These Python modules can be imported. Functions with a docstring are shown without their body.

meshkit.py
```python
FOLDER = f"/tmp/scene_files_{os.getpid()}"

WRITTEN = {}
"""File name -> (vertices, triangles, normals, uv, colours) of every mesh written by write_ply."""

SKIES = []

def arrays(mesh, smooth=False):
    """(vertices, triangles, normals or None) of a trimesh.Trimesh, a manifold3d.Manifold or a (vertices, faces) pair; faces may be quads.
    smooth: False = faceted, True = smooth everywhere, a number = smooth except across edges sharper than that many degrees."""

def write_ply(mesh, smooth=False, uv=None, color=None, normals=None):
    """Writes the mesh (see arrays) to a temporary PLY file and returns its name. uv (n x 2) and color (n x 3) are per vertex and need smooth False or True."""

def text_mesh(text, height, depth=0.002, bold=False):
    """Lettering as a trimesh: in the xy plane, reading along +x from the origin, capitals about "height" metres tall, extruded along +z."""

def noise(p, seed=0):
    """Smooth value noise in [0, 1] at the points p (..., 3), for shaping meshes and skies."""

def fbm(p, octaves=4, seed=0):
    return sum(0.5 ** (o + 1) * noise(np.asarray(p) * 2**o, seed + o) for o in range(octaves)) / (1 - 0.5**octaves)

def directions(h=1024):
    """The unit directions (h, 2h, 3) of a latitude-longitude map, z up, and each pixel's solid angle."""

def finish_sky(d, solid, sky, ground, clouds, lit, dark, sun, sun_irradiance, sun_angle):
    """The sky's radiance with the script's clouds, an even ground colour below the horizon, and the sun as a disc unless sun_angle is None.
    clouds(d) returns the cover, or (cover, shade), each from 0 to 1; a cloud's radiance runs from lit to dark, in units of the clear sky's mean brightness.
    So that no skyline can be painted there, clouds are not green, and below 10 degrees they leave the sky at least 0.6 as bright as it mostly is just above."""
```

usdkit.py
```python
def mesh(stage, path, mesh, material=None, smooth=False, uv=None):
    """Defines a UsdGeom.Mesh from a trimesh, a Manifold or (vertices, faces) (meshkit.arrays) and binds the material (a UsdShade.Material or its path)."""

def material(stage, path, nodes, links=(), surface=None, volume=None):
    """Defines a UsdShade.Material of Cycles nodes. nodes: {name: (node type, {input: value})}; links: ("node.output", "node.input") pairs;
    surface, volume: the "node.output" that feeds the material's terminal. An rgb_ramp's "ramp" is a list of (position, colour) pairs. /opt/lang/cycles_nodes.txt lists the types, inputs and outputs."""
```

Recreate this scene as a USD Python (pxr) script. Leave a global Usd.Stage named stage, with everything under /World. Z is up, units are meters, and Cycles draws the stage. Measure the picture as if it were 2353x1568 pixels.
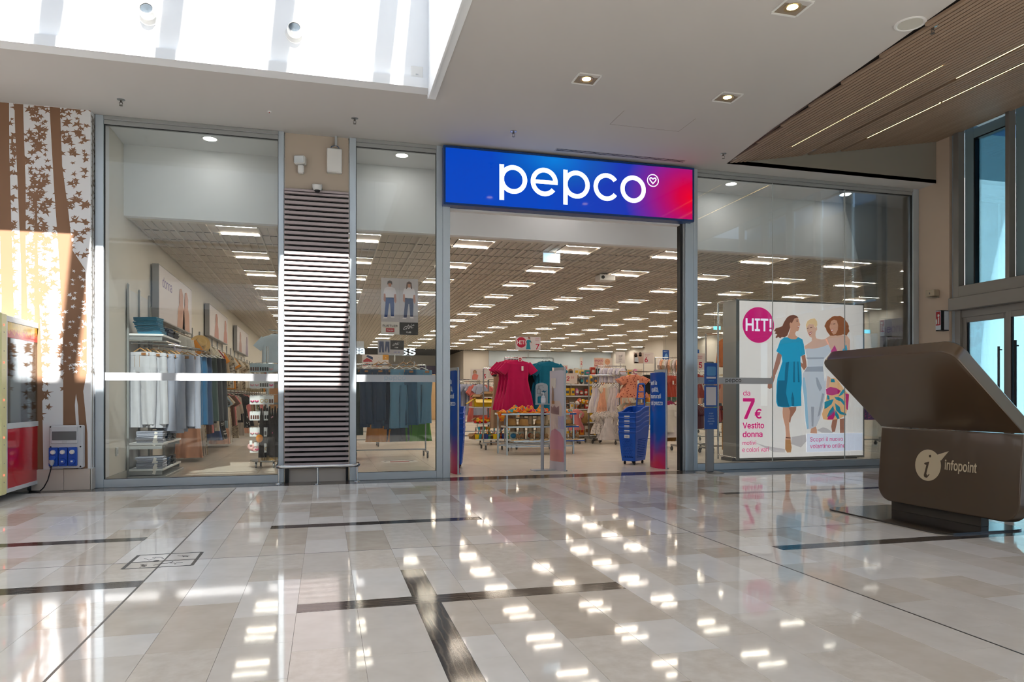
import math, random
import numpy as np, trimesh, shapely
from shapely.geometry import Polygon, Point, LineString, box as sbox
from shapely.ops import unary_union
from shapely import affinity
from pxr import Usd, UsdGeom, UsdLux, UsdShade, Gf, Sdf, Vt
import usdkit, meshkit

stage = Usd.Stage.CreateInMemory()
UsdGeom.SetStageUpAxis(stage, 'Z')
UsdGeom.Xform.Define(stage, '/World')
stage.SetDefaultPrim(stage.GetPrimAtPath('/World'))
UsdGeom.Scope.Define(stage, '/World/Looks')
PI = math.pi
RN = random.Random(7)

SUN, SKY, EXPO, LEDS, DOWN = 5.0, 4.4, 0.12, 44.0, 40.0
# ------------------------------------------------------------------ camera, sky, sun, exposure
cam = UsdGeom.Camera.Define(stage, '/World/Camera')
cam.CreateHorizontalApertureAttr(36.0)
cam.CreateVerticalApertureAttr(36.0 * 1568 / 2353)
cam.CreateFocalLengthAttr(36.0 * 1627.7 / 2353)
cam.CreateVerticalApertureOffsetAttr(36.0 * (914.2 - 784) / 2353)
cam.CreateClippingRangeAttr(Gf.Vec2f(0.05, 500))
cam.AddTranslateOp().Set(Gf.Vec3d(0, -10.0887, 1.15))
cam.AddRotateXYZOp().Set(Gf.Vec3f(90, 0, -math.degrees(0.2577)))
cam.CreateExposureAttr(EXPO)

dome = UsdLux.DomeLight.Define(stage, '/World/sky_light')
dome.CreateIntensityAttr(1.0)
skym = usdkit.material(stage, '/World/Looks/sky', {
    'sky': ('sky_texture', {'sky_type': 'hosek_wilkie', 'sun_disc': False, 'sun_direction': (0.067, -0.735, 0.67), 'turbidity': 2.4, 'ground_albedo': 0.35}),
    'bg': ('background_shader', {'strength': SKY})}, [('sky.color', 'bg.color')], surface='bg.background')
UsdShade.MaterialBindingAPI.Apply(dome.GetPrim()).Bind(skym)

sun = UsdLux.DistantLight.Define(stage, '/World/sun')
sun.CreateAngleAttr(0.53)
sun.CreateIntensityAttr(SUN); sun.CreateNormalizeAttr(True)
sun.CreateColorAttr(Gf.Vec3f(1.0, 0.95, 0.88))
_d = Gf.Vec3d(-0.10, 1.10, -1.0).GetNormalized()          # the way the sunlight travels
sun.AddTransformOp().Set(Gf.Matrix4d().SetRotate(Gf.Rotation(Gf.Vec3d(0, 0, -1), _d)))

# ------------------------------------------------------------------ helpers
_used = {}
def upath(name, parent='/World'):
    parent = str(parent.GetPath()) if hasattr(parent, 'GetPath') else parent
    k = (parent, name); n = _used.get(k, 0); _used[k] = n + 1
    return f'{parent}/{name}' + (f'_{n:03d}' if n else '')
def lin(h):
    if isinstance(h, (tuple, list)): return tuple(h)
    h = h.lstrip('#'); o = []
    for i in (0, 2, 4):
        c = int(h[i:i + 2], 16) / 255; o.append(c / 12.92 if c <= .04045 else ((c + .055) / 1.055) ** 2.4)
    return tuple(o)
_mats = {}
def mat(col, rough=.5, metal=0., spec=.5, emit=0., ecol=None, coat=0., sheen=0., name=None, bump=0., bscale=60.):
    """a plain procedural material, cached by what it is made of"""
    key = (col, rough, metal, spec, emit, ecol, coat, sheen, bump, bscale)
    if key in _mats: return _mats[key]
    p = f'/World/Looks/{name or "m"}_{len(_mats):03d}'
    c = lin(col)
    pr = {'base_color': c, 'roughness': rough, 'metallic': metal, 'specular_ior_level': spec}
    if coat: pr |= {'coat_weight': coat, 'coat_roughness': .05}
    if sheen: pr |= {'sheen_weight': sheen}
    if emit: pr |= {'emission_color': lin(ecol) if ecol else c, 'emission_strength': emit}
    nodes = {'p': ('principled_bsdf', pr)}; links = []
    if bump:
        nodes |= {'tc': ('texture_coordinate', {}), 'n': ('noise_texture', {'scale': bscale, 'detail': 3.0}), 'b': ('bump', {'strength': bump, 'distance': .01})}
        links = [('tc.object', 'n.vector'), ('n.fac', 'b.height'), ('b.normal', 'p.normal')]
    m = usdkit.material(stage, p, nodes, links, surface='p.BSDF'); _mats[key] = m
    return m
def nodemat(name, nodes, links, surface='p.BSDF'):
    return usdkit.material(stage, f'/World/Looks/{name}', nodes, links, surface=surface)
def cloth(col, weave=.25, scale=90., second=None, pat=None):
    """woven fabric: a little colour variation, a soft bump; pat = (kind, colour, scale) printed on it"""
    key = ('cloth', col, weave, scale, second, pat)
    if key in _mats: return _mats[key]
    c = lin(col); d = tuple(x * .82 for x in c)
    nodes = {'tc': ('texture_coordinate', {}), 'n': ('noise_texture', {'scale': 9.0, 'detail': 4.0}),
             'mx': ('mix', {'color1': d, 'color2': c}), 'f': ('noise_texture', {'scale': scale, 'detail': 2.0}),
             'b': ('bump', {'strength': weave, 'distance': .004}),
             'p': ('principled_bsdf', {'roughness': .85, 'specular_ior_level': .25, 'sheen_weight': .15})}
    links = [('tc.object', 'n.vector'), ('tc.object', 'f.vector'), ('n.fac', 'mx.fac'), ('f.fac', 'b.height'), ('b.normal', 'p.normal')]
    out = 'mx.color'
    if pat:
        kind, pc, ps = pat
        if kind == 'dots':
            nodes |= {'v': ('voronoi_texture', {'scale': ps, 'randomness': .6}), 'th': ('math', {'math_type': 'less_than', 'value2': .28})}
            links += [('tc.object', 'v.vector'), ('v.distance', 'th.value1')]
        elif kind == 'blobs':
            nodes |= {'v': ('noise_texture', {'scale': ps, 'detail': 2.0}), 'th': ('math', {'math_type': 'greater_than', 'value2': .55})}
            links += [('tc.object', 'v.vector'), ('v.fac', 'th.value1')]
        else:
            nodes |= {'v': ('wave_texture', {'wave_type': 'bands', 'bands_direction': 'z' if kind == 'hstripe' else 'x', 'scale': ps}), 'th': ('math', {'math_type': 'greater_than', 'value2': .6})}
            links += [('tc.object', 'v.vector'), ('v.fac', 'th.value1')]
        nodes |= {'m2': ('mix', {'color2': lin(pc)})}
        links += [('mx.color', 'm2.color1'), ('th.value', 'm2.fac')]; out = 'm2.color'
    links.append((out, 'p.base_color'))
    m = usdkit.material(stage, f'/World/Looks/cloth_{len(_mats):03d}', nodes, links, surface='p.BSDF'); _mats[key] = m
    return m

def tag(prim, label=None, cat=None, group=None, kind=None):
    prim = prim.GetPrim() if hasattr(prim, 'GetPrim') else prim
    for k, v in (('label', label), ('category', cat), ('group', group), ('kind', kind)):
        if v: prim.SetCustomDataByKey(k, v)
    return prim
def part(name, mesh, m, parent='/World', smooth=False, label=None, kind=None):
    if isinstance(mesh, list): mesh = join(mesh)
    g = usdkit.mesh(stage, upath(name, parent), mesh, m, smooth=smooth)
    return tag(g, label, None, None, kind)
def solo(name, mesh, m, label, cat, group=None, smooth=False, kind=None):
    return tag(part(name, mesh, m, '/World', smooth), label, cat, group, kind)
def struct(name, mesh, m, parent='/World', smooth=False):
    g = part(name, mesh, m, parent, smooth)
    if parent == '/World': tag(g, kind='structure')
    return g
def sgroup(name):
    g = UsdGeom.Xform.Define(stage, upath(name)).GetPrim(); tag(g, kind='structure'); return g
def place(x, loc=(0, 0, 0), rz=0., sc=None, rx=0.):
    x = UsdGeom.Xformable(x); x.AddTranslateOp().Set(Gf.Vec3d(*map(float, loc)))
    if rz: x.AddRotateZOp().Set(float(rz))
    if rx: x.AddRotateXOp().Set(float(rx))
    if sc: x.AddScaleOp().Set(Gf.Vec3f(*sc))
def thing(name, label, cat, loc=(0, 0, 0), rz=0., group=None, sc=None, rx=0., kind=None):
    x = UsdGeom.Xform.Define(stage, upath(name)); place(x, loc, rz, sc, rx)
    return tag(x, label, cat, group, kind)
def copy(src, loc, rz=0., label=None, group=None, sc=None, rx=0., name=None):
    was = src.GetCustomData(); nm = src.GetName()
    if nm[-4:-3] == '_' and nm[-3:].isdigit(): nm = nm[:-4]
    x = UsdGeom.Xform.Define(stage, upath(name or nm)); pr = x.GetPrim()
    pr.GetReferences().AddInternalReference(src.GetPath())
    x.ClearXformOpOrder()
    x.MakeMatrixXform() if False else None
    M = Gf.Matrix4d(1)
    if sc: M = M * Gf.Matrix4d().SetScale(Gf.Vec3d(*sc))
    if rx: M = M * Gf.Matrix4d().SetRotate(Gf.Rotation(Gf.Vec3d(1, 0, 0), rx))
    if rz: M = M * Gf.Matrix4d().SetRotate(Gf.Rotation(Gf.Vec3d(0, 0, 1), rz))
    M = M * Gf.Matrix4d().SetTranslate(Gf.Vec3d(*map(float, loc)))
    op = x.AddTransformOp(opSuffix='copy'); op.Set(M); x.SetXformOpOrder([op])
    pr.SetInstanceable(True)
    tag(pr, label or was.get('label'), was.get('category'), group or was.get('group'))
    return pr

# ---- meshes
def V(*m): return trimesh.Trimesh(m[0], m[1], process=False)
def join(ms): return trimesh.util.concatenate(ms)
def bx(x0, x1, y0, y1, z0, z1):
    m = trimesh.creation.box((abs(x1 - x0), abs(y1 - y0), abs(z1 - z0))); m.apply_translation(((x0 + x1) / 2, (y0 + y1) / 2, (z0 + z1) / 2)); return m
def cb(x0, x1, y0, y1, z0, z1, c=.004):
    """a box with chamfered edges"""
    pts = []
    for sx, X in ((1, x0), (-1, x1)):
        for sy, Y in ((1, y0), (-1, y1)):
            for sz, Z in ((1, z0), (-1, z1)):
                pts += [(X + sx * c, Y + sy * c, Z), (X + sx * c, Y, Z + sz * c), (X, Y + sy * c, Z + sz * c)]
    return trimesh.convex.convex_hull(np.array(pts))
def cyl(p0, p1, r, n=12, r2=None):
    p0, p1 = np.array(p0, float), np.array(p1, float); r2 = r if r2 is None else r2
    d = p1 - p0; L = np.linalg.norm(d); d /= L
    a = np.cross(d, (0, 0, 1.) if abs(d[2]) < .9 else (1., 0, 0)); a /= np.linalg.norm(a); b = np.cross(d, a)
    t = np.arange(n) * 2 * PI / n; ring = np.cos(t)[:, None] * a + np.sin(t)[:, None] * b
    v = np.vstack([p0 + r * ring, p1 + r2 * ring, [p0], [p1]]); f = []
    for i in range(n):
        j = (i + 1) % n; f += [(i, j, n + i), (j, n + j, n + i), (2 * n, j, i), (2 * n + 1, n + i, n + j)]
    return V(v, np.array(f)[:, ::-1])
def tube(pts, r, n=10, closed=False):
    p = np.array(pts, float); k = len(p); r = np.broadcast_to(r, (k,))
    t = np.gradient(p, axis=0) if not closed else np.roll(p, -1, 0) - np.roll(p, 1, 0)
    t /= np.linalg.norm(t, axis=1, keepdims=True) + 1e-12
    u = np.cross(t[0], (0, 0, 1.) if abs(t[0][2]) < .9 else (1., 0, 0)); u /= np.linalg.norm(u); v = []
    an = np.arange(n) * 2 * PI / n
    for i in range(k):
        u = u - t[i] * (u @ t[i]); u /= np.linalg.norm(u) + 1e-12; w = np.cross(t[i], u)
        v.append(p[i] + r[i] * (np.cos(an)[:, None] * u + np.sin(an)[:, None] * w))
    v = np.vstack(v); f = []
    for i in range(k if closed else k - 1):
        for j in range(n):
            a, b = i * n + j, i * n + (j + 1) % n; i2 = (i + 1) % k; c, d = i2 * n + j, i2 * n + (j + 1) % n
            f += [(a, b, c), (b, d, c)]
    if not closed:
        for e, o in ((0, 1), (k - 1, 0)):
            for j in range(1, n - 1):
                q = (e * n, e * n + j, e * n + j + 1); f.append(q[::-1] if o else q)
    return V(v, np.array(f))
def lathe(prof, n=24):
    prof = np.array(prof, float); t = np.arange(n) * 2 * PI / n; k = len(prof)
    v = np.array([(r * math.cos(a), r * math.sin(a), z) for r, z in prof for a in t]); f = []
    for i in range(k - 1):
        for j in range(n):
            a, b, c, d = i * n + j, i * n + (j + 1) % n, (i + 1) * n + j, (i + 1) * n + (j + 1) % n
            f += [(a, b, d), (a, d, c)]
    return V(v, np.array(f))
def at(m, x=0, y=0, z=0, rz=0., rx=0., ry=0., s=None):
    m = m.copy()
    if s is not None: m.apply_scale(s)
    for a, ax in ((rx, (1, 0, 0)), (ry, (0, 1, 0)), (rz, (0, 0, 1))):
        if a: m.apply_transform(trimesh.transformations.rotation_matrix(math.radians(a), ax))
    m.apply_translation((x, y, z)); return m
def geoms(g): return [q for q in (g.geoms if hasattr(g, 'geoms') else [g]) if q.geom_type == 'Polygon' and q.area > 1e-9]
def ext(poly, h):
    return join([trimesh.creation.extrude_polygon(q, h, engine='earcut') for q in geoms(poly)])
def on_y(m, y):   # drawn in (x, z), thickness towards -y from plane y
    m = m.copy(); v = m.vertices.copy(); m.vertices = np.column_stack([v[:, 0], y - v[:, 2], v[:, 1]]); return m
def on_x(m, x, sgn=-1):   # drawn in (y, z), thickness towards sgn*x
    m = m.copy(); v = m.vertices.copy(); m.vertices = np.column_stack([x + sgn * v[:, 2], v[:, 0], v[:, 1]])
    if sgn > 0: return m
    m.invert(); return m
def face_y(poly, y, h=.001): return on_y(ext(poly, h), y)
def lettering(text, height, width=None, bold=False, th=.001, align='l'):
    m = meshkit.text_mesh(text, height, th, bold); b = m.bounds
    m.apply_translation((-b[0][0], 0, 0)); w = b[1][0] - b[0][0]
    if width: m.apply_transform(np.diag([width / w, 1, 1, 1])); w = width
    if align == 'c': m.apply_translation((-w / 2, 0, 0))
    return m
def rrect(x0, y0, x1, y1, r, n=8): return sbox(x0 + r, y0 + r, x1 - r, y1 - r).buffer(r, quad_segs=n)
def ring_letters(R, t, gap=.06):
    """a round geometric face: o, c, e, p as outlines about their bowl's centre"""
    o = Point(0, 0).buffer(R, 32).difference(Point(0, 0).buffer(R - t, 32))
    big = 4 * R
    c = o.difference(Polygon([(0, 0), (big, big * .72), (big, -big * .72)]))
    e = o.difference(Polygon([(0, 0), (big, 0), (big, -big * .75)])).union(sbox(-R + t * .6, -t * .42, R - .002, t * .42).intersection(Point(0, 0).buffer(R, 32)))
    p = o.union(sbox(-R, -R - .48 * R, -R + t, R))
    return {'o': o, 'c': c, 'e': e, 'p': p}
def logo(R=.208, t=.07):
    """the five letters and the small heart in a ring, origin at the left of the first bowl's centre line"""
    L = ring_letters(R, t); xs = [.2155, .689, 1.187, 1.663, 2.1]   # bowl centres
    return unary_union([affinity.translate(L[ch], x, 0) for ch, x in zip('pepco', xs)])

# ------------------------------------------------------------------ materials of the room
def stone(name, c1, c2, rough=.05, scale=5., vein=.0):
    return nodemat(name, {'g': ('geometry', {}), 'oi': ('object_info', {}), 'n': ('noise_texture', {'scale': scale, 'detail': 3.0, 'roughness': .6}),
        'r': ('rgb_ramp', {'ramp': [(.3, lin(c1)), (.7, lin(c2))]}),  
        
        'p': ('principled_bsdf', {'specular_ior_level': .26, 'roughness': rough})},
        [('g.position', 'n.vector'), ('n.fac', 'r.fac'), ('r.color', 'p.base_color')])
TILE = [stone('marble_cream', '#d5cfc7', '#dfdad3'), stone('marble_pale', '#dedbd6', '#e7e4e0'), stone('marble_tan', '#c1b6a8', '#cec5b8'), stone('marble_sand', '#ccc3b6', '#d8d0c6'), stone('marble_fossil', '#d2cabf', '#dfd9d0', scale=14.)]
def plank(name, axis, c1='#38312d', c2='#5d544d'):
    return nodemat(name, {'g': ('geometry', {}), 'm': ('mapping', {'scale': (.25, 1, 1) if axis == 'x' else (1, .25, 1)}),
        'w': ('wave_texture', {'wave_type': 'bands', 'bands_direction': 'y' if axis == 'x' else 'x', 'scale': 9., 'distortion': 5., 'detail': 4.0, 'detail_scale': 2.}),
        'r': ('rgb_ramp', {'ramp': [(0, lin(c1)), (.75, lin('#47403a')), (1, lin(c2))]}), 'p': ('principled_bsdf', {'roughness': .09, 'specular_ior_level': .2})},
        [('g.position', 'm.vector'), ('m.vector', 'w.vector'), ('w.fac', 'r.fac'), ('r.color', 'p.base_color')])
PLX, PLY = plank('dark_stone_x', 'x'), plank('dark_stone_y', 'y')
GROUT = mat('#8d8478', .6, name='grout')
PLASTER = mat('#c2bfbc', .75, spec=.2, name='plaster')
WHITE = mat('#e0e0e2', .7, spec=.25, name='white_plaster')
BEIGE = mat('#b9ac9d', .7, spec=.25, name='beige_plaster')
PINKBEIGE = mat('#d0bdaa', .7, spec=.25, name='warm_plaster')
FASCIA = mat('#8f8a80', .7, spec=.25, name='grey_plaster')
ALU = mat('#bcc8d2', .35, metal=.4, name='aluminium')
ALUP = mat('#a3a6a6', .38, metal=.35, name='aluminium_painted')
CHROME = mat('#d5d7d8', .12, metal=1., name='chrome')
STEEL = mat('#b8bbbc', .28, metal=1., name='steel')
BLACK = mat('#0c0c0d', .45, name='black')
RUBBER = mat('#18181a', .6, name='rubber')
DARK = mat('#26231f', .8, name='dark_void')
WPLAST = mat('#dcdcda', .35, name='white_plastic')
GPLAST = mat('#b9bcbf', .4, name='grey_plastic')
SHOPW = mat('#d8d3ca', .75, spec=.2, name='shop_wall')
LED = mat('#ffffff', .5, emit=LEDS, ecol=(1.0, .90, .77), name='shop_led')
PANEL = mat('#c6bcb0', .45, name='lamp_panel')
def glass(name, tint, refl=1.0, rough=0.0):
    return nodemat(name, {'t': ('transparent_bsdf', {'color': tint}), 'g': ('glossy_bsdf', {'color': (.9, .95, 1.), 'roughness': rough}),
        'f': ('fresnel', {'IOR': 1.5}), 'm': ('math', {'math_type': 'multiply', 'value2': refl}), 'x': ('mix_closure', {})},
        [('f.fac', 'm.value1'), ('m.value', 'x.fac'), ('t.BSDF', 'x.closure1'), ('g.BSDF', 'x.closure2')], surface='x.closure')
GLASS = glass('clear_glass', (.94, .965, .96), .8)
BGLASS = glass('blue_glass', (.42, .60, .66), .8)

# ------------------------------------------------------------------ the mall floor, stone by stone
FL = sgroup('floor')
part('grout_bed', bx(-12, 9.92, -22, -.42, -.08, -.004), GROUT, FL)
XP = .31692
PLANKS = [(-3.0, -1.41, -3.83, -3.68), (-3.0, -1.10, -5.35, -5.19), (-.466, 1.42, -3.56, -3.40), (-.15, 1.753, -6.14, -5.98), (3.338, 6.5, -5.45, -5.30), (4.605, 8.9, -2.60, -2.45)]
def floor_pieces():
    out = []; rn = random.Random(11)
    for k in range(-18, 36):
        x0 = -1.10 + XP * k; x1 = x0 + XP
        if x0 > 9.9: break
        xm = (x0 + x1) / 2; bars = [(a, b) for (u, w, a, b) in PLANKS if u - .02 < xm < w + .02]
        edges = sorted([-.42, -4.65, -13.0] + [e for ab in bars for e in ab], reverse=True)
        for hi, lo in zip(edges[:-1], edges[1:]):
            if any(abs(hi - b) < 1e-6 and abs(lo - a) < 1e-6 for a, b in bars): continue
            y = hi
            while y > lo + .02:
                L = rn.choice((.3, .45, .45, .6, .6, .75, .95)); n = y - L
                if n - lo < .2: n = lo
                out.append((x0, x1, n, y)); y = n
    return out
tiles = []
for (x0, x1, y0, y1) in floor_pieces():
    if x0 < .5 and x1 > .6 and y0 < -5.33:                    # beside the plank that runs to the camera
        if y1 > -5.33: tiles.append((x0, x1, -5.33, y1))
        tiles.append((.63, x1, y0, min(y1, -5.33)))
    else: tiles.append((x0, x1, y0, y1))
def in_view(x, y):
    dx, dy = x, y + 10.0887; w = dx * .2548 + dy * .967; s = dx * .967 - dy * .2548
    return w > 1.6 and abs(s / w) < .78
def tilem(x0, x1, y0, y1, g=.0006, z=0., h=.02): return cb(x0 + g, x1 - g, y0 + g, y1 - g, z - h, z, .0006)
tiles.sort(key=lambda t: (not in_view((t[0] + t[1]) / 2, (t[2] + t[3]) / 2), math.hypot(t[0], t[2] + 10.09) / math.sqrt((t[1] - t[0]) * (t[3] - t[2]))))
rn = random.Random(5); rest = [[] for _ in TILE]
for i, t in enumerate(tiles):
    k = rn.choices(range(5), (5, 6, 2, 4, 3))[0]
    if i < 280: part('tile', tilem(*t), TILE[k], FL)
    else: rest[k].append(tilem(*t))
for k, r in enumerate(rest):
    if r: part('far_tiles', r, TILE[k], FL, kind='stuff')
part('far_tiles', [bx(-12, 9.92, -22, -13.0, -.02, 0)], TILE[0], FL, kind='stuff')
for (u, w, a, b) in PLANKS:
    n = max(1, round((w - u) / .95)); s = (w - u) / n
    for i in range(n): part('dark_plank', tilem(u + i * s, u + (i + 1) * s, a, b), PLX, FL)
for y1, y0 in ((-5.33, -5.98), (-6.14, -6.75), (-6.75, -8.1), (-8.1, -9.6)): part('dark_plank', tilem(.4845, .63, y0, y1, z=0.0002), PLY, FL)
JM = mat('#5a5753', .35, metal=.5, name='joint_metal')
for x in (-5.22, -1.10, 3.02, 7.14): part('expansion_joint', bx(x - .006, x + .006, -13, -.42, -.01, .0006), JM, FL)
part('expansion_joint', bx(-12, 9.9, -4.655, -4.646, -.01, .0004), JM, FL)
# threshold of dark stone
TH = sgroup('trim_1')
x = -7.0; rn = random.Random(3)
THM = stone('threshold_stone', '#4a3f38', '#5b4d44', .09)
while x < 9.9:
    L = .62; part('threshold_slab', tilem(x, min(x + L, 9.915), -.42, -.0), THM, TH); x += L
part('bed', bx(-7, 9.92, -.42, 0.02, -.08, -.021), GROUT, TH)
# cracked inspection cover
MC = thing('inspection_cover', 'square inspection cover with cracked stone inlay set in the pale floor', 'floor cover', (-1.10, -4.62, 0))
part('rim', [bx(-.215, .215, s * .215 - .006, s * .215 + .006, -.002, .0012) for s in (-1, 1)] + [bx(s * .215 - .011, s * .215 + .011, -.215, .215, -.002, .0012) for s in (-1, 1)], mat('#3c3d3d', .4, metal=.4), MC)
CK = mat('#2b2b2c', .8)
rn = random.Random(9); cr = [bx(-.21, .21, -.02, -.014, -.002, .0009)]
for sx, sy in ((-1, -1), (-1, 1), (1, -1), (1, 1)):
    for _ in range(2):
        p = np.array([sx * .1 + rn.uniform(-.05, .05), sy * .1]); pts = [(p[0], p[1], 0)]
        for q in range(4):
            p = p + np.array([rn.uniform(-.045, .045), rn.uniform(-.05, .05)]); p = np.clip(p, -.2, .2); pts.append((p[0], p[1], 0))
        cr.append(tube(pts, .0016, 4))
cr.append(at(cyl((0, 0, -.001), (0, 0, .001), .02, 14), -.05, -.01))
part('crack', cr, CK, MC)

# ------------------------------------------------------------------ mall ceiling with its skylight
CE = sgroup('ceiling')
ZC = 4.75
def zc(y): return ZC if y > -1.87 else ZC - .02 * min(-1.87 - y, 6)
def ex(y): return 5.97 + (y + .40) * .118                      # edge of the timber part
def slab(pts, top=.06):   # a ceiling slab from a plan polygon, thickened upwards
    P = Polygon(pts); m = trimesh.creation.extrude_polygon(P, top, engine='earcut'); v = m.vertices.copy()
    m.vertices = np.array([(a, b, zc(b) + c) for a, b, c in v]); return m
part('plaster_panel', [slab([(-12, -1.87), (ex(-1.87), -1.87), (5.97, -.40), (5.97, .05), (-12, .05)])], PLASTER, CE)
part('plaster_panel', [slab([(1.17, -7.4), (ex(-7.4), -7.4), (ex(-1.87), -1.87), (1.17, -1.87)])], PLASTER, CE)
part('plaster_panel', [slab([(-12, -13), (ex(-13), -13), (ex(-7.4), -7.4), (-12, -7.4)])], PLASTER, CE)
part('plaster_panel', [slab([(-12, -7.4), (-9, -7.4), (-9, -1.87), (-12, -1.87)])], PLASTER, CE)
part('plaster_panel', [slab([(-12, -22), (9.92, -22), (9.92, -20.5), (-12, -20.5)]), slab([(8, -20.5), (9.92, -20.5), (9.92, -13), (8, -13)]), slab([(-12, -20.5), (-9, -20.5), (-9, -13), (-12, -13)])], PLASTER, CE)
part('soffit', bx(5.97, 9.92, -.40, .05, ZC, ZC + .06), PLASTER, CE)
part('access_panel_joint', [bx(3.62, 4.62, -1.405, -1.40, ZC - .001, ZC + .01), bx(3.62, 3.625, -1.86, -1.40, ZC - .001, ZC + .01), bx(4.615, 4.62, -1.86, -1.40, ZC - .001, ZC + .01)], mat('#8d857d', .8), CE)
SK = sgroup('skylight')
WELL = mat('#e9ecef', .75, spec=.2, name='well_white')
ZT = 7.95
part('well_wall', bx(-9, 1.17, -1.80, -1.70, 4.80, ZT), WELL, SK)
part('well_wall', bx(1.17, 1.27, -7.4, -1.70, 4.70, ZT), WELL, SK)
part('well_wall', bx(-9.1, -9, -7.4, -1.80, 4.80, ZT), WELL, SK)
part('well_wall', bx(-9, 1.27, -7.5, -7.4, 4.60, ZT), WELL, SK)
part('lip', [bx(-9, 1.17, -1.885, -1.70, ZC - .004, 4.86), bx(1.155, 1.17, -7.4, -1.885, ZC - .125, 4.86)], WELL, SK)
for i in range(9): part('roof_beam', bx(.95 - 1.13 * i - .10, .95 - 1.13 * i + .10, -7.5, -1.7, ZT, ZT + .3), WELL, SK)
part('roof_beam', bx(-9, 1.2, -3.3, -3.2, ZT + .2, ZT + .3), WELL, SK)
SK2 = sgroup('skylight')                                       # the next skylight, behind the camera
part('well_wall', [bx(-9.1, 8.1, -13, -12.9, 4.62, ZT), bx(8, 8.1, -20.5, -13, 4.62, ZT), bx(-9.1, -9, -20.5, -13, 4.62, ZT), bx(-9, 8, -20.6, -20.5, 4.62, ZT)], WELL, SK2)
for i in range(9): part('roof_beam', bx(7.5 - 2 * i - .10, 7.5 - 2 * i + .10, -20.5, -13, ZT, ZT + .3), WELL, SK2)
# timber slat ceiling, rising to the right
WOOD = nodemat('slat_wood', {'g': ('geometry', {}), 'm': ('mapping', {'scale': (20, .4, 20)}), 'n': ('noise_texture', {'scale': 1.5, 'detail': 2.0}), 'r': ('rgb_ramp', {'ramp': [(.2, lin('#8f7763')), (.8, lin('#a38b76'))]}), 'p': ('principled_bsdf', {'roughness': .5, 'specular_ior_level': .3})},
    [('g.position', 'm.vector'), ('m.vector', 'n.vector'), ('n.fac', 'r.fac'), ('r.color', 'p.base_color')])
WC = sgroup('ceiling')
def zw(x): return ZC + .177 * (x - 5.97)
x = 4.62; LEDX = (6.70, 7.35, 7.99, 8.95)
while x < 9.9:
    y1 = -.41 if x > 5.97 else -.40 + (x - 5.97) / .118
    y0 = -13
    if y1 - y0 > .3 and min(abs(x + .025 - l) for l in LEDX) > .03:
        part('slat', bx(x, x + .042, y0, y1, zw(x) - .0, zw(x) + .03), WOOD, WC)
    x += .0775
part('backing', [V(np.array([(4.5, -13, zw(4.5) + .09), (9.95, -13, zw(9.95) + .09), (9.95, -.38, zw(9.95) + .09), (5.97, -.38, zw(5.97) + .09), (4.5, -12.9, zw(4.5) + .09)]), np.array([(0, 2, 1), (0, 3, 2), (0, 4, 3)]))], mat('#2a221d', .8), WC)
part('edge_bead', [tube([(5.97, -.40, ZC + .01), (ex(-13), -13, zc(-13) + .0)], .012, 6)], mat('#4b3c31', .6), WC)
WARM = mat('#ffd9a0', .5, emit=9., ecol=(1.0, .62, .22), name='warm_led')
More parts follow.
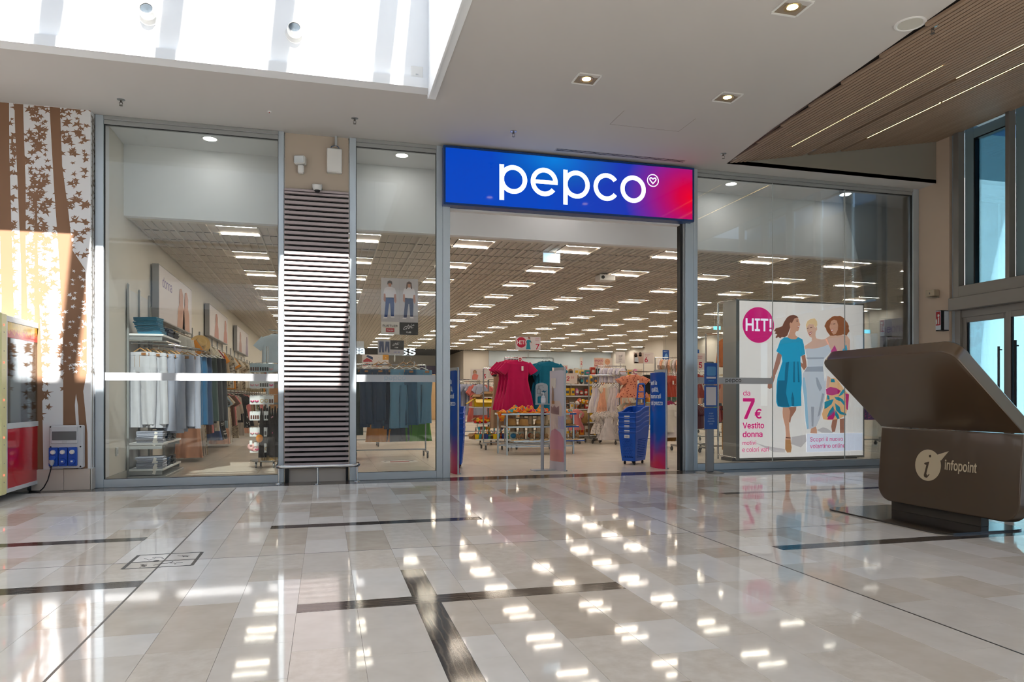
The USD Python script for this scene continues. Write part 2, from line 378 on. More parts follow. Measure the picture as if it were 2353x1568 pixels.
for (lx, segs) in ((6.70, ((-2.0, -.97), (-3.62, -2.03))), (7.35, ((-6.2, -3.2),)), (7.99, ((-2.35, -1.02), (-5.3, -2.38))), (8.95, ((-5.2, -2.9),))):
    for a, b in segs:
        t = thing('linear_lamp', f'warm light strip {"".join(["nearest the shopfront " if b > -1.5 else "farther from the shopfront "])}recessed between ceiling slats, {"left line" if lx < 7 else "right line" if lx < 8.1 and lx > 7.9 else "short middle line" if lx < 7.9 else "line beside the glazed wall"}', 'ceiling lamp', (lx, (a + b) / 2, zw(lx)))
        part('diffuser', bx(-.011, .011, -(b - a) / 2, (b - a) / 2, .004, .016), WARM, t)
        part('housing', [bx(-.02, -.012, -(b - a) / 2, (b - a) / 2, .0, .035), bx(.012, .02, -(b - a) / 2, (b - a) / 2, .0, .035)], DARK, t)
T2 = sgroup('trim_2')
part('fascia', V(np.array([(5.97, -.40, ZC), (9.92, -.40, ZC), (9.92, -.40, zw(9.92) + .06), (5.97, -.40, ZC + .06), (5.97, -.30, ZC), (9.92, -.30, ZC), (9.92, -.30, zw(9.92) + .06), (5.97, -.30, ZC + .06)]),
     np.array([(0, 1, 2), (0, 2, 3), (4, 6, 5), (4, 7, 6), (3, 2, 6), (3, 6, 7)])), FASCIA, T2)

# ------------------------------------------------------------------ walls
struct('wall_left', [bx(-12, -2.84, -.17, .2, 0, ZC), bx(-12.2, -12, -22, .2, 0, ZC + .2)], WHITE)
struct('wall_back', [bx(-12, 10.2, -22.2, -22, 0, 5.6)], BEIGE)
W = sgroup('wall_center')
part('plaster', bx(-.53, .313, .0, .35, 0, ZC), BEIGE, W)
struct('baseboard_center', bx(-.475, .275, -.012, -.0005, .0, .165), mat('#b9b2aa', .4))
struct('wall_front', [bx(1.62, 5.66, .02, .12, 3.86, ZC), bx(9.92, 16, .02, .3, 0, ZC), bx(-3.2, 16, .02, .1, ZC, ZC + .3)], WHITE)
struct('wall_right', [bx(9.92, 10.2, -.66, .3, 0, 6.0), bx(9.92, 10.2, -.80, -.6, 2.0, 2.0001)], PINKBEIGE)
B = sgroup('baseboard_left')
PL = mat('#c9bfb4', .35, name='plinth_stone')
for x0, x1 in ((-5.2, -4.5), (-4.5, -3.9), (-3.9, -3.13), (-3.13, -2.826)): part('plinth_block', cb(x0, x1 - .002, -.20, -.17, 0, .262, .003), PL, B)
part('plinth_block', cb(-2.84, -2.822, -.20, -.004, 0, .262, .003), PL, B)
part('plinth_trim', [bx(-2.828, -2.820, -.204, -.196, 0, .262), bx(-2.845, -2.818, -.2, 0, .262, .266)], WPLAST, B)

# mural of tree trunks and leaves printed on the left wall
MU = thing('wall_mural', 'large brown and white forest silhouette print covering the left wall', 'mural', (0, 0, 0))
BROWN = mat('#8a6850', .6, spec=.3, name='mural_brown')
def mp(u, v):      # rough map of the print on the wall plane, (x, z) in metres
    return (-2.865 + (u - 206) * .00583, 1.15 + (914 - v) * .00583 * (1 - .00 * (206 - u)))
trunks = [[(-60, 190), (6, 190), (10, 310), (12, 430), (12, 560), (24, 640), (28, 740), (30, 1090), (-60, 1090)],
          [(34, 190), (57, 190), (58, 400), (62, 560), (66, 720), (70, 900), (70, 1090), (40, 1090), (44, 700), (40, 520), (36, 360)],
          [(67, 190), (82, 190), (84, 330), (88, 470), (88, 600), (92, 760), (92, 1090), (80, 1090), (80, 650), (74, 480), (68, 330)],
          [(127, 190), (150, 190), (152, 300), (156, 420), (168, 520), (176, 600), (200, 640), (203, 760), (203, 860), (196, 900), (204, 990), (205, 1090), (193, 1090), (186, 930), (182, 905), (180, 930), (188, 1090), (158, 1090), (158, 800), (154, 700), (148, 580), (141, 470), (134, 330)],
          [(106, 480), (109, 480), (110, 600), (113, 700), (118, 860), (121, 1090), (108, 1090), (107, 900), (104, 700), (105, 560)],
          [(-200, 190), (-150, 190), (-140, 1090), (-210, 1090)], [(-120, 190), (-95, 190), (-100, 1090), (-118, 1090)]]
tp = [Polygon([mp(*p) for p in t]).buffer(0) for t in trunks]
rn = random.Random(21)
def leafpoly(cx, cz, s):
    a0 = rn.random() * 6.28; n = 5; pts = []
    for i in range(2 * n):
        r = s * (1. if i % 2 == 0 else .38) * rn.uniform(.6, 1.25); a = a0 + i * PI / n; pts.append((cx + r * math.cos(a), cz + r * math.sin(a) * .8))
    return Polygon(pts).buffer(0)
leaves, holes = [], []
for (u0, u1, v0, v1, n) in ((58, 70, 240, 900, 60), (84, 132, 240, 960, 190), (84, 130, 560, 900, 60), (100, 128, 250, 520, 50), (150, 205, 240, 620, 110), (14, 38, 240, 720, 60), (30, 46, 250, 700, 20), (-60, 0, 240, 900, 80), (150, 165, 640, 900, 25), (96, 160, 470, 700, 70)):
    for _ in range(n):
        u, v = rn.uniform(u0, u1), rn.uniform(v0, v1); x, z = mp(u, v); leaves.append(leafpoly(x, z, rn.uniform(.03, .078)))
for (u0, u1, v0, v1, n) in ((170, 182, 640, 880, 22), (188, 202, 640, 860, 30), (154, 164, 700, 880, 10)):
    for _ in range(n):
        x, z = mp(rn.uniform(u0, u1), rn.uniform(v0, v1)); holes.append(leafpoly(x, z, rn.uniform(.02, .045)))
wallpoly = sbox(-7, .265, -2.8405, ZC - .005)
hu = unary_union(holes)
for t in tp:
    g = t.difference(hu).intersection(wallpoly)
    if not g.is_empty: part('trunk_print', face_y(g, -.17, .0015), BROWN, MU)
lv = unary_union(leaves).difference(unary_union(tp)).intersection(wallpoly)
part('leaf_print', face_y(lv, -.17, .0012), BROWN, MU, kind='stuff')
sd = []
for _ in range(150): sd.append(leafpoly(rn.uniform(-.155, -.02), rn.uniform(1.45, 4.7), rn.uniform(.015, .04)))
sd += [Polygon([(-.12, .27), (-.10, .27), (-.09, 4.7), (-.115, 4.7)]), Polygon([(-.05, 2.2), (-.03, 2.2), (-.035, 4.7), (-.05, 4.7)])]
part('side_print', on_x(ext(unary_union(sd).intersection(sbox(-.165, .27, -.005, ZC - .01)), .0012), -2.84, 1), mat('#7f7468', .6), MU, kind='stuff')

# ------------------------------------------------------------------ shop shell
SF = sgroup('floor')
STILE = [stone('shop_tile_a', '#cdc3b6', '#d5ccc0', .22, 3.), stone('shop_tile_b', '#c7bdb0', '#d0c7bb', .25, 3.)]
part('grout_bed', bx(-2.8, 16, .0, 33, -.08, -.004), mat('#7d7468', .7), SF)
st = [(-2.8 + .9 * i, min(-1.9 + .9 * i, 16), .0 + .9 * j, .9 + .9 * j) for i in range(21) for j in range(37)]
st.sort(key=lambda t: math.hypot(t[0] - 1, t[2] + 10))
rest = [[], []]; rn = random.Random(4)
for i, t in enumerate(st):
    k = rn.random() < .4
    if i < 150: part('tile', tilem(*t, g=.0015), STILE[k], SF)
    else: rest[k].append(tilem(*t, g=.0015))
for k in (0, 1): part('far_tiles', rest[k], STILE[k], SF, kind='stuff')
struct('wall_left', bx(-3.0, -2.73, .2, 33, 0, ZC), SHOPW)
struct('wall_left', [bx(-3.0, -2.73, .02, .2, 0, ZC), bx(-2.84, -2.73, .0, .02, 0, ZC)], WHITE)
struct('baseboard_left', bx(-2.73, -2.715, .05, 33, 0, .12), mat('#a9a59d', .5))
struct('wall_right', bx(15.7, 16, .3, 33, 0, ZC), SHOPW)
struct('wall_back', [bx(-3, 7.2, 32.6, 33, 0, ZC), bx(7.2, 16, 27.5, 28, 0, ZC), bx(7.2, 7.4, 28, 33, 0, ZC)], SHOPW)
struct('wall_back', bx(8.6, 15.7, 27.4, 27.5, 2.45, 3.7), mat('#c4d3de', .7, name='pale_blue_paint'))
struct('wall_front', [bx(-2.73, 15.7, .884, 1.0, 3.70, 4.75)], WHITE)
VC = sgroup('ceiling')
part('plaster_panel', bx(-2.84, 15.7, .06, .884, 4.70, 4.76), WHITE, VC)
CW = sgroup('wall_column')
part('plaster', bx(14.3, 15.7, 18.2, 20.0, 0, 3.75), SHOPW, CW)
# open grid ceiling of louvred panels
GC = sgroup('ceiling')
PX, PY, GZ, GX0, GY0 = .6105, .640, 3.70, 2.075 - .6105 * 8, 1.125
LOUV = mat('#c4bbb0', .55, name='louvre_paint'); FIN = mat('#cfc8bd', .5, name='fin_paint')
def grid_panel(x, y):
    ms = []
    for i in range(5): ms.append(bx(x + i * PX / 5 - .004 - (.008 if i == 0 else 0), x + i * PX / 5 + .004 + (.008 if i == 0 else 0), y, y + PY, GZ - (.012 if i == 0 else 0), GZ + .03))
    return join(ms)
def grid_blades(x, y):
    ms = []
    for j in range(4):
        yb = y + .075 + j * .14
        a = np.array([(x, yb, GZ + .024), (x + PX, yb, GZ + .024), (x + PX, yb + .118, GZ + .014), (x, yb + .118, GZ + .014)])
        ms.append(V(np.vstack([a, a + (0, 0, .006)]), np.array([(0, 2, 1), (0, 3, 2), (4, 5, 6), (4, 6, 7), (0, 1, 5), (0, 5, 4), (3, 7, 6), (3, 6, 2)])))
    return join(ms)
lamps, cells = [], []
for j in range(0, 42):
    for i in range(-1, 30):
        x, y = GX0 + i * PX, GY0 + j * PY
        if x > 15.6 or y > 27.3: continue
        if i % 3 == 2 and j % 3 == 0: lamps.append((x, y, i // 3, j // 3))
        else: cells.append((x, y))
cells.sort(key=lambda c: math.hypot(c[0] - 1.5, c[1] + 10.09))
fa, bl = [], []
for q, (x, y) in enumerate(cells):
    if q < 140:
        part('louvre_panel', grid_blades(x, y), LOUV, GC); part('grid_panel', grid_panel(x, y), FIN, GC)
    else: fa.append(grid_panel(x, y)); bl.append(grid_blades(x, y))
part('far_grid', fa, FIN, GC, kind='stuff'); part('far_louvres', bl, LOUV, GC, kind='stuff')
part('edge_grid', [bx(-2.73, 15.7, 1.0, 1.125, GZ + .0, GZ + .01)], FIN, GC)
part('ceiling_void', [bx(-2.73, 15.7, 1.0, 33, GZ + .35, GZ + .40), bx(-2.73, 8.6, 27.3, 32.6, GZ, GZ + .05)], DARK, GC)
lamps.sort(key=lambda c: (c[3], c[2])); lamp0 = None
ORD = ['first', 'second', 'third', 'fourth', 'fifth', 'sixth', 'seventh', 'eighth', 'ninth', 'tenth', 'eleventh', 'twelfth', 'thirteenth', 'fourteenth', 'fifteenth', 'sixteenth', 'seventeenth', 'eighteenth', 'nineteenth', 'twentieth']
def ordn(i): return ORD[i] if i < 20 else f'{i + 1}th'
for (x, y, ci, rj) in lamps:
    far = rj > 8
    lab = 'small far twin-strip shop ceiling light deep in the store' if rj > 10 else f'twin-strip shop ceiling light, {ordn(rj)} row from the entrance, {ordn(ci)} line from the left wall'
    grp = 'far ceiling lights deep in the shop' if far else 'twin-strip ceiling lights of the shop'
    if lamp0 is None:
        lamp0 = thing('ceiling_light', lab, 'ceiling light', (x, y, GZ), group=grp)
        part('panel', [bx(.012, PX - .012, .02, PY - .02, .012, .02), bx(.012, PX - .012, .01, .02, -.004, .03), bx(.012, PX - .012, PY - .02, PY - .01, -.004, .03)], PANEL, lamp0)
        for a in (.022, PY - .075): part('lamp_strip', V(np.array([(.02, a, 0), (PX - .02, a, 0), (PX - .02, a + .053, 0), (.02, a + .053, 0)], float), np.array([(0, 2, 1), (0, 3, 2)])), LED, lamp0)
    else: copy(lamp0, (x, y, GZ), label=lab, group=grp)
# downlights of the window bays
for i, (x, lab) in enumerate(((-1.53, 'round downlight above the left display window'), (1.085, 'round downlight above the narrow middle window'), (6.52, 'round downlight above the left part of the right display window'), (8.77, 'round downlight above the right part of the right display window'), (3.6, 'round downlight above the entrance behind the sign'))):
    t = thing('downlight', lab, 'ceiling light', (x, .36, 4.70), group='round downlights of the window bays')
    part('trim_ring', lathe([(.085, -.001), (.105, -.006), (.11, 0), (.085, .004)], 28), WPLAST, t, smooth=40)
    part('diffuser', at(cyl((0, 0, -.002), (0, 0, .006), .088, 28)), mat('#ffffff', .5, emit=7., ecol=(1, .96, .9)), t)
    l = UsdLux.DiskLight.Define(stage, f'{t.GetPath()}/lamp'); l.CreateRadiusAttr(.085); l.CreateIntensityAttr(DOWN); l.CreateColorAttr(Gf.Vec3f(1, .96, .9)); l.AddTranslateOp().Set(Gf.Vec3d(0, 0, -.012))

# ------------------------------------------------------------------ the glazed shopfront
BAND = nodemat('frosted_band', {'t': ('transparent_bsdf', {'color': (.9, .9, .92)}), 'd': ('principled_bsdf', {'base_color': lin('#c9ccd0'), 'roughness': .5}), 'x': ('mix_closure', {'fac': .72})}, [('t.BSDF', 'x.closure1'), ('d.BSDF', 'x.closure2')], surface='x.closure')
BTEXT = mat('#f2f4f6', .5, name='band_text'); BTEXT2 = mat('#a9b8c4', .5); BTEXT3 = mat('#4e4a49', .6)
def frame_rect(x0, x1, z0, z1, w, y0, y1, wb=None, wt=None):
    wb = w if wb is None else wb; wt = w if wt is None else wt
    return [cb(x0, x0 + w, y0, y1, z0, z1, .003), cb(x1 - w, x1, y0, y1, z0, z1, .003), cb(x0 + w, x1 - w, y0, y1, z0, z0 + wb, .003), cb(x0 + w, x1 - w, y0, y1, z1 - wt, z1, .003)]
def window(n, x0, x1, gx0, gx1, panes, band, text_x, tm, tw):
    w = UsdGeom.Xform.Define(stage, f'/World/window_{n}').GetPrim(); tag(w, kind='structure')
    part('frame_post', cb(x0, gx0, -.045, .06, 0, ZC, .004), ALU, w); part('frame_post', cb(gx1, x1, -.045, .06, 0, ZC, .004), ALU, w)
    part('frame_rail', cb(gx0, gx1, -.045, .06, 0, .105, .004), ALU, w); part('frame_rail', [cb(gx0, gx1, -.03, .06, 4.645, 4.70, .004), cb(gx0, gx1, -.05, .06, 4.70, ZC, .004)], ALUP, w)
    part('gasket', frame_rect(gx0 - .001, gx1 + .001, .10, 4.65, .008, -.02, .02), RUBBER, w)
    e = [gx0] + panes + [gx1]
    for a, b in zip(e[:-1], e[1:]): part('pane', bx(a + .003, b - .003, -.004, .004, .108, 4.642), GLASS, w)
    for q in panes: part('pane_joint', bx(q - .005, q + .005, -.006, .006, .105, 4.645), mat('#c9d0d0', .3), w)
    part('frosted_band', bx(band[0], band[1], -.0065, -.0055, 1.372, 1.472), BAND, w)
    lg = affinity.scale(logo(), tw, tw, origin=(0, 0))
    part('band_lettering', face_y(affinity.translate(lg, text_x, 1.424), -.0068, .001), tm, w)
    return w
window(1, -2.826, -.54, -2.731, -.613, [], (-2.731, -.613), -1.885, BTEXT, .125)
window(2, .324, 1.622, .413, 1.534, [], (.413, 1.534), .80, BTEXT2, .13)
window(3, 5.60, 9.92, 5.673, 9.80, [7.052, 8.443], (5.673, 7.045), 6.187, BTEXT3, .124)
D = UsdGeom.Xform.Define(stage, '/World/door_1').GetPrim(); tag(D, kind='structure')
part('door_post', cb(1.624, 1.729, -.05, .12, 0, 3.9, .004), ALU, D)
part('door_post', cb(5.46, 5.598, -.05, .12, 0, 3.9, .004), ALU, D)
part('guide_rail', bx(5.392, 5.43, .0, .10, 0, 3.9), RUBBER, D); part('door_lining', cb(5.43, 5.46, -.02, .12, 0, 3.9, .003), ALUP, D)
part('bolt_box', cb(1.715, 1.745, -.02, .05, 1.20, 1.31, .004), mat('#6c7176', .4, metal=.6), D)

# slatted cladding of the column
SL = thing('slat_cladding', 'tall panel of horizontal brown-pink slats covering the column between the display windows', 'wall cladding', (0, 0, 0))
SLM = mat('#aa9ea0', .42, spec=.4, name='slat_paint')
for i in range(55):
    z = .222 + i * .0682
    part('slat', cb(-.535, .313, -.097, -.042, z, z + .041, .003), SLM, SL)
part('backing', bx(-.52, .30, -.034, -.02, .24, 3.93), mat('#1d1917', .8), SL)
part('upright', [bx(-.53, -.478, -.06, -.016, .0, 3.9)], BLACK, SL); part('upright', [bx(.275, .31, -.06, -.016, .0, 3.9)], BLACK, SL)
part('top_cap', cb(-.535, .313, -.097, -.015, 3.93, 3.975, .003), SLM, SL)
# bumper rail
BR = thing('bumper_rail', 'low polished steel bumper rail curving round the foot of the slatted column', 'rail', (0, 0, 0))
pth = [(-.62, -.055, .235)] + [(-.62 + .10 - .10 * math.cos(a), -.20 - .10 * math.sin(a), .235) for a in np.linspace(0, PI / 2, 7)] + [(.34 + .10 * math.sin(a), -.30 + .10 - .10 * math.cos(a), .235) for a in np.linspace(0, PI / 2, 7)] + [(.44, -.055, .235)]
part('rail_tube', tube(pth, .024, 12), CHROME, BR, smooth=40)
for x, y in ((-.60, -.16), (-.10, -.298), (.42, -.16)):
    part('leg', cyl((x, y, 0.0), (x, y, .23), .013, 12), CHROME, BR, smooth=40); part('foot_plate', lathe([(0, .014), (.03, .012), (.05, .004), (.052, 0)], 20).apply_translation((x, y, 0)), CHROME, BR, smooth=40)
# devices above the slats
t = thing('floodlight', 'small white box floodlight on a swivel bracket high on the column', 'lamp', (-.31, .0, 4.36))
part('body', at(cb(-.075, .075, -.13, -.03, -.05, .06, .012), rz=-14), WPLAST, t); part('lens', at(cb(-.062, .062, -.137, -.129, -.04, .05, .003), rz=-14), mat('#cfd6da', .15), t)
part('bracket', [cb(-.03, .03, -.03, 0, -.03, .03, .005)], WPLAST, t); part('sensor_head', [at(cb(-.04, .04, -.05, .05, -.17, -.06, .015), y=-.07, x=-.01)], WPLAST, t)
t = thing('junction_box', 'flat white plastic box under a ceiling conduit on the column', 'utility box', (.121, .0, 4.405))
part('box_body', cb(-.101, .101, -.09, -.0, -.168, .165, .012), WPLAST, t); part('conduit', cyl((.02, -.05, .21), (.02, -.05, .345), .017, 12), GPLAST, t, smooth=40)
part('cable', [tube([(-.05, -.05, .16), (-.04, -.05, .195), (.02, -.05, .215)], .006, 6), tube([(.07, -.05, .16), (.055, -.05, .195), (.02, -.05, .215)], .006, 6)], mat('#5b6f8e', .5), t)
t = thing('security_camera', 'small white dome camera fixed at the top of the slatted column', 'camera', (-.105, -.055, 4.015))
part('bracket', cb(-.065, .065, -.09, .05, -.015, .03, .008), WPLAST, t)
part('housing', at(lathe([(0, .01), (.06, .01), (.064, -.02), (.055, -.045), (.04, -.055)], 24), y=-.115, z=-.01), WPLAST, t, smooth=40); part('lens', at(lathe([(.042, -.05), (.036, -.07), (.02, -.082), (0, -.086)], 20), y=-.115, z=-.01), mat('#0b0b0d', .1), t, smooth=60)

# illuminated sign
SG = thing('shop_sign', 'wide blue to red backlit box sign reading pepco above the entrance', 'sign', (3.576, -.16, 4.30))
SIGNM = nodemat('sign_face', {'g': ('geometry', {}), 'd1': ('vector_math', {'math_type': 'subtract', 'vector2': (5.50, -.17, 4.25)}), 'd1s': ('vector_math', {'math_type': 'multiply', 'vector2': (1.05, 0, 1.25)}), 'l1': ('vector_math', {'math_type': 'length'}),
    'r1': ('rgb_ramp', {'ramp': [(0, (.80, .0, .02)), (.10, (.62, .0, .05)), (.22, (.38, .004, .16)), (.34, (.17, .015, .30)), (.48, (.01, .035, .42)), (1, (.0, .055, .50))]}), 's1': ('math', {'math_type': 'multiply', 'value2': .40}),
    'd2': ('vector_math', {'math_type': 'subtract', 'vector2': (3.25, -.17, 4.66)}), 'd2s': ('vector_math', {'math_type': 'multiply', 'vector2': (.75, 0, 1.5)}), 'l2': ('vector_math', {'math_type': 'length'}), 'r2': ('rgb_ramp', {'ramp': [(0, (.0, .24, .72)), (.35, (.0, .12, .55)), (1, (.0, .0, .0))]}),
    'mx': ('mix', {'mix_type': 'lighten', 'fac': .75}), 'e': ('emission', {'strength': 1.0}), 'gl': ('glossy_bsdf', {'roughness': .05, 'color': (1, 1, 1)}), 'f': ('fresnel', {'IOR': 1.35}), 'x': ('mix_closure', {})},
    [('g.position', 'd1.vector1'), ('d1.vector', 'd1s.vector1'), ('d1s.vector', 'l1.vector1'), ('l1.value', 's1.value1'), ('s1.value', 'r1.fac'), ('g.position', 'd2.vector1'), ('d2.vector', 'd2s.vector1'), ('d2s.vector', 'l2.vector1'), ('l2.value', 'r2.fac'),
     ('r1.color', 'mx.color1'), ('r2.color', 'mx.color2'), ('mx.color', 'e.color'), ('f.fac', 'x.fac'), ('e.emission', 'x.closure1'), ('gl.BSDF', 'x.closure2')], surface='x.closure')
SB = mat('#0a3a78', .3, spec=.5, name='sign_box')
part('box', [cb(-1.963, 1.963, -.005, .18, -.4175, .4175, .006)], SB, SG)
part('rim', frame_rect(-1.963, 1.963, -.4175, .4175, .03, -.02, -.004), SB, SG)
part('face', bx(-1.932, 1.932, -.014, -.006, -.387, .387), SIGNM, SG)
LETT = mat('#e9eef8', .4, emit=.78, ecol=(.86, .92, 1.0), name='sign_letters')
L5 = ring_letters(.2085, .07)
for ch, x in zip('pepco', (2.633, 3.102, 3.602, 4.079, 4.511)): part('letter', face_y(affinity.translate(L5[ch], x - 3.576, .010), -.0145, .004), LETT, SG)
hp = [(.0, -.055), (.05, -.002), (.058, .022), (.045, .043), (.022, .045), (0, .026), (-.022, .045), (-.045, .043), (-.058, .022), (-.05, -.002)]
H1 = Polygon(hp).buffer(.004, 6); heart = H1.difference(Polygon(hp).buffer(-.014)).union(Point(0, 0).buffer(.098, 32).difference(Point(0, 0).buffer(.083, 32)))
part('heart_emblem', face_y(affinity.translate(heart, 4.838 - 3.576, .168), -.0145, .004), LETT, SG)

# ceiling devices
for i, (x, y, lab) in enumerate(((2.84, -2.60, 'square recessed spotlight left of the pair above the entrance'), (4.64, -2.57, 'square recessed spotlight right of the pair, near the timber ceiling'), (4.10, -4.52, 'square recessed spotlight at the top edge of the picture'))):
    z = zc(y); t = thing('recessed_spotlight', lab, 'ceiling light', (x, y, z), group='square recessed spotlights of the mall ceiling')
    part('frame', [cb(-.13, .13, s * .13 - .012, s * .13 + .012, -.008, .004, .002) for s in (-1, 1)] + [cb(s * .13 - .012, s * .13 + .012, -.118, .118, -.008, .004, .002) for s in (-1, 1)], WPLAST, t)
    part('recess', [bx(-.12, .12, -.12, .12, -.001, .0)], mat('#8f8170', .6), t)
    part('reflector', lathe([(.05, -.004), (.075, -.010), (.082, -.004), (.08, 0)], 24), mat('#c9b48e', .25, metal=.8), t, smooth=40)
    part('bulb', lathe([(0, -.012), (.035, -.010), (.052, -.003)], 20), mat('#ffd890', .4, emit=11., ecol=(1., .66, .25)), t, smooth=50)
for i, (x, y, lab) in enumerate(((-2.385, -.616, 'ceiling sprinkler above the left display window'), (.366, -.749, 'ceiling sprinkler above the narrow middle window'), (2.459, -.838, 'ceiling sprinkler above the sign'), (5.673, -.786, 'ceiling sprinkler by the tip of the timber ceiling'), (5.60, -4.58, 'ceiling sprinkler beside the round loudspeaker'))):
    z = zc(y); t = thing('sprinkler', lab, 'sprinkler', (x, y, z), group='sprinklers on the mall ceiling')
    part('rosette', lathe([(0, -.012), (.03, -.010), (.045, -.004), (.046, 0)], 20), STEEL, t, smooth=40)
    part('head', join([cyl((0, 0, -.01), (0, 0, -.035), .012, 10), tube([(.014, 0, -.03), (.018, 0, -.05), (.004, 0, -.07)], .003, 5), tube([(-.014, 0, -.03), (-.018, 0, -.05), (-.004, 0, -.07)], .003, 5), cyl((0, 0, -.07), (0, 0, -.074), .02, 12)]), mat('#77726c', .3, metal=.9), t)
t = thing('loudspeaker', 'flat round white loudspeaker set in the mall ceiling', 'loudspeaker', (5.36, -4.56, zc(-4.56)))
part('rim', lathe([(.105, -.004), (.12, -.012), (.135, -.008), (.14, 0)], 32), WPLAST, t, smooth=40); part('grille', at(cyl((0, 0, -.007), (0, 0, 0), .108, 32)), mat('#bfbdb4', .7), t)
t = thing('smoke_detector', 'tiny white detector with a red dot on the ceiling above the left window', 'detector', (-.68, -.70, ZC))
part('body', lathe([(0, -.012), (.022, -.010), (.028, 0)], 16), WPLAST, t, smooth=40); part('lamp', at(cyl((0, 0, -.016), (0, 0, -.011), .008, 10)), mat('#a01818', .4), t)
t = thing('air_slot', 'long narrow slot vent in the ceiling above the sign', 'air vent', (4.26, -.33, ZC))
part('slot', [bx(-1.02, 1.02, -.035, -.012, -.003, .001), bx(-1.02, 1.02, .012, .035, -.003, .001)], mat('#1c1a19', .7), t); part('frame', [bx(-1.04, 1.04, -.05, -.036, -.004, .001), bx(-1.04, 1.04, -.011, .011, -.004, .001), bx(-1.04, 1.04, .036, .05, -.004, .001)], mat('#b9b3ac', .5), t)
for x, lab in ((-1.82, 'white eyeball spotlight on the skylight wall, left one'), (-.33, 'white eyeball spotlight on the skylight wall, right one')):
    t = thing('wall_spotlight', lab, 'spotlight', (x, -1.80, 5.22), group='eyeball spotlights in the skylight')
    part('flange', at(lathe([(.06, .03), (.10, .012), (.105, 0)], 28), rx=90), WPLAST, t, smooth=40)
    part('eyeball', at(lathe([(.0, .02), (.078, .02), (.082, .06), (.072, .10), (.062, .105)], 28), rx=75, y=-.01), WPLAST, t, smooth=40); part('lens', at(lathe([(0, .075), (.058, .10)], 24), rx=75, y=-.01), mat('#4d565e', .15), t, smooth=40)
t = thing('access_hatch', 'small white hatch low on the skylight wall', 'hatch', (1.035, -1.80, 4.93)); part('panel', cb(-.07, .07, -.012, 0, -.09, .09, .003), WPLAST, t); part('latch', cb(-.015, .015, -.018, -.012, -.012, .0, .002), STEEL, t)

# ------------------------------------------------------------------ glazed wall and sliding doors on the right
GW = UsdGeom.Xform.Define(stage, '/World/window_4').GetPrim(); tag(GW, kind='structure')
def along(y0, y1, z0, z1, d0=0., d1=.1, c=.004): return cb(9.92 + d0, 9.92 + d1, min(y0, y1), max(y0, y1), z0, z1, c)
FR = mat('#8e8a85', .4, metal=.3, name='door_frame')
part('side_post', along(-.66, -.74, 0, 5.6, .05, .12), ALU, GW); part('side_post', along(-.76, -.86, 2.77, 5.6, -.03, .10), FR, GW)
for i, y in enumerate((-1.705, -2.62, -3.54, -4.46, -5.4)): part('mullion', along(y - .033, y + .033, 2.95, 5.6, -.03, .10), FR, GW)
part('sill_rail', along(-.86, -9.0, 2.77, 2.95, -.03, .12), FR, GW)
GRT = mat('#7d98a2', .5, name='blue_reveal')
for i, y in enumerate((-.86, -1.738, -2.653, -3.573, -4.493)):
    y2 = (-1.672, -2.587, -3.507, -4.427, -5.367)[i]
    part('inner_frame', [along(y, y - .16, 2.95, 5.5, .10, .2), along(y - .16, y2, 5.3, 5.45, .10, .2)], GRT, GW)
    part('gasket', [along(y - .16, y - .185, 2.95, 5.3, .10, .19, .002), along(y - .16, y2, 5.28, 5.3, .10, .19, .002)], BLACK, GW)
    part('pane', bx(10.08, 10.09, y2, y - .17, 2.95, 5.3), BGLASS, GW)
HD = UsdGeom.Xform.Define(stage, '/World/door_2').GetPrim(); tag(HD, kind='structure')
part('operator_box', along(-.735, -9, 2.56, 2.765, -.11, .1, .008), FR, HD); part('operator_cap', along(-.73, -.745, 2.575, 2.75, -.10, .09, .004), mat('#a39c94', .4), HD)
part('jamb', along(-.76, -.86, 0, 2.56, .0, .1), FR, HD); part('head_rail', along(-.86, -5.0, 2.44, 2.56, .03, .1), FR, HD)
for (a, b, d) in ((-.86, -1.66, .05), (-1.66, -3.0, .0), (-3.0, -4.3, .0)):
    part('leaf_frame', [along(a, a - .075, .0, 2.45, d, d + .05), along(b + .075, b, .0, 2.45, d, d + .05), along(a - .075, b + .075, 2.36, 2.45, d, d + .05), along(a - .075, b + .075, 0, .12, d, d + .05)], FR, HD)
    part('leaf_gasket', [along(a - .075, a - .095, .12, 2.36, d + .01, d + .045, .002)], BLACK, HD)
    part('leaf_glass', bx(9.92 + d + .02, 9.92 + d + .03, b + .075, a - .08, .12, 2.36), BGLASS, HD)
part('pull_handle', [cyl((9.90, -1.56, 1.05), (9.90, -1.56, 1.93), .016, 10), cyl((9.90, -1.56, 1.88), (9.96, -1.56, 1.88), .008, 8)], mat('#4a4c4e', .3, metal=.8), HD)
part('pull_handle', [cyl((9.86, -1.86, 1.0), (9.86, -1.86, 2.0), .02, 10), cyl((9.86, -1.86, 1.92), (9.92, -1.86, 1.92), .01, 8)], mat('#333436', .3, metal=.8), HD)
GT = mat('#1f4a3f', .6)
part('door_lettering', on_x(at(join([at(lettering('USCITA', .05, align='c'), y=.065), at(lettering('APERTA', .05, align='c'), y=0)]).apply_transform(np.diag([-1, 1, 1, 1])), x=-2.2, y=1.74), 9.935), GT, HD)
part('no_entry_disc', [on_x(at(ext(Point(0, 0).buffer(.07, 20), .001), x=-2.17, y=1.52), 9.935)], mat('#3a3a3c', .5), HD); part('no_entry_bar', [on_x(at(ext(sbox(-.045, -.014, .045, .014), .0015), x=-2.17, y=1.52), 9.934)], WPLAST, HD)
struct('vestibule', [bx(10.2, 14, -9.0, -8.9, 0, 5.8), bx(10.2, 14, .3, .4, 0, 5.8), bx(13.0, 13.1, -9, .4, 0, 1.2)], mat('#b9cdd6', .7)) if False else None
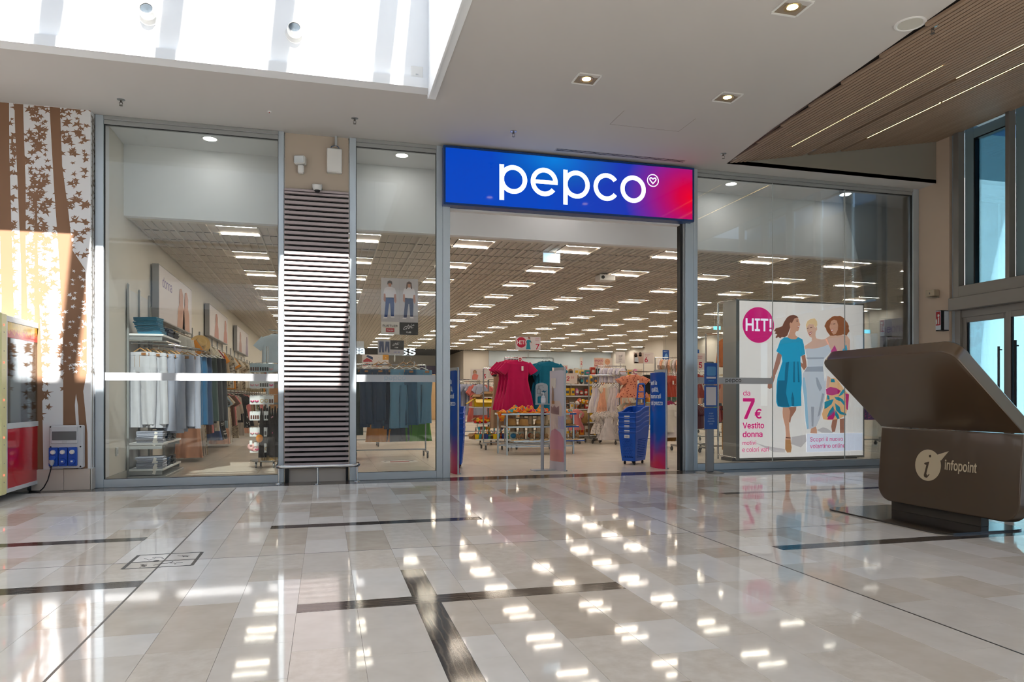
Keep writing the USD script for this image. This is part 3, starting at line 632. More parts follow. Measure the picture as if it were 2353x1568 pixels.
VS = sgroup('wall_vestibule')
VB = mat('#5d727c', .7, name='vestibule_paint')
part('plaster', [bx(10.2, 13, .3, .4, 0, 6), bx(10.2, 13, -9.2, -9.1, 0, 6), bx(13, 13.1, -9.2, .4, 0, .9), bx(13, 13.1, -9.2, .4, 3.6, 6)], VB, VS)
part('ceiling_panel', bx(9.93, 10.75, -9.2, .4, 5.75, 5.85), VB, VS); part('floor_panel', bx(9.92, 13, -9.2, .4, -.08, -.002), VB, VS)
t = thing('motion_sensor', 'small beige box detector on a bracket on the right wall', 'sensor', (9.92, -.39, 2.90))
part('housing', at(cb(-.055, .055, -.09, .09, -.05, .055, .006), x=-.07), mat('#b3a68f', .5), t); part('bracket', [cb(-.12, 0, -.05, .05, -.075, -.062, .003), cb(-.015, 0, -.07, .02, -.08, .0, .003)], mat('#a39a8c', .5), t); part('lens', at(cb(-.127, -.124, -.01, .005, -.02, .012, .0008)), BLACK, t)
t = thing('fire_extinguisher_sign', 'red and white fire extinguisher sign box on the right wall by the glass doors', 'sign', (9.92, -.60, 2.42))
part('box', cb(-.16, -.0, -.055, .055, -.17, .165, .004), mat('#15171b', .5), t)
RED = mat('#a81420', .45)
part('plate', bx(-.10, -.01, -.062, -.0555, -.155, .15), mat('#c9d3df', .4), t); part('red_panel', bx(-.165, -.16, -.045, .045, -.08, .145), RED, t); part('white_panel', bx(-.164, -.16, -.05, .05, -.155, .155), mat('#ccd6e2', .4), t)
part('pictogram', [on_x(ext(g, .001), -.165) for g in (sbox(-.022, -.06, -.002, .05), Polygon([(-.03, .09), (-.012, .105), (.01, .095), (.008, .06), (-.02, .06)]), Polygon([(.018, -.06), (.04, -.06), (.044, .0), (.036, .04), (.03, .0), (.022, .03), (.014, -.02)]))], WPLAST, t)
t = thing('card_reader', 'small white wall switch half hidden above the information stand', 'switch', (9.92, -.50, 2.02)); part('body', cb(-.04, 0, -.06, .06, -.06, .06, .005), WPLAST, t); part('slot', cb(-.043, -.039, -.04, .03, .015, .03, .001), BLACK, t)

# ------------------------------------------------------------------ information stand
IP = thing('information_stand', 'dark brown folded steel information stand with a cream i bubble and infopoint lettering', 'information stand', (0, 0, 0))
IBR = mat('#4d3d2c', .22, spec=.5, coat=.4, name='stand_brown')
def slabplate(y0, y1, prof_a, prof_b, T, r0, r1, side):
    """a rounded-corner plate spanning y0..y1 and running from point a to b in (x, z); thickness T to the right side"""
    a, b = np.array(prof_a, float), np.array(prof_b, float); L = np.linalg.norm(b - a); d = (b - a) / L; n = np.array([d[1], -d[0]]) * side
    R0, R1 = r0, r1
    P = unary_union([sbox(y0, R0, y1, L - R1) if True else None, (sbox(y0 + R0, R0, y1 - R0, R0 + .01).buffer(R0, quad_segs=10) if R0 > 0 else sbox(y0, 0, y1, .02)), (sbox(y0 + R1, L - R1 - .01, y1 - R1, L - R1).buffer(R1, quad_segs=10) if R1 > 0 else sbox(y0, L - .02, y1, L))]).simplify(.0005)
    lays = []; bev = .018
    for off, ins in ((0, bev), (bev * .3, bev * .3), (bev, 0), (T - bev, 0), (T, bev)):
        lays.append((off, P.buffer(-ins, join_style=1) if ins else P))
    m = []
    for (o0, p0), (o1, p1) in zip(lays[:-1], lays[1:]):
        e = trimesh.creation.extrude_polygon(p0 if p0.area > p1.area else p1, o1 - o0, engine='earcut'); e.apply_translation((0, 0, o0)); m.append(e)
    # smoother body: hull of the inset layers
    pts = []
    for o, p in lays:
        xy = np.array(p.exterior.coords)[:-1]; pts.append(np.column_stack([xy, np.full(len(xy), o)]))
    h = trimesh.convex.convex_hull(np.vstack(pts)); v = h.vertices
    out = np.column_stack([a[0] + d[0] * v[:, 1] + n[0] * v[:, 2], v[:, 0], a[1] + d[1] * v[:, 1] + n[1] * v[:, 2]])
    h.vertices = out; h.fix_normals(); return h
part('lower_panel', slabplate(-5.53, -3.98, (5.50, .105), (5.555, .85), .13, .17, 0.0, 1), IBR, IP, smooth=35)
part('upper_panel', slabplate(-5.53, -3.98, (5.555, .845), (4.80, 1.525), .13, .0, .13, 1), IBR, IP, smooth=35)
part('pedestal', cb(5.57, 5.66, -5.12, -4.10, .012, .125, .004), mat('#3f382f', .3), IP)
bp = rrect(4.97, -5.30, 5.90, -3.84, .14)
part('base_plate', ext(bp.buffer(0), .014), mat('#322c26', .12, coat=.5), IP)
CREAM = mat('#bfae90', .5, name='cream_print')
def on_lower(m):   # drawn as (s along the width seen from the mall, h up the panel)
    m = m.copy(); v = m.vertices.copy(); d = np.array([.055, .745]); d /= np.linalg.norm(d)
    m.vertices = np.column_stack([5.50 + d[0] * v[:, 1] - .0015 - v[:, 2], -4.75 - v[:, 0], .105 + d[1] * v[:, 1]]); return m
bub = Point(-.155, .405).buffer(.148, 40).union(Polygon([(-.09, .50), (.07, .555), (-.01, .46)]))
serif_i = [affinity.rotate(Point(-.135, .493).buffer(.013, 12), 0), Polygon([(-.195, .425), (-.140, .440), (-.165, .325), (-.155, .305), (-.135, .325), (-.128, .318), (-.155, .285), (-.185, .287), (-.195, .305), (-.172, .405), (-.198, .412)])]
part('speech_bubble', on_lower(ext(bub.difference(unary_union(serif_i)), .001)), CREAM, IP)
part('infopoint_lettering', on_lower(at(lettering('infopoint', .085, .33, True), x=.035, y=.385)), CREAM, IP)

# ------------------------------------------------------------------ arcade machine, power box
CM = thing('claw_machine', 'tall prize claw machine with glazed side, red lower panel and red lamps down its corner', 'arcade machine', (0, 0, 0))
WFR = mat('#cfd3d6', .4, name='machine_white'); REDG = mat('#c40a26', .12, coat=.6, name='gloss_red')
part('frame_bar', [cb(-3.44, -3.415, -1.085, -1.045, .09, 2.065, .003), cb(-3.44, -3.415, -.135, -.098, .09, 2.065, .003), cb(-3.44, -3.415, -1.05, -.13, 2.0, 2.065, .003), cb(-3.44, -3.415, -1.05, -.13, .80, .862, .003), cb(-3.44, -3.415, -1.05, -.13, .09, .135, .003)], WFR, CM)
part('lower_panel', bx(-3.432, -3.424, -1.05, -.13, .13, .805), REDG, CM)
part('glass', bx(-3.432, -3.428, -1.05, -.13, .86, 2.0), GLASS, CM)
HDR = nodemat('machine_header', {'g': ('geometry', {}), 's': ('separate_xyz', {}), 'n': ('noise_texture', {'scale': 22., 'detail': 2.}), 'ma': ('math', {'math_type': 'multiply_add', 'value2': .16, 'value3': -.08}), 'ad': ('math', {'math_type': 'add'}), 'mr': ('map_range', {'from_min': 1.82, 'from_max': 2.0}), 'r': ('rgb_ramp', {'ramp': [(.3, lin('#b8292f')), (.42, lin('#c96a20')), (.6, lin('#d8b01c')), (1, lin('#c9a516'))]}), 'p': ('principled_bsdf', {'roughness': .25})},
    [('g.position', 's.vector'), ('g.position', 'n.vector'), ('n.fac', 'ma.value1'), ('s.z', 'ad.value1'), ('ma.value', 'ad.value2'), ('ad.value', 'mr.value'), ('mr.result', 'r.fac'), ('r.color', 'p.base_color')])
part('header_print', bx(-3.427, -3.4255, -1.045, -.14, 1.825, 1.998), HDR, CM)
part('cabinet', [cb(-4.3, -3.45, -1.19, -.10, .09, .82, .01), cb(-4.3, -3.45, -1.19, -.10, 2.01, 2.07, .01), bx(-4.3, -4.27, -1.19, -.10, .8, 2.02), bx(-4.3, -3.45, -.13, -.10, .8, 2.02)], WFR, CM)
part('inner_floor', bx(-4.27, -3.45, -1.18, -.13, .82, .83), mat('#d9c9b5', .5), CM)
POST = nodemat('lamp_post', {'p': ('principled_bsdf', {'base_color': lin('#cdc894'), 'roughness': .3, 'emission_color': lin('#cdc894'), 'emission_strength': .12})}, [])
part('corner_profile', cb(-3.56, -3.405, -1.23, -1.085, .08, 2.08, .012), POST, CM)
for i in range(5): part('red_lamp', at(lathe([(0, .008), (.008, .006), (.012, 0)], 12), x=-3.405, y=-1.165, z=.30 + i * .412, ry=90), mat('#ff2010', .3, emit=6., ecol=(1, .05, .03)), CM)
part('fixing_screw', [at(cyl((0, 0, 0), (0, 0, .004), .006, 8), x=-3.405, y=-1.165, z=.22 + i * .206, ry=90) for i in range(9)], STEEL, CM)
for x, y in ((-3.55, -1.02), (-3.50, -.17), (-4.2, -1.02), (-4.2, -.17)):
    c = part('castor', [cyl((x - .02, y, .045), (x + .02, y, .045), .045, 16), cb(x - .03, x + .03, y - .02, y + .03, .06, .092, .004), bx(x - .028, x - .022, y - .02, y + .02, .03, .07), bx(x + .022, x + .028, y - .02, y + .02, .03, .07)], mat('#7d7f80', .35, metal=.6), CM)
PB = mat('#ddd6c6', .6)
for i, (x, y, w, d, h, lab) in enumerate(((-3.72, -.93, .34, .20, .58, 'cream prize box nearest the front inside the claw machine'), (-3.68, -.66, .30, .24, .57, 'white prize box in the middle of the claw machine'), (-3.70, -.37, .26, .22, .55, 'pale prize box at the back of the claw machine'))):
    t = thing('prize_box', lab, 'box', (x, y, .83), group='prize boxes in the claw machine'); part('carton', cb(-w / 2, w / 2, -d / 2, d / 2, 0, h, .004), PB, t); part('lid_edge', cb(-w / 2 - .004, w / 2 + .004, -d / 2 - .004, d / 2 + .004, h - .05, h + .002, .003), mat('#e8e4da', .5), t)
t = thing('soft_toy', 'pink soft toy lying on top of the boxes in the claw machine', 'soft toy', (-3.66, -.72, 1.41)); part('body', at(trimesh.creation.icosphere(2, .1), s=(1, 1.5, .7), z=.06), cloth('#d98fa0'), t, smooth=True); part('head', at(trimesh.creation.icosphere(2, .07), y=.17, z=.05), cloth('#e0a0ae'), t, smooth=True)

SX = thing('power_box', 'grey wall power box with three blue sockets below the mural', 'socket box', (-3.084, -.17, .545))
GB = mat('#c3c6cb', .4, name='box_grey'); BL = mat('#0d49b0', .35, name='socket_blue')
part('housing', cb(-.183, .183, -.10, -.0, -.265, .265, .012), GB, SX); part('raised_lid', cb(-.16, .13, -.115, -.10, .04, .25, .006), GB, SX)
part('window', cb(-.145, .12, -.121, -.115, .085, .19, .003), mat('#5c6064', .12), SX); part('breaker_row', bx(-.06, .07, -.119, -.1205, .11, .165), mat('#8c8986', .4), SX); part('latch', cb(-.035, .015, -.122, -.114, .055, .07, .002), GPLAST, SX)
part('screw', [at(cyl((0, 0, 0), (0, 0, .004), .010, 10), rx=90, x=x, y=-.10, z=z) for x in (-.165, .16) for z in (-.245, .245, .0)], BLACK, SX)
for i in range(3):
    x = -.128 + i * .104; s = part('socket', cb(x - .049, x + .049, -.135, -.10, -.235, -.005, .006), BL, SX)
    part('rotary_switch', at(lathe([(0, .03), (.022, .03), (.027, .02), (.028, 0)], 20), rx=90, x=x, y=-.135, z=-.062), WPLAST, s, smooth=40)
    part('flap', at(lathe([(0, .022), (.034, .02), (.038, .006), (.04, 0)], 24), rx=90 if i else 60, x=x, y=-.135 if i else -.15, z=-.175 if i else -.14), BL, s, smooth=40)
    part('sticker', bx(x - .012, x + .012, -.1585, -.157, -.185, -.165), mat('#dfe4ee', .5), s)
PG = thing('power_plug', 'light grey plug in the left socket with black cable trailing to the floor', 'plug', (0, 0, 0))
part('plug_body', at(lathe([(0, 0), (.028, .004), (.03, .03), (.02, .06), (.008, .075)], 16), x=-3.215, y=-.345, z=.395, rx=-175), GPLAST, PG, smooth=40)
part('cable', tube([(-3.215, -.34, .325), (-3.225, -.36, .25), (-3.25, -.36, .15), (-3.30, -.34, .06), (-3.36, -.28, .012), (-3.42, -.24, .008), (-3.5, -.22, .008)], .007, 8), BLACK, PG, smooth=40)

# ------------------------------------------------------------------ light box with the fashion poster
POSTER = {'hair1':[[(1.078,2.532),(1.136,2.615),(1.195,2.657),(1.277,2.672),(1.348,2.657),(1.384,2.622),(1.301,2.61),(1.266,2.547),(1.242,2.516),(1.213,2.536),(1.195,2.505),(1.213,2.444),(1.183,2.372),(1.148,2.289),(1.089,2.258),(1.031,2.261),(0.996,2.235),(0.955,2.265),(0.926,2.234),(0.897,2.253),(0.938,2.305),(0.879,2.324),(0.914,2.355),(0.868,2.364),(0.903,2.416),(0.984,2.438),(1.043,2.46)]],'skin':[[(1.213,2.536),(1.242,2.516),(1.266,2.557),(1.301,2.61),(1.366,2.627),(1.39,2.592),(1.402,2.541),(1.422,2.5),(1.407,2.469),(1.396,2.418),(1.378,2.381),(1.336,2.373),(1.313,2.334),(1.325,2.293),(1.378,2.264),(1.36,2.228),(1.242,2.218),(1.148,2.249),(1.183,2.331),(1.213,2.413),(1.195,2.505)],[(1.053,0.973),(1.172,0.973),(1.209,0.898),(1.184,0.727),(1.191,0.555),(1.209,0.448),(1.228,0.298),(1.228,0.201),(1.111,0.203),(1.104,0.375),(1.117,0.46),(1.104,0.62),(1.055,0.792),(1.047,0.888)],[(1.127,0.321),(1.197,0.32),(1.222,0.255),(1.222,0.201),(1.135,0.198)],[(2.068,2.517),(2.092,2.58),(2.153,2.611),(2.214,2.594),(2.241,2.511),(2.236,2.418),(2.19,2.342),(2.141,2.33),(2.095,2.381),(2.068,2.434),(2.056,2.476)],[(1.639,0.491),(1.652,0.572),(1.752,0.625),(1.778,0.559),(1.784,0.483)]],'lips':[[(1.354,2.46),(1.403,2.477),(1.398,2.451),(1.372,2.44)],[(1.598,2.341),(1.646,2.37),(1.672,2.368),(1.658,2.332),(1.622,2.308)],[(2.074,2.419),(2.135,2.431),(2.129,2.394),(2.098,2.383)]],'teeth':[[(1.36,2.458),(1.398,2.471),(1.393,2.459),(1.37,2.45)],[(1.612,2.341),(1.664,2.363),(1.652,2.342),(1.622,2.323)],[(2.083,2.414),(2.129,2.424),(2.124,2.405),(2.097,2.396)]],'brow':[[(1.331,2.58),(1.36,2.589),(1.374,2.579),(1.336,2.572)],[(1.336,2.557),(1.362,2.566),(1.372,2.556),(1.346,2.549)],[(1.564,2.432),(1.598,2.443),(1.6,2.433),(1.567,2.422)],[(1.628,2.452),(1.672,2.462),(1.677,2.451),(1.631,2.44)],[(2.074,2.528),(2.095,2.535),(2.097,2.524),(2.075,2.518)],[(2.123,2.531),(2.178,2.541),(2.183,2.529),(2.126,2.519)]],'teal':[[(1.054,2.236),(1.089,2.255),(1.148,2.257),(1.23,2.222),(1.325,2.224),(1.378,2.266),(1.467,2.225),(1.497,2.133),(1.526,1.954),(1.455,1.924),(1.425,1.906),(1.425,1.824),(1.043,1.799),(1.025,1.931),(0.914,2.0),(0.949,2.072),(0.996,2.195)],[(2.343,2.045),(2.423,2.151),(2.445,2.057),(2.435,1.984),(2.349,1.983)]],'teal2':[[(1.043,1.814),(1.425,1.835),(1.449,1.62),(1.455,1.425),(1.439,1.263),(1.445,0.999),(1.29,0.986),(1.24,0.994),(1.166,0.971),(1.055,0.971),(0.945,0.99),(0.914,1.07),(0.92,1.368),(0.939,1.517)]],'fold':[[(1.113,1.79),(1.183,1.811),(1.16,1.617),(1.142,1.423),(1.089,1.423),(1.095,1.617)],[(1.277,1.812),(1.301,1.815),(1.307,1.434),(1.266,1.434)],[(1.36,1.813),(1.378,1.816),(1.407,1.435),(1.372,1.435)],[(0.945,1.464),(1.141,1.465),(1.117,1.23),(1.16,1.069),(1.191,0.984),(1.055,0.984),(0.951,1.0),(0.923,1.155)],[(1.252,1.262),(1.29,1.134),(1.29,0.999),(1.24,1.0),(1.228,1.134)]],'skinsh':[[(0.949,1.975),(1.033,1.936),(0.996,1.788),(0.926,1.625),(0.868,1.503),(0.896,1.538),(0.847,1.41),(0.829,1.33),(0.774,1.309),(0.735,1.33),(0.74,1.394),(0.811,1.516)],[(1.449,1.922),(1.524,1.944),(1.55,1.826),(1.562,1.723),(1.505,1.653),(1.431,1.743),(1.413,1.814),(1.479,1.774)],[(1.172,0.973),(1.339,0.983),(1.333,0.919),(1.277,0.844),(1.228,0.78),(1.209,0.684),(1.184,0.705),(1.178,0.834)],[(2.121,0.735),(2.234,0.749),(2.201,0.609),(2.175,0.511),(2.115,0.506),(2.093,0.61)],[(2.282,0.75),(2.404,0.76),(2.394,0.492),(2.288,0.486)]],'tan':[[(1.104,0.375),(1.209,0.378),(1.238,0.233),(1.222,0.142),(1.141,0.141),(1.102,0.204)]],'brownd':[[(1.111,0.428),(1.215,0.416),(1.215,0.4),(1.111,0.409)]],'blond':[[(1.541,2.493),(1.574,2.566),(1.634,2.604),(1.73,2.622),(1.78,2.572),(1.79,2.5),(1.754,2.447),(1.706,2.508),(1.622,2.521),(1.574,2.473),(1.56,2.417)]],'skin2':[[(1.56,2.417),(1.574,2.473),(1.622,2.516),(1.706,2.508),(1.742,2.447),(1.778,2.468),(1.787,2.417),(1.754,2.37),(1.748,2.303),(1.766,2.252),(1.874,2.231),(1.995,2.246),(2.044,2.154),(2.056,2.071),(1.826,2.075),(1.682,2.052),(1.529,2.046),(1.514,2.103),(1.67,2.198),(1.672,2.26),(1.622,2.285),(1.586,2.34)],[(2.068,2.31),(2.19,2.304),(2.312,2.326),(2.448,2.308),(2.51,2.236),(2.51,2.069),(2.485,1.943),(2.092,1.937),(2.056,2.082),(2.007,2.164),(1.959,2.245)],[(2.012,1.558),(2.072,1.526),(2.08,1.395),(2.032,1.316),(1.981,1.329),(1.991,1.46)]],'hair3':[[(2.068,2.631),(2.117,2.664),(2.165,2.681),(2.227,2.678),(2.288,2.687),(2.343,2.66),(2.386,2.64),(2.417,2.594),(2.448,2.569),(2.485,2.497),(2.479,2.455),(2.5,2.403),(2.46,2.36),(2.435,2.318),(2.362,2.337),(2.312,2.326),(2.251,2.309),(2.19,2.313),(2.129,2.306),(2.068,2.31),(2.032,2.351),(1.995,2.391),(1.977,2.442),(1.944,2.483),(1.971,2.535),(1.995,2.578),(2.025,2.599)]],'magenta':[[(2.086,2.02),(2.165,2.13),(2.217,2.032),(2.214,1.98),(2.092,1.978)],[(1.974,1.307),(2.07,1.351),(2.198,1.33),(2.301,1.276),(2.249,1.221),(2.108,1.193),(1.987,1.21)],[(2.159,0.937),(2.172,0.828),(2.134,0.741),(2.006,0.742),(2.032,0.829)],[(2.404,1.232),(2.482,1.21),(2.456,0.914),(2.424,0.936)]],'linen':[[(1.526,2.046),(1.586,2.061),(1.682,2.054),(1.826,2.079),(1.922,2.102),(2.025,2.143),(2.056,2.092),(2.095,2.02),(1.995,1.925),(1.935,1.872),(1.91,1.727),(1.574,1.724),(1.574,1.878),(1.541,1.97)],[(1.574,1.729),(1.91,1.733),(1.928,1.603),(1.947,1.428),(1.993,1.59),(1.981,1.427),(1.962,1.209),(1.917,0.992),(1.841,0.765),(1.771,0.624),(1.677,0.582),(1.564,0.562),(1.532,0.724),(1.52,0.94),(1.501,1.155),(1.464,1.37),(1.47,1.586)]],'linsh':[[(1.544,1.893),(1.935,1.903),(1.928,1.872),(1.574,1.862)],[(1.568,1.724),(1.91,1.733),(1.916,1.634),(1.503,1.63)],[(1.752,1.523),(1.79,1.523),(1.892,1.329),(1.841,1.264),(1.778,1.372)],[(1.652,0.982),(1.715,0.982),(1.702,0.614),(1.664,0.615)],[(1.892,1.231),(1.942,1.22),(1.841,0.83),(1.79,0.787)]],'linbl':[[(1.47,1.521),(1.514,1.521),(1.558,1.263),(1.576,0.939),(1.601,0.583),(1.566,0.567),(1.532,0.724),(1.514,0.983),(1.495,1.177),(1.464,1.37)]],'sand':[[(2.07,1.504),(2.172,1.526),(2.249,1.461),(2.391,1.287),(2.488,1.21),(2.482,1.1),(2.417,0.821),(2.262,0.748),(2.044,0.73),(1.917,0.748),(1.889,0.84),(1.942,0.981),(1.993,1.199),(2.044,1.34)]],'tealleaf':[[(2.159,1.166),(2.249,1.161),(2.34,1.122),(2.391,1.046),(2.398,0.98),(2.301,1.079),(2.198,1.111)],[(1.942,1.068),(2.044,1.101),(2.147,1.122),(2.095,1.024),(1.993,0.959),(1.942,0.938)],[(2.134,1.002),(2.159,0.893),(2.095,0.828),(1.993,0.785),(2.044,0.894)],[(2.172,1.046),(2.275,0.98),(2.301,0.893),(2.417,0.848),(2.424,0.815),(2.288,0.838),(2.198,0.915)],[(2.288,1.232),(2.353,1.309),(2.398,1.276),(2.34,1.21),(2.249,1.166)],[(1.993,1.199),(2.044,1.188),(2.057,1.112),(2.006,1.112)],[(2.185,0.915),(2.249,0.827),(2.275,0.756),(2.224,0.751),(2.172,0.828)],[(2.083,1.504),(2.159,1.493),(2.172,1.439),(2.083,1.438)]],'ground':[[(0.168,0.735),(0.847,0.74),(1.539,0.762),(2.43,0.782),(2.795,0.785),(2.795,0.062),(0.168,0.058)]],'groundsh':[[(1.24,0.426),(1.539,0.465),(1.558,0.346),(1.439,0.23),(1.228,0.298)],[(1.778,0.548),(1.917,0.596),(2.006,0.573),(2.147,0.49),(1.892,0.498)],[(0.484,0.331),(0.677,0.275),(1.104,0.204),(1.104,0.145),(0.859,0.155)]],'white':[[(1.558,0.481),(2.785,0.479),(2.785,0.156),(1.558,0.139)]]}
LB = thing('light_box', 'large backlit advertising light box with three walking women standing behind the right window', 'light box', (7.05, 1.2, 0))
GFR = mat('#8d8b88', .35, metal=.5, name='box_frame'); 
def ink(h, k=.62): return mat(h, .6, emit=k, ecol=h, spec=.3)
part('frame', frame_rect(.092, 2.84, .02, 2.93, .07, .0, .44, .055, .03), GFR, LB)
part('lit_face', bx(.16, 2.805, -.004, .004, .06, 2.90), ink('#dcd5d2', .58), LB)
part('back_panel', bx(.16, 2.805, .43, .44, .06, 2.90), mat('#bdbab6', .5), LB)
part('base_rail', cb(.03, 2.70, .03, .40, .0, .06, .005), mat('#6c6966', .4, metal=.4), LB)
part('chrome_post', [cyl((-.02, .42, .02), (-.02, .42, 2.90), .016, 12), cyl((-.02, .42, 2.90), (.09, .0, 2.92), .014, 10), cyl((-.02, .42, .10), (.09, .0, .06), .014, 10)], CHROME, LB, smooth=40)
INK = dict(hair1='#6e4335', skin='#c08f78', skinsh='#9a6a58', skin2='#c9a08c', lips='#9a3a3c', teeth='#e6dedb', brow='#4a2f2a', teal='#1690b8', teal2='#1288b0', fold='#0a5f80', tan='#a87a50', brownd='#6b4434', blond='#d5b68a', hair3='#8a4f2c', magenta='#b0246c', linen='#b9bcc6', linsh='#9598a4', linbl='#8fb4cc', sand='#d9a878', tealleaf='#1f7d94', ground='#d9d4d2', groundsh='#b4aeb0', white='#d3d8ea')
ZL = dict(ground=0, groundsh=1, hair3=2, hair1=2, skinsh=2, skin2=3, skin=3, sand=4, blond=4, teal2=4, linen=5, teal=5, magenta=6, fold=6, linsh=6, linbl=6, tealleaf=6, lips=6, brow=6, teeth=7, tan=4, brownd=6, white=8)
NM = dict(ground='printed_ground', groundsh='printed_shadow', white='white_label')
for k in POSTER:
    for q in POSTER[k]:
        P = Polygon(q).buffer(0).buffer(.006).buffer(-.006)
        part(NM.get(k, 'printed_hair' if 'hair' in k or k == 'blond' else 'printed_skin' if 'skin' in k else 'printed_face' if k in ('lips', 'teeth', 'brow') else 'printed_shoe' if k in ('tan', 'brownd') else 'printed_cloth'), face_y(P, -.004 - .0012 * ZL[k], .001), ink(INK[k]), LB)
MG = ink('#b80f68', .75)
part('red_disc', face_y(Point(.545, 2.468).buffer(.323, 48), -.005, .001), MG, LB)
WK = ink('#dfe0ee', .75)
part('lettering', on_y(at(lettering('HIT!', .218, .535, True), x=.283, y=2.362), -.0065), WK, LB)
def ptext(s, x, y, h, w, b=False): part('lettering', on_y(at(lettering(s, h, w, b), x=x, y=y), -.0145), MG, LB)
ptext('da', .227, 1.19, .087, .143); ptext('7', .222, .775, .355, .24, True); ptext('€', .462, .775, .165, .14, True); ptext('Vestito', .218, .597, .10, .437, True); ptext('donna', .218, .44, .10, .405, True)
ptext('motivi', .214, .297, .075, .278); ptext('e colori vari', .21, .172, .08, .54); ptext('Scopri il nuovo', 1.63, .338, .078, .715); ptext('volantino online', 1.63, .213, .078, .765)

# ------------------------------------------------------------------ blue leaflet stand outside the window
IS = thing('leaflet_stand', 'grey column stand with three blue plates by the right door post', 'stand', (5.69, -.37, 0))
BLUEP = mat('#0c4a9c', .35, name='plate_blue')
part('base', lathe([(0, .014), (.19, .012), (.215, .006), (.217, 0)], 40), mat('#8f8d8b', .35, metal=.4), IS, smooth=40)
part('column', cb(-.066, .066, -.025, .025, .012, 1.70, .012), mat('#8b8a8b', .4, metal=.4), IS)
for i, z in enumerate((1.355, 1.012, .668)):
    p = part('plate', cb(-.107, .107, -.045, -.025, z, z + .325, .003), BLUEP, IS)
    if i == 0:
        part('picture', face_y(rrect(-.075, z + .13, .08, z + .27, .02), -.0455, .0008), mat('#4d86bb', .4), p); part('icon_strip', bx(-.08, .08, -.0465, -.0455, z + .085, z + .112), mat('#cfcad0', .5), p)
        part('lettering', on_y(join([at(lettering('pepco', .022, align='c'), x=0, y=z + .045)]), -.0455), mat('#3f9ad0', .5), p)
    if i == 1: part('paper', bx(-.085, .085, -.0465, -.0455, z + .02, z + .30), mat('#c9c4c8', .5), p)
    if i == 2: part('lettering', on_y(join([at(lettering(s, .017, align='c'), y=z + .235 - k * .040) for k, s in enumerate(('scopri', 'il nuovo', 'volantino', 'disponibile', 'online'))]), -.0455), mat('#c3cde0', .5), p)

# ------------------------------------------------------------------ entrance: anti-theft panels
def gate(name, label, x0, y0, x1, y1, h, m, texts=(), bulge=.05, shift=0., tcol=None, extras=()):
    """a curved upright panel whose foot runs from (x0, y0) at the back to (x1, y1) at the front"""
    t = thing(name, label, 'anti-theft panel', (x1, y1, 0)); a, b = np.array([x0 - x1, y0 - y1]), np.zeros(2); L = np.linalg.norm(a); d = -a / L; n = np.array([-abs(d[1]), d[0] * np.sign(d[1])]); n = np.array([d[1], -d[0]]); n = n if n[0] < 0 else -n
    def wrap(m):   # (s, z, o): s from the back edge, o outwards
        m = m.copy(); v = m.vertices; s = v[:, 0]; o = bulge * np.sin(np.clip(s / L, 0, 1) * PI) + v[:, 2]
        m.vertices = np.column_stack([a[0] + d[0] * s + n[0] * o, a[1] + d[1] * s + n[1] * o, v[:, 1]]); return m
    N = 14; g = []
    for off in (0, -.018 - bulge * 2 if False else -.02):
        g.append(off)
    S = np.linspace(0, L, N + 1); v, f = [], []
    for o in (0., -.02):
        for z in (0.0, h):
            for s in S: v.append((s, z, o))
    M = N + 1
    for i in range(N): f += [(i, i + 1, M + i + 1), (i, M + i + 1, M + i), (2 * M + i, 3 * M + i + 1, 2 * M + i + 1), (2 * M + i, 3 * M + i, 3 * M + i + 1), (M + i, M + i + 1, 3 * M + i + 1), (M + i, 3 * M + i + 1, 3 * M + i)]
    f += [(0, M, 3 * M), (0, 3 * M, 2 * M), (N, 3 * M + N, M + N), (N, 2 * M + N, 3 * M + N)]
    part('panel', wrap(V(np.array(v), np.array(f))), m, t, smooth=40)
    part('edge_profile', [cyl((0, 0, 0), (0, 0, h + .03), .014, 10)], mat('#b5bcc4', .3, metal=.4), t, smooth=40); part('top_cap', wrap(join([at(trimesh.creation.box((L * .55, .05, .03)), x=L * .68, y=h + .02, z=-.01)])), mat('#aeb4b8', .35, metal=.4), t)
    part('foot', wrap(at(trimesh.creation.box((L, .02, .05)), x=L / 2, y=.01, z=-.02)), mat('#9aa0a5', .4), t)
    for (s, z, hh, w, txt) in texts: 
        q = lettering(txt, hh, w, True); k = trimesh.remesh.subdivide_to_size(q.vertices, q.faces, .03); q = V(*k); part('lettering', wrap(at(q, x=s, y=z, z=.0025)), tcol or mat('#cfe0f4', .5), t)
    for (poly, m2, o) in extras:
        for pg in geoms(poly):
            q = ext(pg, .001); k = trimesh.remesh.subdivide_to_size(q.vertices, q.faces, .05); part('printed_picture', wrap(at(V(*k), z=.0015 + o * .001)), m2, t)
    return t
def gatemat(name, side):
    return nodemat(name, {'g': ('geometry', {}), 's': ('separate_xyz', {}), 'n': ('noise_texture', {'scale': 3., 'detail': 1.}), 'ma': ('math', {'math_type': 'multiply_add', 'value2': .5, 'value3': -.25}), 'ad': ('math', {'math_type': 'add'}), 'r': ('rgb_ramp', {'ramp': [(0, lin('#c0104f')), (.16, lin('#a8206e')), (.30, lin('#5a3a98')), (.42, lin('#0a4db0')), (.7, lin('#0b57bd')), (1, lin('#0a4aa8'))]}), 'm2': ('math', {'math_type': 'multiply', 'value2': .75}), 'p': ('principled_bsdf', {'roughness': .18, 'specular_ior_level': .5})},
        [('g.position', 's.vector'), ('g.position', 'n.vector'), ('n.fac', 'ma.value1'), ('s.z', 'ad.value1'), ('ma.value', 'ad.value2'), ('ad.value', 'm2.value1'), ('m2.value', 'r.fac'), ('r.color', 'p.base_color')])
GM = gatemat('gate_print', 0)
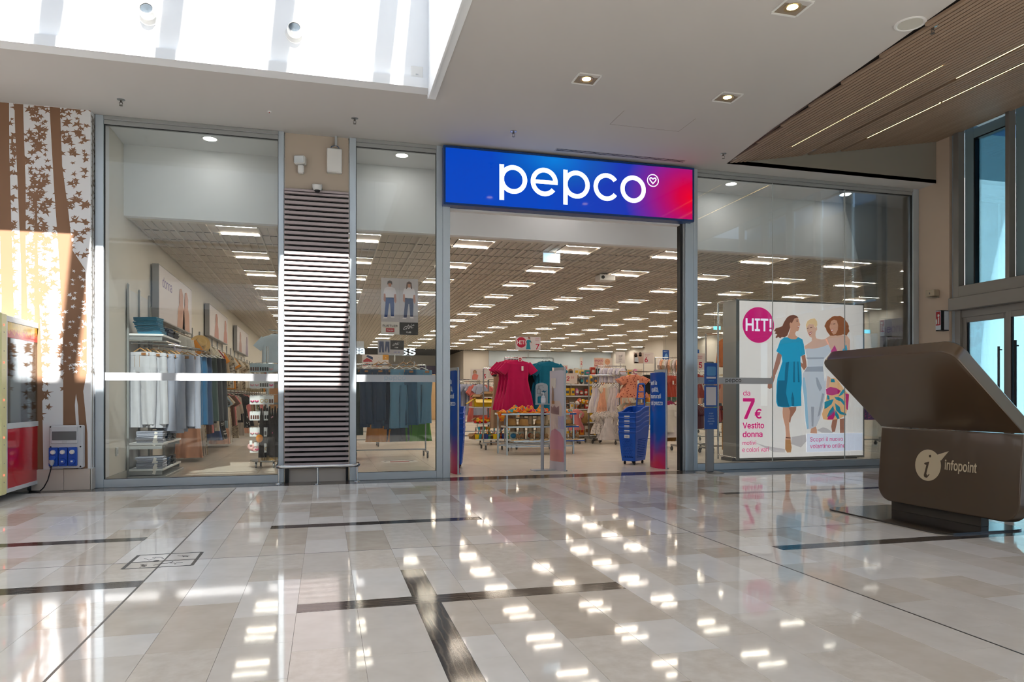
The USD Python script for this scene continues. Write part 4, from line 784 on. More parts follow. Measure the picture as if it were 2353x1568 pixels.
TXT = ((.06, 1.36, .07, .22, 'senti la'), (.10, 1.25, .07, .22, 'qualità,'), (.05, 1.14, .07, .32, 'innamorati'), (.08, 1.03, .07, .33, 'del prezzo'))
gate('security_gate', 'glossy blue anti-theft panel with red foot and slogan at the right of the entrance', 5.235, .74, 5.29, .27, 1.56, GM, TXT)
gate('security_gate', 'glossy blue anti-theft panel partly hidden by the left entrance post', 1.885, .83, 1.92, .35, 1.56, GM, TXT)
PKP = mat('#c9c3cc', .3, name='gate_white'); 
gate('security_gate', 'white and pink printed anti-theft panel in the middle of the entrance', 3.505, .82, 3.61, .37, 1.58, PKP, (), .03, extras=(
    (sbox(0, 0, .46, .13), mat('#c9c0c6', .3), 0), (Polygon([(.02, .14), (.44, .14), (.44, .50), (.36, .60), (.22, .66), (.08, .62), (.02, .5)]), mat('#c88a96', .35), 1), (rrect(.03, .14, .42, .33, .06), mat('#cc8c84', .35), 2),
    (Polygon([(.06, .62), (.36, .66), (.40, 1.0), (.34, 1.1), (.06, 1.1)]), mat('#d9c3b8', .35), 0), (Polygon([(.06, .9), (.33, .88), (.33, 1.02), (.25, .99), (.2, 1.03), (.14, .99), (.06, 1.02)]), mat('#a27f7c', .35), 2),
    (Polygon([(.1, 1.08), (.18, 1.08), (.18, 1.2), (.165, 1.3), (.14, 1.34), (.115, 1.3), (.1, 1.2)]), mat('#9d8273', .35), 2), (sbox(.1, 1.05, .2, 1.1), mat('#b07c4e', .35), 3), (rrect(.06, 1.3, .24, 1.46, .01), mat('#d5cdc4', .35), 1), (sbox(.3, .66, .44, .86), mat('#b5aac6', .35), 0)))

# hand sanitiser
HS = thing('sanitiser_stand', 'grey hand sanitiser stand with a rounded sign panel in the middle of the entrance', 'stand', (3.318, .62, 0))
SGR = mat('#9ea4ad', .4, name='stand_grey')
part('base_plate', cb(-.17, .19, -.10, .10, 0, .012, .003), SGR, HS); part('pole', cyl((0, 0, .01), (0, 0, 1.05), .026, 14), SGR, HS, smooth=40)
bd = unary_union([sbox(-.105, 1.05, .095, 1.30), Point(-.005, 1.285).buffer(.10, 20), ]).union(rrect(-.105, 1.2, .095, 1.375, .05)).difference(rrect(-.075, 1.06, .065, 1.17, .02))
part('panel', face_y(bd, .02, .008), mat('#a9adb0', .4), HS); part('tray', lathe([(0, 1.04), (.11, 1.04), (.12, 1.046), (.12, 1.055), (.115, 1.05), (0, 1.048)], 28).apply_translation((.0, -.02, 0)), SGR, HS, smooth=40)
part('bottle_icon', face_y(unary_union([sbox(-.08, 1.21, -.03, 1.29).difference(sbox(-.075, 1.215, -.035, 1.285)), sbox(-.065, 1.29, -.06, 1.335), sbox(-.05, 1.29, -.045, 1.335), sbox(-.07, 1.335, .015, 1.34), sbox(.012, 1.31, .02, 1.32)]), .0115, .001), mat('#3c464c', .5), HS)
part('hand_icon', face_y(Polygon([(-.02, 1.235), (.02, 1.265), (.05, 1.255), (.075, 1.265), (.065, 1.245), (.03, 1.222), (-.01, 1.225), (.01, 1.245)]), .0115, .001), mat('#0e5674', .5), HS)
t = thing('sanitiser_bottle', 'clear pump bottle of sanitiser standing on the tray of the grey stand', 'bottle', (3.325, .59, 1.056))
part('body', lathe([(0, 0), (.036, 0), (.038, .01), (.038, .095), (.03, .115), (.014, .125), (.014, .135)], 20), mat('#cdd3da', .15, spec=.6), t, smooth=40); part('label', lathe([(.0386, .02), (.0388, .021), (.0388, .085), (.0386, .086)], 20), mat('#e2e0e4', .5), t, smooth=40); part('pump', [cyl((0, 0, .13), (0, 0, .165), .009, 10), cb(-.035, .012, -.007, .007, .16, .175, .003)], WPLAST, t)

# stacked blue shopping baskets
BB = mat('#0b55c0', .32, spec=.5, name='basket_blue'); BBD = mat('#0a4cb0', .35)
def wallpoly_holes(wb, wt, h, rows):
    P = Polygon([(-wb / 2, 0), (wb / 2, 0), (wt / 2, h), (-wt / 2, h)]); hs = []; nx = int(wb / .034)
    for r in range(rows):
        for c in range(nx):
            x = (c - (nx - 1) / 2 + (.5 if r % 2 else 0)) * .034; z = .07 + r * .030
            if abs(x) < wb / 2 - .03 and z < h - .11: hs.append(affinity.rotate(sbox(x - .011, z - .008, x + .011, z + .008), 28))
    return P.difference(unary_union(hs)) if hs else P
def basket_mesh(rows):
    W0, W1, D0, D1, H = .235, .315, .40, .52, .50; ms = []
    # local: front faces -y, tapering upwards outwards
    def panel(P, fn):
        e = ext(P, .006); v = e.vertices.copy(); e.vertices = np.array([fn(a, b, c) for a, b, c in v]); return e
    yf = lambda z: -(D0 + (D1 - D0) * z / H) / 2; xs = lambda z: (W0 + (W1 - W0) * z / H) / 2
    side_top = lambda y: H + .10 * (1 / (1 + math.exp(-(y + .02) * 16)))
    front = panel(wallpoly_holes(W0, W1, H, rows), lambda a, b, c: (a, yf(b) - c, b)); back = panel(Polygon([(-W0 / 2, 0), (W0 / 2, 0), (W1 / 2 + .01, H + .10), (-W1 / 2 - .01, H + .10)]), lambda a, b, c: (a, -yf(b) + c, b))
    prof = [(y, side_top(y)) for y in np.linspace(-D1 / 2, D1 / 2 + .02, 14)]
    sp = Polygon([(-D0 / 2, 0), (D0 / 2, 0)] + [(y, z) for y, z in prof[::-1]]); hs = wallpoly_holes(D0, D1, H, rows); sp = sp.intersection(hs.union(sbox(-1, H - .10, 1, 2)).union(sbox(-1, 0, 1, .05)).buffer(.0001))
    for s in (-1, 1): ms.append(panel(sp, lambda a, b, c: (s * (xs(min(b, H)) + c), a, b)))
    rim = [tube([(-W1 / 2, -D1 / 2, H), (W1 / 2, -D1 / 2, H)], .012, 8)] + [tube([(s * (W1 / 2), y, z) for y, z in prof], .012, 8) for s in (-1, 1)] + [tube([(-W1 / 2, D1 / 2 + .02, H + .10), (W1 / 2, D1 / 2 + .02, H + .10)], .012, 8)]
    return [front, back, bx(-W0 / 2, W0 / 2, -D0 / 2, D0 / 2, 0, .008)] + ms, rim
WSTK = mat('#d3d6de', .5)
def basket(label, loc, rz, rows, wheels, handle):
    t = thing('shopping_basket', label, 'shopping basket', loc, rz, 'stacked blue shopping baskets'); body, rim = basket_mesh(rows)
    part('body', body, BB, t); part('rim', rim, BB, t, smooth=40); s = part('label_plate', cb(-.05, .05, -.268, -.255, .395, .45, .003), WSTK, t)
    part('label_print', on_y(at(lettering('pepco', .018, .06, True), x=-.03, y=.414), -.2685), mat('#8d929c', .5), s)
    part('band', [cb(-.16, .16, -.268, -.262, .47, .49, .002)], BBD, t)
    if wheels:
        for x in (-.09, .09):
            for y in (-.16, .16): part('wheel', [cyl((x - .01, y, -.035), (x + .01, y, -.035), .028, 14), bx(x - .014, x + .014, y - .012, y + .012, -.035, .0)], RUBBER, t)
    if handle:
        fr = [tube([(s * .075, .27, .5), (s * .072, .29, .75), (s * .06, .31, .98), (s * .045, .315, 1.0)], .014, 8) for s in (-1, 1)] + [tube([(-.05, .315, 1.0), (.05, .315, 1.0)], .016, 8)] + [tube([(-.07, .30, z), (.07, .30, z)], .011, 8) for z in (.62, .74, .86)]
        part('pull_handle', fr, BB, t, smooth=40)
    return t
for (x, y, rz, side) in ((5.17, 1.25, -50, 'right'), (2.06, 1.45, -14, 'left')):
    for k in range(5):
        word = ('bottom', 'second from bottom', 'middle', 'second from top', 'top')[k]
        basket(f'blue shopping basket, {word} of the nested stack at the {side} of the entrance', (x, y, .065 + .082 * k), rz, 11 if k == 0 else 0, k == 0, k == 4)

# ------------------------------------------------------------------ merchandise: garments
def drape(levels, amp=(0., .02), k=14., seed=0, nt=32, nz=12, p=2.6, closed_bottom=False):
    """a hanging tube of cloth: levels (z, half width, half depth, x shift) from the top down, rippled more towards the hem"""
    rn = random.Random(seed); L = np.array([l if len(l) == 4 else (*l, 0.) for l in levels], float); zs = np.unique(np.concatenate([L[:, 0], np.linspace(L[0, 0], L[-1, 0], nz)]))[::-1]
    hw, hd, sx = (np.interp(-zs, -L[:, 0], L[:, i]) for i in (1, 2, 3)); t = np.arange(nt) * 2 * PI / nt; ph, ph2 = rn.random() * 6, rn.random() * 6; v = []
    for i, z in enumerate(zs):
        f = (zs[0] - z) / (zs[0] - zs[-1] + 1e-9); a = amp[0] + (amp[1] - amp[0]) * f
        c, s = np.cos(t), np.sin(t); x = hw[i] * np.sign(c) * np.abs(c) ** (2 / p); y = hd[i] * np.sign(s) * np.abs(s) ** (2 / p)
        wv = np.sin(k * x / max(hw.max(), 1e-6) * 1.3 + ph + 1.2 * f) + .5 * np.sin(k * .47 * x / max(hw.max(), 1e-6) + ph2 - 2 * f)
        v.append(np.column_stack([x + sx[i], y + a * wv * (.6 + .4 * np.abs(s)), np.full(nt, z)]))
    v = np.vstack(v); n = len(zs); f = []
    for i in range(n - 1):
        for j in range(nt):
            a, b, c, d = i * nt + j, i * nt + (j + 1) % nt, (i + 1) * nt + j, (i + 1) * nt + (j + 1) % nt; f += [(a, d, b), (a, c, d)]
    for j in range(1, nt - 1): f.append((0, j, j + 1))
    if closed_bottom:
        o = (n - 1) * nt
        for j in range(1, nt - 1): f.append((o, o + j + 1, o + j))
    return V(v, np.array(f))
def sleeve(p0, p1, r0, r1, flat=.4):
    m = tube(np.linspace(p0, p1, 5), np.linspace(r0, r1, 5), 10); v = m.vertices.copy(); v[:, 1] *= flat; m.vertices = v; return m
HANG = mat('#161617', .45, name='hanger_black'); HANGW = mat('#d9d7d3', .4); HANGT = mat('#b58a58', .5); TAGM = mat('#e6e2dc', .5, name='price_tag')
def hanger(w=.19, z=0., m_hook=True):
    pts = [(-w, 0, z - .075), (-w * .55, 0, z - .03), (0, 0, z + .012), (w * .55, 0, z - .03), (w, 0, z - .075)]
    body = tube(pts, .0085, 6); bar = tube([(-w * .9, 0, z - .075), (w * .9, 0, z - .075)], .005, 5)
    hook = tube([(0, 0, z + .01), (0, 0, z + .045), (.014, 0, z + .06), (.022, 0, z + .078), (.012, 0, z + .096), (-.006, 0, z + .096)], .0025, 5)
    return [body, bar], hook
def tee(len_, w=.21, hem=.23, sl=.2, long=False, seed=0, waist=None, flare=.0, amp=(.004, .02), k=12, d=.035):
    lv = [(0, .07, .02), (-.022, .10, .026), (-.05, w * .92, d * .8), (-.09, w, d)]
    if waist: lv += [(-waist, w * .9, d), (-waist - .012, w * .88, d * .95)]
    lv += [(-len_, hem + flare, d * 1.15 + flare * .25)]
    ms = [drape(lv, amp, k, seed)]
    for s in (-1, 1):
        if long: ms.append(sleeve((s * w * .86, 0, -.09), (s * (w + .055), .01, -.09 - sl), .062, .045))
        elif sl: ms.append(sleeve((s * w * .80, 0, -.085), (s * (w + .09), .005, -.09 - sl), .075, .085))
    return ms
def strap(len_, w=.15, hem=.2, seed=0, waist=.2, amp=(.004, .03), k=12, d=.03):
    lv = [(-.09, w, d), (-waist, w * .95, d), (-waist - .01, w, d), (-len_, hem, d * 1.6)]
    return [drape(lv, amp, k, seed)] + [tube([(s * w * .6, 0, -.09), (s * w * .5, 0, -.005)], .008, 5) for s in (-1, 1)]
def jeans(len_=1.02, w=.20, hem=.105, seed=0, short=False):
    rj = random.Random(seed); d = .05; ms = [drape([(0, w * .92, d * .7), (-.05, w * .96, d * .9), (-.20, w * 1.02, d), (-.27, w * 1.0, d * .9)], (.002, .006), 9, seed, nz=8)]
    for s in (-1, 1):
        dx = rj.uniform(-.05, .05); L_ = len_ * rj.uniform(.95, 1.03); ms.append(drape([(-.24, w * .52, d * .95, s * w * .48), (-.5 * L_, w * .44, d * .85, s * w * .48 + dx * .5), (-L_, hem, d * .75, s * w * .46 + dx)], (.003, .014), 6, seed + s, nt=20, nz=12, closed_bottom=True))
    return ms
def skirt(len_, w=.17, hem=.26, seed=0): return [drape([(0, w, .03), (-.04, w, .03), (-len_, hem, .06)], (.002, .03), 15, seed)]
PROTO = {}
def hang(key, build, m, label, cat, group, loc, rz=0., sc=None, name='hanging_garment', hw=.19, hm=None, hz=0., extra=None):
    """hangs one garment: the first of its key is built with its parts, the next are copies"""
    if key in PROTO: return copy(PROTO[key], loc, rz, label, group, sc)
    t = thing(name, label, cat, loc, rz, group, sc)
    ms = build(); part('fabric', ms, m, t, smooth=50)
    b, hk = hanger(hw, hz); part('hanger', b, hm or HANG, t, smooth=40); part('hook', hk, CHROME, t, smooth=40)
    if extra: extra(t)
    PROTO[key] = t; return t
def tagged(x, z, y=-.05, h=.09, m=None):
    def f(t): part('price_tag', at(cb(-.018, .018, -.0015, .0015, -h, 0, .0005), x=x, y=y, z=z), m or TAGM, t)
    return f
def waistband(w, d, tagx=None):
    def f(t):
        part('waistband', drape([(.004, w * .93, d * .75), (-.04, w * .975, d * .92)], (.002, .003), 9, 1, nz=4), t_mat, t, smooth=50)
        part('patch', cb(w * .35, w * .75, -d * .95, -d * .86, -.045, -.01, .002), mat('#9c6a3c', .6), t)
        for s in (-.045, .045): part('stitch_line', [bx(s * w * 5 - .0015, s * w * 5 + .0015, -d * 1.02, -d * .99, -.2, -.05)], mat('#a98552', .7), t)
    t_mat = waistband.m
    return f
# ---- folded piles
def folded(w=.30, d=.26, h=.035, seed=0, layers=2):
    """one folded garment: stacked rounded layers whose fold shows at the front"""
    rn = random.Random(seed); ms = []; hh = h / layers
    for i in range(layers):
        P = rrect(-w / 2 + rn.uniform(0, .012), 0, w / 2 - rn.uniform(0, .012), hh * .96, hh * .46, 5); e = ext(P, d - rn.uniform(0, .02)); v = e.vertices
        ms.append(V(np.column_stack([v[:, 0], v[:, 2] - d / 2, v[:, 1] + i * hh]), e.faces))
        # rounded nose of the fold
        ms.append(at(tube([(-w / 2 + .01, 0, 0), (w / 2 - .01, 0, 0)], hh * .5, 8), y=-d / 2 + .002, z=i * hh + hh * .48))
    m = join(ms); v = m.vertices.copy(); v[:, 2] += .006 * np.sin(v[:, 0] * 16 + seed) * (v[:, 2] / h + .3); v[:, 2] = np.maximum(v[:, 2], 0.); m.vertices = v; return m
def pile(name, labels, cat, group, x, y, z, n, h, m, rz=0., w=.30, d=.26, tags=False, jit=.012, lean=0.):
    rn = random.Random(int(abs(x * 97 + y * 31 + z * 13) * 10))
    for i in range(n):
        lab = labels(i); key = (name, id(m), w, d, h, i % 2, tags)
        loc = (x + rn.uniform(-jit, jit) + lean * i, y + rn.uniform(-jit, jit), z + i * (h + .001)); r = rz + rn.uniform(-4, 4)
        if key in PROTO: copy(PROTO[key], loc, r, lab, group); continue
        t = thing(name, lab, cat, loc, r, group); part('folded_cloth', folded(w, d, h, i), m, t, smooth=50)
        if tags: part('price_tag', [at(cb(-.02, .02, -.001, .001, -.11, 0, .0005), x=w * .25, y=-d / 2 - .012, z=h * .6, ry=18)], TAGM, t)
        PROTO[key] = t
DEN = dict(grey=cloth('#a3a8b8', .35, 220.), lgrey=cloth('#c6c8d0', .35, 220.), blue=cloth('#22587f', .35, 220.), navy=cloth('#1b3350', .35, 220.), black=cloth('#17181d', .3, 220.), teal=cloth('#3d86a6', .35, 220.), mid=cloth('#2c5878', .35, 220.), light=cloth('#5d8aa6', .35, 220.), ink=cloth('#1a3652', .35, 220.), green=cloth('#20332f', .3, 220.))
def put_jeans(col, label, group, loc, rz=0., sc=None, short=False):
    waistband.m = DEN[col]
    v_ = int(abs(loc[0] * 50)) % 3
    return hang(('jeans', col, v_), lambda: jeans(1.0, seed=len(col) * 3 + v_), DEN[col], label, 'jeans', group, loc, rz, sc, name='jeans', hw=.17, hm=HANGT if col in ('grey', 'lgrey') else HANGW, hz=.045, extra=waistband(.20, .05))

# ---- A: jeans bay at the front of the left wall
UPR = mat('#9ea2a4', .35, metal=.6, name='rack_metal')
def upright(x, y, z0, z1, w=.03):
    return [cb(x - w / 2, x + w / 2, y - w / 2, y + w / 2, z0, z1, .003)] + [bx(x - .006, x + .006, y - w / 2 - .0008, y - w / 2 + .001, z, z + .022) for z in np.arange(z0 + .05, z1, .10)]
SHW = mat('#dfe2e4', .35, name='shelf_white')
BAY = thing('wall_shelving', 'white and grey wall shelving with three shelves for folded jeans behind the left window', 'shelving', (-2.70, 1.0, 0))
for y in (0., .62, 1.24): part('upright', upright(.0, y, .0, 2.76), UPR, BAY)
for z, lab in ((.105, 'low'), (.475, 'mid'), (2.03, 'top')):
    part('shelf', [cb(.015, .46, -.02, 1.26, z, z + .03, .004)], SHW, BAY); part('shelf_bracket', [bx(.015, .44, y - .003, y + .003, z - .06, z) for y in (.0, 1.24)], UPR, BAY)
part('label_holder', cb(.455, .47, .70, 1.26, 1.88, 1.99, .004), mat('#b3abc4', .4), BAY)
part('back_panel', bx(-.02, -.015, .0, 1.24, .1, 2.7), mat('#c9ccce', .5), BAY)
part('hanging_bar', [tube([(.03, .02, 1.93), (.50, .12, 1.92), (.88, .40, 1.88)], .011, 8), tube([(.03, .75, 1.93), (.50, .78, 1.92), (.88, .95, 1.88)], .011, 8), bx(.02, .5, -.02, 1.2, 1.95, 1.965)], CHROME, BAY)
part('base_tray', [cb(.0, .50, -.05, 1.26, 0.0, .035, .004)], UPR, BAY)
for i in range(9):
    put_jeans('lgrey' if i < 4 else 'grey', f'{"pale" if i < 4 else "light"} grey jeans, {ordn(i)} from the left on the front arm', 'light grey jeans behind the left window', (-2.56 + .072 * i, 1.07 + .036 * i, 1.80 - .004 * i), (-28, -44, -20, -52, -38, -30, -48, -24, -14)[i], (.95 + .05 * (i % 2), 1.3, 1.06 + .03 * (i % 3)))
for i, c in enumerate(('blue', 'blue', 'navy', 'green', 'black', 'black')):
    put_jeans(c, f'{("bright blue", "mid blue", "dark navy", "dark green", "black", "last black")[i]} jeans to the right of the light grey ones on the left window rack', 'dark jeans behind the left window', (-1.95 + .055 * i, 1.45 + .10 * i, 1.76), -24, (.86, 1.3, 1.0))
pile('folded_jeans', lambda i: f'folded teal jeans, {ordn(i)} from the bottom of the top-shelf pile', 'jeans', 'folded teal jeans on the top shelf', -2.42, 1.16, 2.06, 8, .030, DEN['teal'], -6, .33, .27, lean=-.008)
pile('folded_jeans', lambda i: f'folded navy jeans, {ordn(i)} from the bottom behind the teal pile', 'jeans', 'folded navy jeans on the top shelf', -2.40, 1.52, 2.06, 4, .03, DEN['navy'], -4, .33, .27)
pile('folded_jeans', lambda i: f'folded black jeans, {ordn(i)} from the bottom at the far end of the top shelf', 'jeans', 'folded black jeans on the top shelf', -2.40, 1.92, 2.06, 3, .03, DEN['black'], -4, .33, .27)
for z, wd in ((.505, 'middle'), (.135, 'bottom')):
    pile('folded_jeans', lambda i: f'folded grey jeans, {ordn(i)} from the bottom at the front of the {wd} shelf', 'jeans', f'folded grey jeans on the {wd} shelf', -2.43, 1.14, z, 4, .042, DEN['grey'], 2, .36, .28, tags=True)
    pile('folded_jeans', lambda i: f'folded blue jeans, {ordn(i)} from the bottom in the middle of the {wd} shelf', 'jeans', f'folded blue jeans on the {wd} shelf', -2.42, 1.50, z, 3, .04, DEN['ink'], 2, .34, .27, tags=True)
    pile('folded_jeans', lambda i: f'folded black jeans, {ordn(i)} from the bottom at the back of the {wd} shelf', 'jeans', f'folded black jeans on the {wd} shelf', -2.42, 1.88, z, 3, .04, DEN['black'], 2, .34, .27, tags=True)
t = thing('wall_socket', 'white wall socket low on the left wall inside the window', 'socket', (-2.73, .52, .42)); part('plate', cb(0, .02, -.04, .04, -.06, .06, .004), WPLAST, t); part('insert', cb(.02, .024, -.02, .02, -.03, .03, .002), GPLAST, t)

# ---- B: the two long rails of the left wall
LW = thing('wall_rail', 'long double clothes rail on the left wall reaching deep into the shop', 'clothes rail', (-2.71, 2.45, 0))
for y in np.arange(0, 21, .9): part('upright', upright(0, y, .0, 2.62 if y < 12 else 2.5), UPR, LW)
part('upper_bar', [cyl((.30, 0, 2.26), (.30, 21, 2.26), .012, 8)], CHROME, LW); part('lower_bar', [cyl((.30, 0, 1.30), (.30, 21, 1.30), .012, 8)], CHROME, LW)
part('arm', [cyl((0, y, z), (.30, y, z), .010, 6) for y in np.arange(0, 21, .9) for z in (2.26, 1.30)], UPR, LW)
FAB = dict(white=cloth('#ddd8ce'), orange=cloth('#d98a1c'), khaki=cloth('#a39478'), beige=cloth('#b9a78d'), stripe=cloth('#d9d2c4', pat=('hstripe', '#37322e', 9.)), patt=cloth('#a8987c', pat=('blobs', '#5e503c', 26.)), cream=cloth('#d6ccb8'), dots=cloth('#d8ccbc', pat=('dots', '#2c2624', 14.)), olive=cloth('#6d6a48'), black=cloth('#1a1a1c'), brown=cloth('#5c3826'), pink=cloth('#d87f80'), taupe=cloth('#b3a698'), blue=cloth('#34508a'), red=cloth('#8c1520'), bdots=cloth('#1c1a1b', pat=('dots', '#c9c2bc', 16.)), denim=cloth('#8fa3ae'), peach=cloth('#e3a98a'), lav=cloth('#a9adc0'), coral=cloth('#cc6a60'), rust=cloth('#a5402c'), sweater=cloth('#d27a3c', .5, 40.), lilac=cloth('#cfc8d8'), tan=cloth('#a87c48'), maroon=cloth('#5e1c24'), tulle=cloth('#ded6d6'), peachp=cloth('#dd8f72', pat=('dots', '#8a3c34', 22.)), kidw=cloth('#dcd3cc', pat=('dots', '#8f8a88', 24.)), green=cloth('#4b8a24'), slate=cloth('#3a4450'), teal=cloth('#0f6f8c'), magenta=cloth('#c20f55'), sand=cloth('#b39578'), yellow=cloth('#d8b416'), paleb=cloth('#b8c8d4'), hot=cloth('#d8407c'), purple=cloth('#5b3470', pat=('dots', '#c03a70', 30.)), mint=cloth('#7fb59a'), gold=cloth('#c79a2c'))
COLN = dict(white='white', orange='orange', khaki='khaki', beige='beige', stripe='black and white striped', patt='brown patterned', cream='cream', dots='cream dotted', olive='olive', black='black', brown='dark brown', pink='pink', taupe='taupe', blue='blue', red='dark red', bdots='black and white dotted', denim='pale denim', peach='peach', lav='grey lavender', coral='coral', rust='rust red', sweater='orange', lilac='lilac', tan='tan', maroon='maroon', tulle='white tulle', peachp='peach printed', kidw='white dotted', green='green', slate='slate grey', teal='teal', magenta='magenta pink', sand='sand', yellow='yellow', paleb='pale blue', hot='hot pink', purple='purple glittering', mint='mint', gold='gold')
def garment(kind, col, label, group, loc, rz=0., sc=None):
    B = dict(blouse=(lambda: tee(.74, .215, .24, .46, True, seed=3, amp=(.004, .016)), 'blouse'), tee=(lambda: tee(.66, .21, .225, .17, seed=5, amp=(.003, .014)), 't-shirt'), tunic=(lambda: tee(.82, .2, .25, .2, seed=8, amp=(.004, .02)), 'tunic'),
             dress=(lambda: tee(1.03, .205, .25, .17, seed=2, waist=.38, flare=.05, amp=(.002, .024), k=16), 'dress'), maxi=(lambda: strap(1.22, .16, .24, seed=4, waist=.3, amp=(.004, .035)), 'long dress'), top=(lambda: strap(.6, .17, .2, seed=6, waist=.12), 'camisole'),
             kid=(lambda: tee(.52, .15, .20, .08, seed=7, waist=.2, flare=.09, amp=(.002, .022), k=14), 'child dress'), kidtop=(lambda: tee(.40, .15, .17, .12, seed=9, amp=(.003, .012)), 'child shirt'), tutu=(lambda: strap(.62, .11, .30, seed=10, waist=.2, amp=(.002, .03), k=20, d=.04), 'tulle dress'), skirt=(lambda: skirt(.62, .15, .22, seed=12), 'skirt'), sweater=(lambda: tee(.58, .2, .21, .42, True, seed=13, amp=(.004, .012)), 'sweater'), shorts=(lambda: skirt(.33, .16, .19, seed=14), 'shorts'), trousers=(lambda: jeans(.95, .17, .10, seed=15), 'trousers'))
    b, cat = B[kind]
    return hang((kind, col), b, FAB[col], label, cat, group, loc, rz, sc, name=cat.replace('-', '_').replace(' ', '_'), hw=.19 if 'kid' not in kind and kind != 'tutu' else .12, hm=HANGW if kind in ('kid', 'kidtop', 'tutu', 'skirt') else HANG, extra=tagged(.06, -.13))
def row(n, start, step, seq, place, group, rz=0., jr=6, z=None, sc=(1, 1, 1), frm='front', jz=.0):
    """n garments in a row; seq is a cycle of (kind, colour); every label says which one of the row it is"""
    rn = random.Random(int(abs(start[0] * 71 + start[1] * 37 + start[2] * 11))); seen = {}
    for i in range(n):
        kind, col = seq[i % len(seq)] if not callable(seq) else seq(i); k = seen.get((kind, col), 0); seen[(kind, col)] = k + 1
        nm = dict(blouse='blouse', tee='T-shirt', tunic='tunic', dress='dress', maxi='long dress', top='camisole', kid='child dress', kidtop='child shirt', tutu='dress', skirt='skirt', sweater='sweater', shorts='shorts', trousers='trousers')[kind]
        lab = f'{COLN[col]} {nm} {place}, {ordn(i)} from the {frm}'
        loc = tuple(start[a] + step[a] * i + (rn.uniform(-.012, .012) if a < 2 else rn.uniform(-jz, jz)) for a in range(3))
        garment(kind, col, lab, group, loc, rz + rn.uniform(-jr, jr), sc)
UP = [('blouse', 'white'), ('blouse', 'white'), ('top', 'orange'), ('tunic', 'orange'), ('tunic', 'khaki'), ('blouse', 'beige'), ('tunic', 'khaki'), ('tunic', 'patt'), ('tunic', 'patt'), ('blouse', 'stripe'), ('blouse', 'stripe'), ('blouse', 'black'), ('tunic', 'cream'), ('tee', 'cream'), ('tunic', 'olive'), ('top', 'patt'), ('blouse', 'dots'), ('tee', 'dots'), ('tunic', 'beige'), ('tee', 'red'), ('blouse', 'white')]
LOW = [('maxi', 'peach'), ('maxi', 'cream'), ('maxi', 'taupe'), ('maxi', 'taupe'), ('maxi', 'patt'), ('tunic', 'brown'), ('tunic', 'brown'), ('tunic', 'pink'), ('tunic', 'pink'), ('tunic', 'black'), ('top', 'olive'), ('blouse', 'taupe'), ('tunic', 'cream'), ('dress', 'blue'), ('dress', 'black'), ('top', 'red'), ('dress', 'bdots'), ('dress', 'bdots'), ('tunic', 'black'), ('tee', 'denim'), ('tunic', 'denim'), ('tunic', 'sand'), ('tee', 'cream')]
row(34, (-2.38, 2.62, 2.20), (0, .17, 0), UP, 'on the upper left wall rail', 'garments on the upper left wall rail', 0, 9, sc=(.98, 1.1, 1))
row(32, (-2.36, 3.55, 1.24), (0, .17, 0), LOW, 'on the lower left wall rail', 'garments on the lower left wall rail', 0, 9, sc=(.98, 1.15, .95))
row(24, (-2.38, 8.6, 2.18), (0, .42, 0), lambda i: UP[(i * 5 + 3) % len(UP)], 'far back on the upper rail', 'far garments on the upper left wall rail', 0, 9)
row(24, (-2.36, 9.2, 1.24), (0, .42, 0), lambda i: LOW[(i * 7 + 4) % len(LOW)], 'far back on the lower rail', 'far garments on the lower left wall rail', 0, 9, sc=(1, 1.1, .92))
STRAW = cloth('#cfae72', .6, 160.); STRAWD = cloth('#b98f55', .6, 160.); STRAWL = cloth('#d9c8a0', .6, 160.); BANDB = mat('#15120f', .6)
def hatmesh(r=.17, crown=.10, h=.11, wob=.012, seed=0):
    m = lathe([(0, h), (crown * .55, h), (crown * .82, h * .97), (crown * .93, h * .80), (crown, 0.012), (crown + .006, .004), (r * .85, .004), (r, .01), (r, .006), (r * .85, .0), (crown, .0)], 36); v = m.vertices.copy(); a = np.arctan2(v[:, 1], v[:, 0]); rr = np.hypot(v[:, 0], v[:, 1]); v[:, 2] += wob * np.clip((rr - crown) / (r - crown), 0, 1) * (1 + np.sin(2 * a + seed)); v[:, 2] -= .018 * (rr < crown * .5) * (1 - rr / (crown * .5 + 1e-9)); m.vertices = v; return m
def hat(label, loc, col, rz=0., band=True, group='straw hats', sc=None, rx=0., crown=.10, h=.11):
    key = ('hat', id(col), band, crown)
    if key in PROTO: return copy(PROTO[key], loc, rz, label, group, sc, rx)
    t = thing('straw_hat', label, 'hat', loc, rz, group, sc, rx); part('straw_body', hatmesh(crown=crown, h=h), col, t, smooth=50)
    if band: part('hat_band', lathe([(crown * .995 + .003, .012), (crown * .975 + .004, .04), (crown * .97 + .002, .042)], 36), BANDB, t, smooth=50)
    PROTO[key] = t; return t
hat('yellow straw hat hung on its side among the garments of the left wall rail', (-2.16, 3.55, 2.10), STRAW, 20, False, rx=70, h=.13)
for i in range(3): hat(f'tan straw hat hung below the upper left wall rail, {ordn(i)} from the front', (-2.25, 3.35 + .16 * i, 1.43), STRAWD, 0, False, rx=18, group='tan straw hats under the left rail', h=.13, crown=.11)
